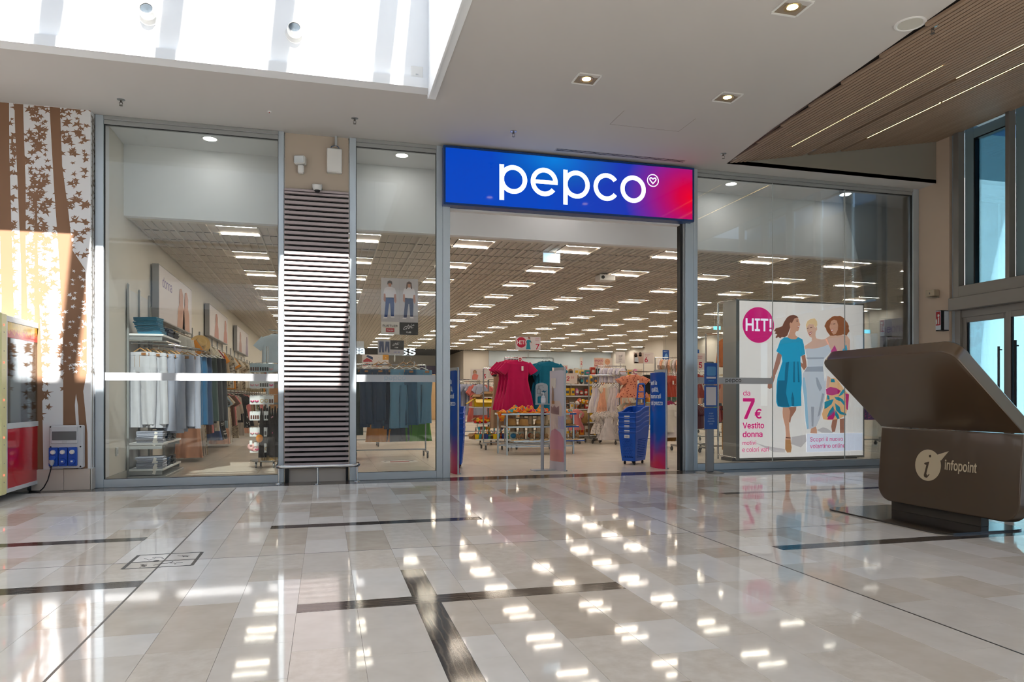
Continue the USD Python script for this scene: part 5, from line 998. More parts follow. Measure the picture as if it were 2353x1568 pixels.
# posters along the left wall
INK2 = lambda h: mat(h, .45, spec=.4)
def wall_poster(label, y0, y1, z0, z1, word, figs, x=-2.60):
    t = thing('wall_poster', label, 'poster', (x, (y0 + y1) / 2, (z0 + z1) / 2)); hy, hz = (y1 - y0) / 2, (z1 - z0) / 2
    part('panel_box', cb(-.10, 0, -hy, hy, -hz, hz, .004), mat('#8d8d90', .45), t); part('print', bx(.0, .002, -hy + .02, hy - .02, -hz + .02, hz - .02), INK2('#c9c4cb'), t)
    if word: part('lettering', on_x(at(lettering(word, .17, min(.75, hy)), x=-hy + .25, y=hz * .25), .0025, 1), mat('#5a4a8e', .5), t)
    for k, (cy, sc2, hair, skin) in enumerate(figs):
        hd = Point(cy, hz * .30).buffer(.17 * sc2, 16); bod = Polygon([(cy - .09, hz * .22), (cy + .09, hz * .22), (cy + .30, -.1), (cy + .36, -hz + .02), (cy - .36, -hz + .02), (cy - .28, -.1)]).intersection(sbox(-hy + .02, -hz + .02, hy - .02, hz - .02))
        hr = Polygon([(cy - .20, hz * .30), (cy - .14, hz * .62), (cy + .06, hz * .68), (cy + .20, hz * .45), (cy + .18, -.12), (cy + .10, .0), (cy - .12, .0), (cy - .2, -.1)]).intersection(sbox(-hy + .02, -hz + .02, hy - .02, hz - .02))
        for nm, g, m2, o in (('printed_hair', hr, hair, .0026), ('printed_skin', bod, skin, .0036), ('printed_skin', hd, skin, .0046)):
            part(nm, on_x(ext(g, .0008), o, 1), INK2(m2), t)
    return t
wall_poster('large donna poster box high on the left wall, nearest the window', 2.43, 5.35, 2.42, 3.32, 'donna', ((.35, 1, '#5a3328', '#a8705c'), (.85, 1, '#3c2420', '#b07866')))
wall_poster('second poster box on the left wall, showing a pink silhouette', 7.6, 10.8, 2.60, 3.34, '', ((-.5, .8, '#6b4438', '#a8625c'), (1.1, .8, '#7a4c40', '#b06a60')))
wall_poster('third and farthest poster box on the left wall', 12.95, 16.2, 2.58, 3.36, '', ((-.8, .8, '#5a3a34', '#9a6a62'), (1.1, .8, '#4a3040', '#8a7a9a')))

# ---- C: spinner of hair accessories
SP = thing('accessory_spinner', 'tall chrome spinner stand of carded accessories on a wheeled disc behind the left window', 'display stand', (-.93, 2.3, 0))
part('base_disc', at(lathe([(0, .10), (.25, .10), (.27, .11), (.27, .125), (0, .125)], 32)), STEEL, SP, smooth=40); part('pole', cyl((0, 0, .12), (0, 0, 2.0), .02, 12), CHROME, SP, smooth=40)
for a in range(4):
    x, y = .20 * math.cos(a * PI / 2 + .6), .20 * math.sin(a * PI / 2 + .6); part('castor', [cyl((x - .012, y, .045), (x + .012, y, .045), .045, 12), bx(x - .016, x + .016, y - .01, y + .01, .05, .105)], mat('#6d7072', .35, metal=.7), SP)
part('hook_ring', [tube([(.19 * math.cos(a), .19 * math.sin(a), z) for a in np.linspace(0, 2 * PI, 16)], .004, 5) for z in (.42, .68, .94, 1.20, 1.46, 1.72)] + [cyl((0, 0, z), (.19 * math.cos(a), .19 * math.sin(a), z), .004, 5) for z in (.42, .68, .94, 1.20, 1.46, 1.72) for a in (0, PI / 2, PI, PI * 1.5)], CHROME, SP)
CARD = mat('#dfe3e4', .45, name='card_white'); CARDB = mat('#a9bcc4', .45)
ACC = [mat('#5b2f22', .5), mat('#26262a', .5), mat('#d99aa4', .5), mat('#5d5a58', .4), mat('#d8407c', .5), mat('#c9a24a', .4, metal=.5)]
rn = random.Random(31); q = 0
for lv, z in enumerate((1.72, 1.46, 1.20, .94, .68, .42)):
    for c in range(5):
        x, y = -1.14 + c * .072, 2.06 - .02 * (c % 2); m = CARDB if lv == 0 else CARD; a = (lv * 2 + c // 2) % 6; lab = f'{"blue-grey" if lv == 0 else "white"} accessory card on the spinner, {ordn(lv)} row from the top, {ordn(c)} from the left'
        key = ('card', lv == 0, a)
        if key in PROTO: copy(PROTO[key], (x, y, z), rn.uniform(-14, 14), lab, 'carded accessories on the spinner'); continue
        t = thing('accessory_card', lab, 'accessory card', (x, y, z), rn.uniform(-14, 14), 'carded accessories on the spinner')
        cpoly = rrect(-.042, -.16, .042, -.012, .006).difference(Point(0, -.022).buffer(.005)); part('card', face_y(cpoly, 0, .002), m, t)
        part('accessory', [at(trimesh.creation.icosphere(1, .012), x=dx, y=-.012, z=-.115 + .012 * (dx != 0), s=None) for dx in (-.02, 0, .02)] if a in (2, 4) else [cb(-.03, -.006, -.012, -.002, -.135, -.075, .003), cb(.006, .03, -.012, -.002, -.135, -.075, .003)] if a != 5 else [tube([(.024 * math.cos(s), -.006, -.10 + .024 * math.sin(s)) for s in np.linspace(0, 6.28, 18)], .004, 5)], ACC[a], t)
        PROTO[key] = t
for c in range(7):
    lab = f'dark pleated scarf on the lower right side of the spinner, {ordn(c)} from the left'; key = ('scarf',); loc = (-1.0 + c * .042, 2.05 + .015 * (c % 3), .98 + .03 * (c % 2))
    if key in PROTO: copy(PROTO[key], loc, (c * 37) % 20 - 10, lab, 'dark scarves on the spinner'); continue
    t = thing('scarf', lab, 'scarf', loc, 0, 'dark scarves on the spinner'); part('cloth_fall', drape([(0, .012, .012), (-.3, .035, .02), (-.8, .05, .03)], (.002, .01), 9, 3, nt=18), cloth('#26201d'), t, smooth=50); part('fringe', [cyl((dx, 0, -.8), (dx * 1.1, 0, -.88), .004, 5) for dx in np.linspace(-.04, .04, 6)], mat('#a0803c', .6), t); PROTO[key] = t
t = thing('coin_purse', 'orange round purse hanging low on the spinner', 'purse', (-1.03, 2.02, .55)); part('pouch', at(trimesh.creation.icosphere(2, .055), s=(1, .5, 1.2), z=-.06), cloth('#e08a18'), t, smooth=True); part('loop', tube([(-.01, 0, .0), (0, 0, .03), (.01, 0, .0)], .003, 5), BLACK, t)
for i, c in enumerate(((-1.16, .36), (-1.09, .33))):
    t = thing('hair_scrunchie', f'pale pink fluffy scrunchie at the bottom of the spinner, {("left", "right")[i]} one', 'scrunchie', (c[0], 2.05, c[1])); part('ruffle', at(trimesh.creation.torus(.035, .022, 20, 10), rx=90), cloth('#e3b4b0'), t, smooth=True); part('tag', cb(-.02, .02, -.03, -.026, .03, .10, .001), CARD, t)
row(5, (-.86, 3.2, 2.28), (.05, .12, 0), [('tee', 'paleb')], 'high beside the slatted column', 'pale blue T-shirts on a tall stand', 0, 8)
t = thing('shirt_stand', 'tall chrome stand holding pale blue shirts behind the left window', 'clothes rail', (-.75, 3.45, 0)); part('post', cyl((0, 0, 0), (0, 0, 2.42), .018, 10), CHROME, t, smooth=40); part('top_bar', [cyl((-.22, -.3, 2.36), (.25, .5, 2.36), .012, 8)], CHROME, t); part('foot', [cb(-.25, .25, -.02, .02, 0, .03, .004), cb(-.02, .02, -.25, .25, 0, .03, .004)], STEEL, t)

# ---- D: denim rail behind the middle window
def rail(label, x0, x1, y, zt, depth=.5, zlow=None, name='clothes_rail', cast=True):
    t = thing(name, label, 'clothes rail', ((x0 + x1) / 2, y, 0)); h = (x1 - x0) / 2
    for s in (-1, 1):
        part('post', upright(s * h, 0, .12, zt, .025), UPR, t); part('foot', [cb(s * h - .02, s * h + .02, -depth / 2, depth / 2, .10, .14, .004)], STEEL, t)
        if cast:
            for d in (-1, 1): part('castor', [cyl((s * h - .012, d * depth * .46, .045), (s * h + .012, d * depth * .46, .045), .045, 12), bx(s * h - .016, s * h + .016, d * depth * .46 - .012, d * depth * .46 + .012, .06, .11)], mat('#57595a', .4, metal=.5), t)
    part('top_bar', [cyl((-h, 0, zt), (h, 0, zt), .012, 8)] + ([cyl((-h, .12, zlow), (h, .12, zlow), .012, 8)] if zlow else []), CHROME, t); part('bottom_bar', cb(-h, h, -.015, .015, .14, .165, .003), STEEL, t)
    return t
rail('chrome rail of blue jeans on wheels behind the middle window', .55, 1.88, 3.62, 1.78, .6, .95)
for i, c in enumerate(('green', 'ink', 'navy', 'ink', 'navy', 'mid', 'light', 'mid', 'light', 'light')):
    put_jeans(c, f'{dict(green="dark green", ink="inky blue", navy="navy", mid="mid blue", light="light blue")[c]} jeans behind the middle window, {ordn(i)} from the left', 'jeans behind the middle window', (.50 + .142 * i, 3.42 + .03 * (i % 3), 1.68 - .01 * (i % 2)), (22, -18, 38, -30, 12, -8, 30, -24, 8, -16)[i], (1.02, 1.3, (1.25, 1.02, 1.08, .98, 1.1, 1.08, 1.12, 1.05, 1.08, 1.02)[i]))
row(8, (.62, 3.78, .92), (.17, 0, 0), [('shorts', 'coral'), ('shorts', 'orange'), ('skirt', 'orange'), ('skirt', 'orange'), ('skirt', 'slate'), ('skirt', 'slate'), ('skirt', 'green'), ('skirt', 'green')], 'low under the jeans of the middle window', 'low garments behind the middle window', 0, 10, frm='left')
hh = [(.98, 1.76), (1.10, 1.77), (1.45, 1.76), (1.58, 1.77)]
for i, (x, z) in enumerate(hh):
    t = thing('empty_hanger', f'empty tan hanger lying on top of the denim rail, {ordn(i)} from the left', 'hanger', (x, 3.6, z + .06), 20 - 30 * (i % 2), 'empty hangers on the denim rail'); part('shoulders', hanger(.14)[0], HANGT, t); part('hook', hanger(.14)[1], CHROME, t)
t = thing('floor_sticker', 'oval white sticker with red bar on the shop floor behind the middle window', 'sticker', (1.29, 2.76, .0015)); part('disc', at(ext(Point(0, 0).buffer(.33, 40), .001)), mat('#d9d4cf', .4), t); part('red_bar', at(trimesh.creation.box((.34, .14, .001)), y=-.06, z=.0015), mat('#a8202a', .4), t); part('letter_ring', [at(trimesh.creation.box((.04, .05, .001)), x=.26 * math.cos(a), y=.26 * math.sin(a), z=.0015, rz=math.degrees(a)) for a in np.linspace(.2, 2.9, 14)], mat('#3c3c3e', .5), t)
# hanging brand signs
def person_print(t, x, z, h, shirt, trouser, hair, skin, y, mm=INK2, longhair=False, lean=0.):
    s = h / 1.7; T = lambda pts: Polygon([(x + a * s + lean * (b - .9) * s, z + b * s) for a, b in pts]).buffer(.004)
    P = [('printed_skin', T([(-.05, 1.38), (.05, 1.38), (.05, 1.5), (-.05, 1.5)]), skin, 1), ('printed_skin', Point(x + lean * .65 * s, z + 1.56 * s).buffer(.085 * s), skin, 2),
         ('printed_hair', T([(-.10, 1.54), (-.09, 1.66), (0, 1.71), (.09, 1.66), (.10, 1.54), (.06, 1.60), (-.06, 1.60)] if not longhair else [(-.13, 1.36), (-.10, 1.64), (0, 1.70), (.10, 1.64), (.13, 1.36), (.08, 1.42), (.07, 1.60), (-.07, 1.60), (-.08, 1.42)]), hair, 3),
         ('printed_skin', T([(-.26, 1.15), (-.19, 1.15), (-.16, .80), (-.22, .74), (-.27, .82)]), skin, 1), ('printed_skin', T([(.26, 1.12), (.19, 1.12), (.20, .80), (.25, .70), (.29, .80)]), skin, 1),
         ('printed_cloth', T([(-.22, 1.36), (-.06, 1.42), (.06, 1.42), (.22, 1.36), (.28, 1.12), (.19, 1.10), (.17, .92), (-.17, .92), (-.19, 1.12), (-.28, 1.12)]), shirt, 2),
         ('printed_cloth', T([(-.17, .93), (.17, .93), (.19, .6), (.17, .10), (.06, .10), (.02, .68), (-.04, .68), (-.12, .05), (-.24, .05), (-.19, .6)]), trouser, 2),
         ('printed_shoe', T([(-.12, .05), (-.24, .05), (-.30, -.01), (-.14, -.01)]), '#d5d0d2', 1), ('printed_shoe', T([(.06, .10), (.16, .10), (.20, .03), (.06, .03)]), '#d5d0d2', 1)]
    for nm, g, c, o in P: part(nm, face_y(g, y - .001 * o, .0008), mm(c), t)
HP = thing('hanging_poster', 'two-part poster of two people in jeans hanging from wires behind the middle window', 'poster', (1.28, 2.6, 2.77))
part('board', bx(-.325, .325, -.004, .004, -.50, .50), INK2('#aaa4a8'), HP); part('divider', bx(-.006, -.004, -.006, -.004, -.50, .5), INK2('#8d888d'), HP); part('wire', [cyl((x, 0, .5), (x, 0, .93), .003, 5) for x in (-.165, .145)], mat('#d9d6d0', .4), HP)
part('white_label', bx(-.325, -.005, -.0055, -.004, -.50, -.275), INK2('#c9c3bf'), HP); part('black_label', bx(-.005, .325, -.0055, -.004, -.50, -.28), INK2('#15151a'), HP)
person_print(HP, -.175, -.21, .66, '#c3bec4', '#1f3a72', '#2e201c', '#9c6a58', -.004); person_print(HP, .165, -.21, .66, '#c9c4c9', '#2b3356', '#4a3026', '#a8765f', -.004, longhair=True)
part('lettering', on_y(at(lettering('RUSTLER', .036, .26, True), x=-.30, y=-.365), -.0056), INK2('#221c18'), HP); part('red_label', bx(-.245, -.095, -.0065, -.0055, -.46, -.39), INK2('#a11a26'), HP); part('lettering', on_y(at(lettering('Wrangler', .026, .115), x=-.228, y=-.435), -.0067), INK2('#d9ccd0'), HP)
part('gold_line', bx(-.29, -.06, -.0062, -.0055, -.378, -.374), INK2('#b98a3c'), HP)
def script_chic(sz, x, z, y): m = lettering('chic', sz, sz * 2.4); v = m.vertices.copy(); v[:, 0] += v[:, 1] * .5; v[:, 1] += v[:, 0] * .22; m.vertices = v; return on_y(at(m, x=x, y=z), y)
part('lettering', script_chic(.075, .055, -.415, -.0056), INK2('#e3dfe0'), HP); part('lettering', on_y(at(lettering('+Lee', .032, .09, True), x=.11, y=-.465), -.0056), INK2('#d9d5d6'), HP)
HP2 = thing('hanging_sign', 'smaller black and grey sign with two pairs of jeans hanging above the denim rail', 'sign', (1.336, 5.0, 2.21))
part('board', bx(-.272, .272, -.004, .004, -.155, .150), INK2('#a9a5ab'), HP2); part('black_label', bx(-.01, .272, -.0055, -.004, -.045, .15), INK2('#141418'), HP2); part('wire', [cyl((x, 0, .15), (x, 0, 1.45), .003, 5) for x in (-.2, .2)], mat('#cfccc8', .4), HP2); part('post', [cyl((.08, 0, -.3), (.08, 0, -.155), .012, 8)], WPLAST, HP2)
part('printed_jeans', [face_y(g, -.0042, .0012) for g in (Polygon([(-.24, .12), (-.15, .12), (-.14, -.11), (-.18, -.11), (-.195, .03), (-.21, -.11), (-.245, -.11)]), Polygon([(-.11, .12), (-.03, .12), (-.03, -.11), (-.06, -.11), (-.075, .03), (-.10, -.11), (-.125, -.06)]))], INK2('#3a4668'), HP2)
part('lettering', script_chic(.055, .03, .03, -.0056), INK2('#e3dfe0'), HP2); part('lettering', on_y(at(lettering('+Lee', .024, .07, True), x=.08, y=-.012), -.0056), INK2('#d9d5d6'), HP2); part('lettering', on_y(at(lettering('per lei', .035, .13), x=.06, y=-.115), -.0042), INK2('#4a56a0'), HP2)
GLOW = mat('#dbe8f8', .4, emit=.8, ecol=(.82, .92, 1.))
for w, x, lab in (('casa', .42, 'glowing white casa lettering hanging over the far aisle'), ('kiss', 1.72, 'glowing white lettering ending in ss beside the denim sign')):
    t = thing('hanging_letters', lab, 'sign', (x, 10.0, 2.36)); part('lettering', on_y(lettering(w, .22, .64 if w == 'casa' else .75, True, th=.03), 0), GLOW, t); part('backing_board', bx(.38, .62, .02, .03, .0, .36) if w == 'casa' else bx(0, .7, .02, .03, -.02, -.005), INK2('#a8adb4'), t); part('wire', [cyl((dx, .02, .3), (dx, .02, 1.3), .003, 5) for dx in (.1, .5)], mat('#cfccc8', .4), t)
t = thing('price_sign', 'shoe offer sign with a red 2 behind the denim rail', 'sign', (1.15, 7.0, 2.05)); part('board', bx(-.31, .31, -.004, .004, -.20, .12), INK2('#d9cfcc'), t); part('printed_shoe', [face_y(Polygon([(-.28, -.02), (-.20, .04), (-.10, 0), (-.06, -.05), (-.28, -.06)]), -.0042), face_y(Polygon([(-.28, -.12), (-.2, -.08), (-.1, -.12), (-.28, -.15)]), -.0042)], INK2('#a82430'), t); part('printed_sock', face_y(Polygon([(-.22, .08), (-.18, .11), (-.06, .06), (-.06, .0), (-.14, .03)]), -.0052), INK2('#20305a'), t); part('lettering', on_y(at(lettering('2', .09, None, True), x=.0, y=-.17), -.0042), INK2('#b8102a'), t); part('yellow_label', bx(.17, .31, -.0055, -.004, .0, .12), INK2('#d8920c'), t)

# ------------------------------------------------------------------ E: the three-tier table by the entrance
TB = thing('display_table', 'three-tier steel and white display table facing the entrance', 'display table', (4.20, 3.85, 0))
BLE = mat('#143f95', .35, name='shelf_edge_blue')
def leg(x, y, h): return cb(x - .017, x + .017, y - .017, y + .017, 0, h, .003)
for x, y in ((-.70, -.26), (.70, -.26), (-.76, .26), (.70, .26)): part('leg', leg(x, y, .84), STEEL, TB)
part('shelf', [cb(-.82, .76, -.28, .28, .80, .835, .003)], SHW, TB); part('shelf', [cb(-.70, .80, -.33, .25, .545, .575, .003)], SHW, TB); part('shelf', [cb(-.60, .89, -.42, .22, .265, .295, .003)], SHW, TB)
part('shelf_edge', [bx(.62, .76, -.286, -.279, .803, .832)], BLE, TB); part('shelf_edge', [bx(.45, .80, -.336, -.329, .548, .572)], BLE, TB); part('shelf_edge', [bx(.35, .89, -.426, -.419, .268, .292)], BLE, TB)
part('shelf_edge', [bx(-.82, .62, -.286, -.279, .803, .832), bx(-.70, .45, -.336, -.329, .548, .572), bx(-.60, .35, -.426, -.419, .268, .292)], STEEL, TB)
part('cross_bar', [bx(-.70, .70, -.27, -.25, .155, .18), bx(-.76, .70, .25, .27, .155, .18), bx(-.73, -.70, -.26, .26, .24, .26), bx(.68, .71, -.26, .26, .24, .26)], STEEL, TB)
TOW = [cloth('#e08a1e', .3, 60., pat=('blobs', c, 13.)) for c in ('#c01650', '#1d8a9c', '#d2401e')]
def crumple(w, d, h, seed):
    m = trimesh.creation.icosphere(3, 1.0); v = m.vertices; n = meshkit.fbm(v * 2.1 + seed * 7, 3, seed); v = v * (.75 + .6 * n)[:, None]; v = v * (w / 2, d / 2, h); v[:, 2] = np.maximum(v[:, 2], 0) * (1 + .6 * np.sin(v[:, 0] * 30 + seed)) ; m.vertices = v; return m
for i, (x, y, w, h) in enumerate(((-.72, -.14, .34, .05), (-.48, -.10, .40, .08), (-.24, -.08, .42, .11), (.0, -.10, .38, .09), (.10, .10, .36, .10), (.34, -.12, .28, .07), (.58, -.10, .30, .06), (-.36, .12, .4, .10))):
    lab = f'crumpled multicoloured towel on the display table, {ordn(i)} of the heap from the left' if i < 7 else 'crumpled multicoloured printed towel at the back of the table top'
    t = thing('beach_towel', lab, 'towel', (4.20 + x, 3.85 + y, .836), 0, 'multicoloured towels on the display table'); part('cloth', crumple(w, .30, h, i + 3), TOW[i % 3], t, smooth=True); part('fold', at(crumple(w * .6, .16, h * .7, i + 13), x=.05, y=-.06, z=h * .3), TOW[(i + 1) % 3], t, smooth=True)
t = thing('towel_corner', 'towel corner drooping over the left end of the display table', 'towel', (3.40, 3.60, .84)); part('cloth', [drape([(.03, .10, .03), (-.04, .08, .03), (-.16, .03, .02)], (.004, .01), 9, 2, nt=18, nz=8)], TOW[2], t, smooth=60); part('hem', tube([(-.05, -.025, -.10), (0, -.03, -.15), (.04, -.025, -.11)], .006, 6), TOW[0], t)
for i, (x, y, c, bd, rz, cr, hh2) in enumerate(((-.56, -.10, STRAWD, False, 10, .105, .15), (-.33, -.16, STRAWD, False, -20, .105, .15), (.02, -.12, STRAWD, True, 30, .095, .12), (.28, -.17, STRAWL, True, 0, .095, .12), (.62, -.17, STRAWD, True, 60, .095, .12))):
    hat(f'{("wide tan", "tall tan", "dark-banded tan", "pale black-banded", "small tan")[i]} straw hat on the middle shelf of the table, {ordn(i)} from the left', (4.20 + x, 3.85 + y, .576), c, rz, bd, 'straw hats on the display table', crown=cr, h=hh2)
POM = cloth('#9a7a58', .8, 120.); POM2 = cloth('#c79c74', .8, 120.); SOLE = mat('#c9a877', .6)
for i, (x, y) in enumerate(((-.52, -.30), (-.36, -.18), (-.20, -.32), (-.04, -.18), (.10, -.32), (.26, -.20), (.50, -.32), (.66, -.20), (.74, -.34), (.38, -.32))):
    lab = f'flat sandal with a woven pompom on the bottom table shelf, {ordn(i)} from the left'; key = ('sandal', i % 2); loc = (4.20 + x, 3.85 + y, .296); rz = (i * 47) % 50 - 60
    if key in PROTO: copy(PROTO[key], loc, rz, lab, 'pompom sandals on the display table'); continue
    t = thing('sandal', lab, 'sandal', loc, rz, 'pompom sandals on the display table')
    part('sole', ext(unary_union([Point(0, .09).buffer(.042, 12), Point(0, -.09).buffer(.034, 12), sbox(-.034, -.09, .034, .09)]).convex_hull, .016), SOLE, t); part('strap', tube([(-.042, .05, .01), (-.03, .05, .05), (0, .05, .06), (.03, .05, .05), (.042, .05, .01)], .01, 8), POM, t, smooth=50)
    pm = trimesh.creation.icosphere(3, .042); v = pm.vertices; pm.vertices = v * (.8 + .5 * meshkit.noise(v * 90, 3))[:, None]; part('pompom', at(pm, y=.055, z=.085), POM2 if i % 2 else POM, t); PROTO[key] = t
for i, (x, c) in enumerate(((-.46, '#2e7fb0'), (-.30, '#1f9a8c'), (-.10, '#b04028'), (.06, '#6a8a3c'))):
    t = thing('toy_packet', f'bright packaged toy behind the sandals, {ordn(i)} from the left', 'toy', (4.20 + x, 4.0, .296), 12 * i - 15, 'packaged toys behind the sandals'); part('card', cb(-.07, .07, -.012, .012, 0, .15, .004), mat('#cfd2c0', .4), t); part('blister', at(trimesh.creation.icosphere(2, .05), s=(1.2, .6, 1), y=-.015, z=.07), mat(c, .3), t, smooth=True)

# ---- dresses behind the table
DR = rail('four-way chrome dress rack behind the display table', 3.75, 4.85, 4.75, 2.02, .55)
t = thing('price_sign', 'white HIT! sign with a teal dress and red 7 above the dress rack', 'sign', (4.266, 4.72, 2.33)); part('board', bx(-.282, .282, -.004, .004, -.145, .145), INK2('#cfc8c9'), t); part('red_disc', face_y(Point(-.155, .02).buffer(.113, 32), -.004, .001), INK2('#b8123a'), t); part('lettering', on_y(at(lettering('HIT!', .08, .19, True), x=-.25, y=-.02), -.0052), INK2('#e6dfe0'), t)
part('lettering', on_y(at(lettering('7', .115, None, True), x=.17, y=-.125), -.0042), INK2('#b8123a'), t); part('lettering', on_y(join([at(lettering('vestito', .022), x=.16, y=.10), at(lettering('donna', .022), x=.16, y=.065)]), -.0042), INK2('#c0486a'), t); part('lettering', on_y(at(lettering('€', .02), x=.235, y=-.12), -.0042), INK2('#b8123a'), t)
part('printed_dress', face_y(Polygon([(-.03, .07), (.01, .08), (.03, .075), (.065, .06), (.06, .02), (.03, .03), (.035, -.0), (.055, -.13), (-.05, -.13), (-.03, .0), (-.04, .03)]), -.0042), INK2('#1a8296'), t); part('printed_skin', [face_y(g, -.0055) for g in (Point(.015, .115).buffer(.022), Polygon([(.06, .055), (.085, .03), (.06, .0), (.055, .015), (.07, .03), (.05, .05)]))], INK2('#b07a62'), t); part('printed_hair', face_y(Polygon([(-.01, .13), (.015, .142), (.045, .13), (.045, .07), (.03, .09), (.03, .125), (.0, .125)]), -.0065), INK2('#5a3428'), t); part('stem', [cyl((0, 0, -.31), (0, 0, -.145), .01, 8)], STEEL, t)
for i in range(4): garment('dress', 'magenta', ('magenta dress at the front of the rack above the towels', 'magenta dress second in line behind the front one', 'magenta dress third in line behind the front one', 'rearmost magenta dress of the front arm')[i], 'magenta dresses on the rack', (3.955 - .045 * i, 4.42 + .07 * i, 1.95 + .004 * i), 4 - 3 * i, (1.24, 1.5, 1.04))
for i in range(3): garment('dress', 'teal', ('teal dress at the front of the right arm of the rack', 'teal dress second in line on the right arm', 'rearmost teal dress of the right arm')[i], 'teal dresses on the rack', (4.665 - .05 * i, 4.48 + .07 * i, 1.93), -3, (1.18, 1.5, 1.04))
for i in range(3): garment('dress', 'black', f'black dress between the magenta and teal ones, {ordn(i)} from the front', 'black dresses on the rack', (4.36 + .02 * i, 4.66 + .07 * i, 1.78), 4, (1.05, 1.2, 1.0))
t = thing('price_tag_disc', 'round HIT! tag on the hanger of the magenta dress', 'price tag', (3.985, 4.36, 1.97)); part('card', bx(-.045, .045, -.001, .001, -.05, .05), INK2('#dcd6d8'), t); part('red_disc', face_y(Point(0, -.012).buffer(.034, 20), -.001), INK2('#b8123a'), t); part('lettering', on_y(at(lettering('HIT!', .016, .05, True), x=-.025, y=-.02), -.0021), INK2('#e6dfe0'), t)
rail('chrome rail of beige dresses left of the dress rack', 3.40, 4.1, 5.3, 1.80, .5)
for i in range(5): garment('maxi', 'sand', f'long sand-coloured dress left of the magenta dresses, {ordn(i)} from the front', 'sand dresses beside the magenta ones', (3.74 + .04 * i, 4.98 + .10 * i, 1.70), -10, (1.15, 1.3, 1.0))
for i in range(5): garment('maxi', 'beige', f'long beige dress below the dress rack, {ordn(i)} from the left', 'beige dresses under the rack', (4.1 + .2 * i, 5.35, 1.30), 70, (1., 1., .95))

# ---- toy stand
TS = thing('toy_stand', 'white shelving stand on wheels full of bright toys left of the dress rack', 'display stand', (3.88, 7.0, 0))
for z, x0, x1 in ((.145, -.38, .55), (.53, -.30, .5), (.93, -.42, .4), (1.17, -.2, .4)): part('shelf', cb(x0, x1, -.42, .3, z - .03, z, .004), SHW, TS)
part('post', [cb(.05, .09, .2, .24, .12, 1.6, .003)], UPR, TS); part('post', [cb(.36, .40, .2, .24, .12, 1.6, .003)], UPR, TS)
for x, y in ((-.25, -.3), (0., -.36), (.45, -.3)): part('castor', [cyl((x - .012, y, .045), (x + .012, y, .045), .045, 12), bx(x - .016, x + .016, y - .012, y + .012, .06, .12)], mat('#3c3c3e', .4), TS)
CARTN = mat('#9c7a52', .7, name='cardboard')
def carton(label, loc, w, d, h, rz=0, m=None, group='opened display cartons'):
    t = thing('carton', label, 'carton', loc, rz, group); m = m or CARTN
    part('walls', [bx(-w / 2, w / 2, -d / 2, -d / 2 + .005, 0, h), bx(-w / 2, w / 2, d / 2 - .005, d / 2, 0, h), bx(-w / 2, -w / 2 + .005, -d / 2, d / 2, 0, h), bx(w / 2 - .005, w / 2, -d / 2, d / 2, 0, h), bx(-w / 2, w / 2, -d / 2, d / 2, 0, .005)], m, t)
    part('flap', at(trimesh.creation.box((w * .9, d * .5, .005)), y=-d * .62, z=h - .03, rx=35), m, t); part('flap', at(trimesh.creation.box((w * .5, d * .9, .005)), x=-w * .62, z=h - .03, ry=-35), m, t); return t
carton('yellow plastic crate of toys on the third shelf of the toy stand', (3.72, 6.72, .932), .52, .28, .17, 0, mat('#d9b40e', .3), 'crates on the toy stand')
for i, (x, z) in enumerate(((3.60, 1.10), (3.84, 1.172), (3.98, 1.172), (3.62, .535), (3.88, .147), (4.28, .147), (3.52, .147))): carton(f'opened brown carton of small goods on the toy stand, {ordn(i)} in order from the top', (x, 6.80, z), .22, .2, .13, 10 * i - 30)
def ball_toy(name, label, cat, group, loc, parts, rz=0, sc=None):
    key = (name, parts[0][1]);
    if key in PROTO: return copy(PROTO[key], loc, rz, label, group, sc)
    t = thing(name, label, cat, loc, rz, group, sc)
    for nm, c, m in parts: part(nm, m, mat(c, .35), t, smooth=40)
    PROTO[key] = t; return t
def car(c1, c2): return [('body', c1, [cb(-.11, .11, -.06, .06, .03, .09, .015), at(trimesh.creation.icosphere(2, .07), s=(1.1, .8, .7), x=-.02, z=.09)]), ('roof', c2, [at(trimesh.creation.icosphere(2, .05), s=(1, .8, .8), x=.03, z=.12)]), ('wheel', '#c01818', [cyl((x, -.07, .035), (x, -.05, .035), .035, 12) for x in (-.07, .07)]), ('bumper', '#1c3fa8', [cb(-.125, -.105, -.06, .06, .03, .05, .004)])]
for i, (x, c) in enumerate(((3.60, '#e0b010'), (3.74, '#e0b010'), (3.88, '#d8601c'), (4.02, '#2040b0'))): ball_toy('toy_car', f'{dict(zip(("#e0b010", "#d8601c", "#2040b0"), ("yellow", "orange", "blue")))[c]} plastic toy car on the second shelf of the toy stand, {ordn(i)} from the left', 'toy car', 'toy cars on the toy stand', (x, 6.68 + .02 * i, .532), car(c, '#d8481c'), -50)
SET = ('#e0c010', '#2a9ab8', '#d8481c', '#1f3a88', '#30a890', '#e08a18')
for i in range(12):
    c = SET[i % 6]; nm = ('yellow', 'light blue', 'red', 'navy', 'mint', 'orange')[i % 6]
    ball_toy('beach_toy', f'{nm} beach toy set on the bottom of the toy stand, {ordn(i)} from the left', 'toy', 'beach toys on the toy stand', (3.54 + .075 * i, 6.66 + .05 * (i % 3), .147), [('bucket', c, lathe([(0, 0), (.045, 0), (.062, .12), (.055, .12), (.04, .01), (0, .01)], 14)), ('handle', SET[(i + 2) % 6], tube([(-.06, 0, .12), (-.04, 0, .18), (0, 0, .20), (.04, 0, .18), (.06, 0, .12)], .006, 6)), ('spade', SET[(i + 1) % 6], [cyl((.02, 0, .05), (.05, 0, .24), .008, 6), at(trimesh.creation.icosphere(1, .035), s=(1, .4, 1.3), x=.055, z=.26)])], 40 * i)
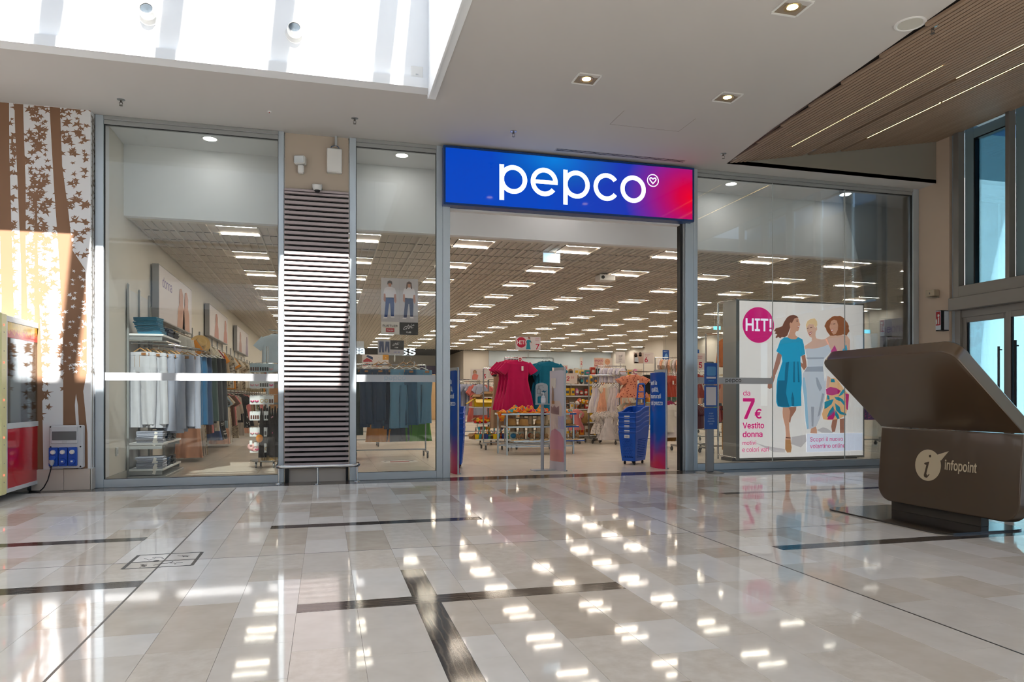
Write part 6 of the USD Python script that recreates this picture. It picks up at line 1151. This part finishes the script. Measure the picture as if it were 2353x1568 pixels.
for i in range(5): ball_toy('plush_toy', f'{("red", "orange", "green", "red", "orange")[i]} small toy piled in the crates of the toy stand, {ordn(i)} from the left', 'toy', 'small toys in the crates', (3.56 + .10 * i, 6.72, 1.06 + .04 * (i % 2)), [('body', ('#b81c14', '#d8741c', '#5a7a3c')[i % 3 if i < 3 else i % 2], at(trimesh.creation.icosphere(2, .06), s=(1, .8, 1))), ('ear', '#e6c8a0', [at(trimesh.creation.icosphere(1, .02), x=s * .04, z=.055) for s in (-1, 1)])], 30 * i)

# ---- racks farther left
rail('rail of grey lilac and coral dresses deep left of the entrance', 3.05, 4.3, 8.1, 1.62, .55)
row(9, (3.20, 7.95, 1.50), (.085, .0, 0), [('dress', 'lav'), ('dress', 'lav'), ('dress', 'lav')], 'on the rail behind the left entrance post', 'grey lavender dresses on the far left rail', 50, 8, frm='left', sc=(1.05, 1.1, .78))
row(9, (3.72, 7.85, 1.48), (.05, .05, 0), [('dress', 'coral')], 'behind the toy stand', 'coral dresses on the far left rail', 40, 8, frm='left', sc=(1.05, 1.1, .92))
rail('rail of mixed tops far behind the toy stand', 3.4, 6.4, 10.4, 1.62, .55)
row(22, (3.45, 10.3, 1.50), (.135, 0, 0), [('tee', 'black'), ('tee', 'blue'), ('tee', 'slate'), ('tee', 'red'), ('tunic', 'cream'), ('tee', 'coral')], 'on the far rail behind the dress rack', 'tops on the far rail behind the dresses', 60, 10, frm='left')
def sign(label, x, y, z, w, h, items, board='#d3c9c6', stem=.3, rz=0.):
    t = thing('price_sign', label, 'sign', (x, y, z), rz); part('board', bx(-w / 2, w / 2, -.004, .004, -h / 2, h / 2), INK2(board), t); part('stem', [cyl((0, .0, -h / 2 - stem), (0, .0, -h / 2), .008, 6)], STEEL, t)
    for it in items:
        if it[0] == 't': _, s, tx, tz, th, c, b = it; part('lettering', on_y(at(lettering(s, th, None, b), x=tx, y=tz), -.0052), INK2(c), t)
        elif it[0] == 'p': part(it[3] if len(it) > 3 else 'printed_picture', face_y(it[1], -.0042), INK2(it[2]), t)
        elif it[0] == 'q': part(it[3] if len(it) > 3 else 'printed_picture', face_y(it[1], -.0055), INK2(it[2]), t)
    return t
RD = '#b8123a'
sign('small white sign with a person in coral and a red 3 behind the toy stand', 3.89, 8.0, 1.755, .47, .28, [('p', Polygon([(-.2, -.135), (-.19, -.03), (-.15, .02), (-.10, .02), (-.03, -.02), (-.06, -.135)]), '#cf7a6c', 'printed_cloth'), ('p', Point(-.125, .06).buffer(.036), '#b98a70', 'printed_skin'), ('q', Polygon([(-.17, .01), (-.17, .09), (-.125, .12), (-.08, .09), (-.08, .01), (-.1, .04), (-.1, .09), (-.15, .09), (-.15, .03)]), '#8a6a4c', 'printed_hair'), ('t', '3', .09, -.10, .11, RD, True), ('t', 't-shirt', .04, .07, .02, '#c0607a', False)])
sign('square white HIT! sign beside the sand-coloured dresses', 4.09, 7.0, 1.78, .36, .29, [('p', Point(-.02, .01).buffer(.125, 24), '#b01030', 'red_disc'), ('t', 'HIT!', -.12, -.03, .075, '#e6dfe0', True)], '#cfc6c4')
sign('baby sign reading angolo cura dei bambini over the far goods', 7.75, 9.0, 2.155, .56, .28, [('p', sbox(-.28, -.14, .0, .14), '#dcb8a6'), ('p', Point(.13, .03).buffer(.085, 20), '#d8a07c', 'printed_skin'), ('p', Polygon([(.03, -.14), (.06, -.07), (.20, -.08), (.24, -.14)]), '#d8a07c', 'printed_skin'), ('q', unary_union([Point(.105, .035).buffer(.008), Point(.165, .03).buffer(.008)]), '#3c2a24', 'printed_face'), ('t', 'angolo', -.265, .04, .06, '#a8486a', True), ('t', 'cura dei', -.26, -.03, .045, '#b0607a', False), ('t', 'bambini', -.265, -.10, .05, '#a8486a', True)], '#ddd0c6')
sign('plain white sign with a thin grey drawing beside the children sign', 7.85, 8.0, 2.25, .28, .32, [('p', unary_union([sbox(-.05, -.10 + .03 * k, .03 + .01 * (k % 3), -.09 + .03 * k) for k in range(6)] + [Polygon([(.03, .05), (.05, .1), (.06, .05), (.04, .02)])]), '#7d7a7c')], '#d6d0ce')
sign('white sign with two children and a red 6 over the kids racks', 8.31, 7.5, 2.22, .58, .30, [('p', sbox(-.28, -.14, .0, .14), '#c7b3a6'), ('p', unary_union([Point(-.23, .06).buffer(.045), Point(-.10, .08).buffer(.045), Polygon([(-.27, -.14), (-.25, -.08), (-.15, -.1), (-.15, -.14)])]), '#9a6e56', 'printed_skin'), ('q', Polygon([(-.27, -.10), (-.26, .02), (-.17, .02), (-.15, -.12)]), '#c3ccd4', 'printed_cloth'), ('q', Polygon([(-.15, -.14), (-.14, .03), (-.05, .03), (-.01, -.14)]), '#c8a898', 'printed_cloth'), ('q', unary_union([Point(-.23, .09).buffer(.035), Point(-.10, .115).buffer(.04)]), '#3c2c26', 'printed_hair'), ('t', '6', .03, -.11, .13, RD, True), ('t', 'set 2 pezzi', .03, .08, .022, '#c0607a', False), ('t', 'neonato', .03, .045, .022, '#c0607a', False)], '#ddd5d0')
sign('narrow tilted sign with a red 2 far behind the middle panel', 7.08, 9.0, 2.16, .12, .28, [('t', '2', -.03, -.06, .09, RD, True)], '#d8cfcc', rz=30)
sign('cream price sign reading 2.50 right of the white entrance panel', 6.06, 7.0, 1.64, .34, .26, [('t', '2', -.12, -.06, .11, RD, True), ('t', '50', .0, .0, .05, RD, False)], '#d9c8bc')
sign('small sign reading 10 above the far goods', 6.75, 9.5, 2.02, .2, .16, [('t', '10', -.06, -.04, .08, RD, True)], '#d9cfc8')
sign('cream sign with a red 5 left of the orange sweaters', 8.0, 4.0, 1.95, .26, .36, [('t', '5', -.02, -.14, .12, RD, True), ('t', 'camicetta', -.11, .10, .028, '#c0607a', False), ('t', 'neonata', -.09, .06, .028, '#c0607a', False)], '#d9ccc6')
for i, (x, y, z) in enumerate(((9.73, 9.0, 2.42), (10.5, 8.6, 2.42), (6.0, 8.8, 2.0))):
    t = thing('blue_sign', f'small blue information sign hanging over the far aisles, {ordn(i)} from the {"left" if 0 else "right window"}', 'sign', (x, y, z)); part('board', bx(-.10, .10, -.005, .005, -.14, .14), INK2('#1450a0'), t); part('picture', face_y(Polygon([(-.06, -.12), (-.02, .02), (.03, .04), (.07, -.04), (.05, -.12)]), -.0052), INK2('#7aa8d8'), t); part('lettering', on_y(at(lettering('pepco', .03), x=-.07, y=.08), -.0052), INK2('#d3e0f0'), t); part('wire', cyl((0, 0, .14), (0, 0, 1.25), .003, 5), STEEL, t)

# ---- right half: children's wear and goods
rail('rail of white and peach children dresses right of the white panel', 6.45, 7.55, 6.75, 1.72, .55, .86)
row(14, (6.56, 6.62, 1.50), (.068, .0, 0), [('tutu', 'tulle'), ('tutu', 'lilac'), ('tutu', 'tulle'), ('tutu', 'peach'), ('tutu', 'peach'), ('kid', 'cream'), ('kid', 'white'), ('tutu', 'tulle')], 'on the upper bar of the children rail', 'child dresses on the upper bar', 25, 14, frm='left', sc=(1.0, 1.0, 1.18))
row(10, (6.62, 6.45, .80), (.08, .0, 0), [('kid', 'kidw'), ('kid', 'kidw'), ('tutu', 'tulle'), ('kid', 'kidw')], 'on the lower bar of the children rail', 'child dresses on the lower bar', 20, 12, frm='left', sc=(1, 1, 1.05))
garment('tutu', 'tulle', 'white tulle dress lowest and nearest on the children rail', 'child dresses on the lower bar', (6.80, 6.30, .72), 0, (1.0, 1.2, 1.0))
rail('tall rail of lilac baby wear behind the children dresses', 6.9, 7.7, 7.3, 1.98, .5, 1.5)
row(12, (6.95, 7.15, 1.92), (.055, 0, 0), [('kidtop', 'lilac'), ('kidtop', 'tulle'), ('kidtop', 'lilac')], 'on the tall rail behind the children dresses', 'lilac baby tops on the tall rail', 50, 10, frm='left', sc=(.9, 1, .95))
rail('rail of peach printed children wear beside the basket handle', 6.85, 7.85, 5.75, 1.78, .5, .95)
row(5, (7.14, 5.55, 1.70), (.02, .09, 0), [('kid', 'peachp')], 'beside the basket handle', 'peach printed dresses', 0, 8, sc=(1.45, 1.3, 1.06)); row(3, (7.50, 5.6, 1.70), (.04, .09, 0), [('kid', 'black')], 'beside the blue slogan panel', 'black child dresses', 0, 8, sc=(1.1, 1.2, .9))
row(6, (7.0, 5.7, 1.02), (.12, .0, 0), [('kid', 'cream'), ('kid', 'peach'), ('kid', 'beige')], 'under the peach printed dresses', 'child dresses under the peach ones', 20, 10, frm='left')
rail('rail of rust red and white child dresses right of the slogan panel', 7.45, 8.25, 4.95, 1.72, .55, .98)
row(6, (7.66, 4.78, 1.66), (.05, .03, 0), [('kid', 'rust')], 'right of the slogan panel', 'rust red child dresses', 25, 10, sc=(1.05, 1.1, .95)); row(3, (7.62, 5.05, 1.30), (.08, .0, 0), [('kidtop', 'mint')], 'below the rust red dresses', 'mint child tops', 20, 8, frm='left')
row(5, (7.68, 4.72, .98), (.06, .05, 0), [('kid', 'white'), ('tutu', 'tulle')], 'low right of the slogan panel', 'white child dresses low by the right post', 10, 10, sc=(1.25, 1.3, 1.2)); row(4, (7.58, 5.0, 1.08), (.07, 0, 0), [('kidtop', 'hot')], 'beside the white child dresses', 'hot pink child tops', 30, 10, frm='left', sc=(1, 1, .5))
row(3, (7.7, 4.95, .46), (.08, .0, 0), [('trousers', 'tan')], 'lowest right of the slogan panel', 'striped trousers by the right post', 20, 8, frm='left', sc=(.5, .8, .36))
rail('rail of pale pink baby wear far right behind the entrance', 8.5, 9.7, 7.2, 2.22, .5, 1.75)
row(14, (8.55, 7.05, 2.16), (.075, 0, 0), [('kidtop', 'tulle'), ('kidtop', 'peach'), ('kidtop', 'cream')], 'high behind the right entrance post', 'pale baby tops on the far right rail', 50, 10, frm='left')
# goods on gondolas
def gondola(label, x, y, w, d, h, shelves, m=None):
    t = thing('gondola', label, 'shelving', (x, y, 0)); m = m or mat('#cfc4b4', .5, name='gondola_cream')
    for s in (-1, 1): part('upright', cb(s * w / 2 - .02, s * w / 2 + .02, -d / 2, d / 2, 0, h, .003), m, t)
    part('back_panel', bx(-w / 2, w / 2, -.01, .01, .05, h), m, t)
    for z in shelves: part('shelf', cb(-w / 2 + .02, w / 2 - .02, -d / 2, d / 2, z - .03, z, .003), SHW, t)
    return t
gondola('cream gondola of small goods behind the white entrance panel', 6.45, 7.9, 1.3, .6, 1.55, (.15, .5, .85, 1.2, 1.5)); gondola('wide cream gondola farther behind the children dresses', 7.9, 9.6, 2.4, .6, 2.0, (.2, .6, 1.0, 1.4, 1.8)); gondola('cream wall gondola along the far pale blue wall', 11.4, 26.9, 7.0, .6, 2.3, (.3, .8, 1.3, 1.8))
GOOD = ('#b83a2a', '#e0b020', '#2f8a8c', '#d2cbbf', '#4a5a6a', '#c06a90', '#7a5a3c', '#e08a2a', '#d9d6d2', '#2a2a2c'); GN = ('red', 'yellow', 'sea green', 'ivory', 'slate', 'rose', 'brown', 'orange', 'white', 'black'); rn = random.Random(77); q = 0
for gx, gy, gw, zs, nn in ((6.45, 7.66, 1.2, ((.16, 'bottom'), (.51, 'second'), (.86, 'third'), (1.21, 'fourth'), (1.51, 'top')), 9), (7.9, 9.36, 2.2, ((1.41, 'fourth'), (1.81, 'top'), (1.01, 'third')), 13)):
    for z, zn in zs:
        for i in range(nn):
            c = rn.randrange(10); sh = rn.randrange(3); w = gw / nn * .42; key = ('good', c, sh, gy); loc = (gx - gw / 2 + (i + .5) * gw / nn, gy, z); lab = f'{GN[c]} {("box", "pouch", "tin")[sh]} on the {zn} shelf of the {"cream" if gy < 8 else "wide far"} gondola, {ordn(i)} from the left'
            if key in PROTO: copy(PROTO[key], loc, rn.uniform(-20, 20), lab, 'small goods on the gondolas'); continue
            t = thing(('goods_box', 'goods_pouch', 'goods_tin')[sh], lab, ('box', 'pouch', 'tin')[sh], loc, 0, 'small goods on the gondolas'); h = rn.uniform(.13, .24)
            part('body', cb(-w, w, -.06, .06, 0, h, .006) if sh == 0 else at(trimesh.creation.icosphere(2, 1.), s=(w, .06, h / 2), z=h / 2) if sh == 1 else lathe([(0, 0), (w * .9, 0), (w * .9, h), (0, h)], 16), mat(GOOD[c], .4), t, smooth=40); part('label', cb(-w * .6, w * .6, -.066, -.058 if sh == 0 else -.05, h * .3, h * .65, .001), mat(GOOD[(c + 3) % 10], .5), t); PROTO[key] = t
for i, (x, c, n) in enumerate(((6.27, '#d8501c', 'orange-red'), (6.37, '#d9b414', 'yellow'), (6.47, '#e08418', 'orange'), (6.22, '#c8c4c0', 'white'))):
    t = thing('play_ball', f'{n} play ball in the net beside the cream gondola', 'ball', (x, 6.95, 1.07 - .02 * i)); b = trimesh.creation.icosphere(3, .062); part('ball', b, mat(c, .35), t, smooth=True); part('star_print', at(cyl((0, -.0615, 0), (0, -.064, 0), .024, 10)), mat('#e6d8c8', .4), t)
rail('low wheeled rail of round cushions right of the display table', 6.15, 6.75, 7.0, 1.0, .5)
for i in range(4): ball_toy('round_cushion', f'tan round cushion hanging right of the display table, {ordn(i)} from the front', 'cushion', 'tan round cushions', (6.36 + .035 * i, 6.80 + .10 * i, .655), [('pad', '#b8945e', at(trimesh.creation.icosphere(3, .165), s=(1, .25, 1))), ('tag', '#e0d8cc', cb(.05, .08, -.052, -.045, -.06, .06, .001))], 20)
row(5, (5.55, 6.6, .86), (.13, 0, 0), [('kid', 'pink'), ('kid', 'coral'), ('kid', 'kidw'), ('kid', 'beige')], 'low behind the white entrance panel', 'child dresses behind the display table', 20, 10, frm='left'); rail('low rail of child dresses behind the display table', 5.4, 6.1, 6.7, 1.0, .5)
# projector, exit signs
t = thing('exit_sign', 'lit white-blue hanging exit sign inside above the entrance', 'exit sign', (3.85, 1.8, 3.70)); part('housing', cb(-.165, .165, -.04, .04, .0, .05, .004), WPLAST, t); part('lit_panel', bx(-.15, .15, -.012, .012, -.165, .0), mat('#bfe0f8', .4, emit=.75, ecol=(.45, .72, .95)), t); part('frame', frame_rect(-.16, .16, -.175, .0, .01, -.015, .015), WPLAST, t); part('picture', [on_y(at(lettering('USCITA', .045, align='c'), y=-.11), -.0125)], mat('#ddeefa', .4, emit=.9, ecol=(.75, .88, 1)), t)
t = thing('projector', 'white box projector hung under the grid ceiling right of the exit sign', 'projector', (5.6, 3.6, 3.62)); part('body', cb(-.17, .17, -.14, .14, -.06, .06, .01), WPLAST, t); part('lens', at(cyl((-.10, -.15, 0), (-.10, -.12, 0), .035, 14)), BLACK, t); part('mount', cyl((0, 0, .06), (0, 0, .10), .02, 8), GPLAST, t)
for i, (x, y, z) in enumerate(((10.83, 8.0, 3.0), (14.17, 6.0, 2.8))):
    t = thing('exit_sign', f'small glowing cyan exit sign far inside, {("left", "right")[i]} of the light box', 'exit sign', (x, y, z + .15)); part('lit_panel', bx(-.11, .11, -.01, .01, -.06, .04), mat('#60c8e8', .4, emit=1.2, ecol=(.2, .7, .9)), t); part('wire', [cyl((dx, 0, .04), (dx, 0, 3.70 - z - .15), .004, 5) for dx in (-.08, .08)], STEEL, t)

# ---- behind the right window
rail('tall rack of orange sweaters left of the light box', 7.55, 8.35, 2.95, 2.46, .55, 1.62)
row(8, (7.80, 2.55, 2.36), (.04, .07, 0), [('sweater', 'sweater')], 'left of the light box', 'orange sweaters left of the light box', 12, 8, sc=(.9, 1.1, 1.0)); row(6, (7.78, 2.6, 1.56), (.05, .06, 0), [('kid', 'peach'), ('kidtop', 'coral'), ('kidtop', 'yellow')], 'under the orange sweaters', 'peach child wear under the sweaters', 12, 8, sc=(1.1, 1.1, 1)); row(6, (7.84, 2.95, .98), (.06, .0, 0), [('shorts', 'mint'), ('shorts', 'pink'), ('shorts', 'rust'), ('shorts', 'yellow')], 'on the low bar left of the light box', 'bright shorts left of the light box', 40, 8, frm='left'); row(6, (7.80, 2.62, .70), (.045, .03, 0), [('trousers', 'tan')], 'lowest left of the light box', 'tan trousers left of the light box', 25, 8, sc=(.62, 1, .66))
rail('rail of maroon and navy tops behind the leaflet stand', 7.3, 8.0, 3.7, 1.72, .55, 1.0); row(5, (7.52, 3.5, 1.66), (.06, .03, 0), [('kidtop', 'white'), ('kid', 'rust')], 'behind the leaflet stand', 'child wear behind the leaflet stand', 20, 8); row(5, (7.52, 3.5, .98), (.06, .03, 0), [('tee', 'maroon')], 'low behind the leaflet stand', 'maroon tops behind the leaflet stand', 20, 8, sc=(.8, 1, .75))
rail('wheeled rail of purple glittering child wear right of the light box', 12.0, 13.0, 4.1, 1.25, .6); row(8, (12.05, 3.9, 1.18), (.12, 0, 0), [('kid', 'purple'), ('kidtop', 'purple')], 'right of the light box', 'purple glittering child wear', 20, 8, frm='left', sc=(1.2, 1, 1.05))
t = thing('wall_poster', 'grey wall poster with purple lettering on the far right shop wall', 'poster', (15.66, 6.3, 2.9)); part('panel_box', cb(-.02, .03, -1.2, .85, -.55, .5, .003), mat('#7d7f8c', .5), t); part('lettering', on_x(at(join([at(lettering('neonato', .22, 1.1), y=.12), at(lettering('0-24 mesi', .12, .6), y=-.1)]).apply_transform(np.diag([-1, 1, 1, 1])), x=.75), -.021), mat('#4a3a78', .5), t)
row(8, (14.15, 5.2, 2.66), (.06, -.05, 0), [('kidtop', 'slate'), ('kidtop', 'black')], 'high before the grey wall poster', 'dark child tops by the right wall', 30, 8, sc=(1.3, 1, 1)); t = rail('tall rail of dark child tops by the right wall', 13.9, 14.8, 5.0, 2.72, .5)
# far racks that fill the depth of the shop
rn = random.Random(99); COLS = ['white', 'cream', 'coral', 'blue', 'black', 'lav', 'peach', 'pink', 'beige', 'slate', 'mint', 'red', 'taupe', 'orange']
for i, (x0, x1, y) in enumerate(((-.4, 1.2, 7.0), (2.0, 3.2, 13.0), (-.6, 2.6, 11.0), (-.8, 3.4, 16.5), (5.0, 8.2, 13.5), (9.6, 11.8, 10.5), (10.2, 12.2, 14.0), (5.2, 9.4, 18.0), (9.0, 11.0, 6.2), (11.4, 13.6, 8.6))):
    z = 1.62 if i % 3 else 1.75; place_ = ('in the aisle behind the denim rail', 'on the far left-centre rail', 'on the long rail behind the denim', 'on the farthest left rail', 'on the far centre rail', 'on the far right rail', 'on the farther right rail', 'on the farthest centre rail', 'behind the light box', 'far behind the light box')[i]
    rail(f'chrome clothes rail {place_[3:] if place_.startswith("on ") else place_}' + (' of mixed garments' if place_.startswith('on ') else ''), x0, x1, y, z, .55, z - .75); n = int((x1 - x0) / .17)
    row(n, (x0 + .08, y, z - .09), ((x1 - x0) / n, 0, 0), lambda k: (rn.choice(('tee', 'tunic', 'kid', 'blouse', 'dress')), rn.choice(COLS)), place_, f'mixed garments {place_}', 60, 20, frm='left')
# far wall dressing
t = thing('wall_poster', 'violet toy department poster on the far end wall', 'poster', (6.85, 32.55, 2.62)); part('panel', bx(-1.35, 2.6, -.04, .0, -.45, .45), INK2('#6a5a8c'), t) ; part('lettering', on_y(at(lettering('giocattoli', .45, 2.0), x=-1.15, y=-.3), -.041), INK2('#3a3488'), t); part('printed_figure', face_y(Point(1.2, .1).buffer(.35), -.041), INK2('#8a5a44'), t)
t = thing('fitting_room_wall', 'pale wood fitting room partition at the far end of the shop', 'partition', (5.4, 26.0, 0)); part('panel', cb(-.9, .6, -.05, .05, 0, 2.35, .01), mat('#d3b184', .5), t); part('door_leaf', cb(-.5, .1, -.07, -.05, .05, 2.1, .004), mat('#c9a272', .5), t)
t = thing('mirror_frame', 'grey metal display frame with wooden panels at the end of the left aisle', 'display frame', (-1.0, 17.5, 0)); part('frame', frame_rect(-1.1, 1.3, .9, 2.3, .07, -.04, .04), mat('#7d8488', .4, metal=.4), t); part('wood_panel', [cb(-1.0, .05, -.02, .02, .1, 1.5, .005)], mat('#a87a4c', .5), t); part('wood_panel', [cb(.1, 1.2, -.02, .02, .1, 1.5, .005)], mat('#a87a4c', .5), t); part('brace', [cyl((-1.0, 0, 1.6), (1.2, 0, 2.2), .03, 6), cyl((-.3, 0, 1.6), (-.1, 0, 2.25), .03, 6)], mat('#8d9498', .4, metal=.4), t); part('post', [bx(-1.08, -1.03, -.02, .02, 0, .9), bx(1.22, 1.27, -.02, .02, 0, .9)], mat('#7d8488', .4, metal=.4), t)
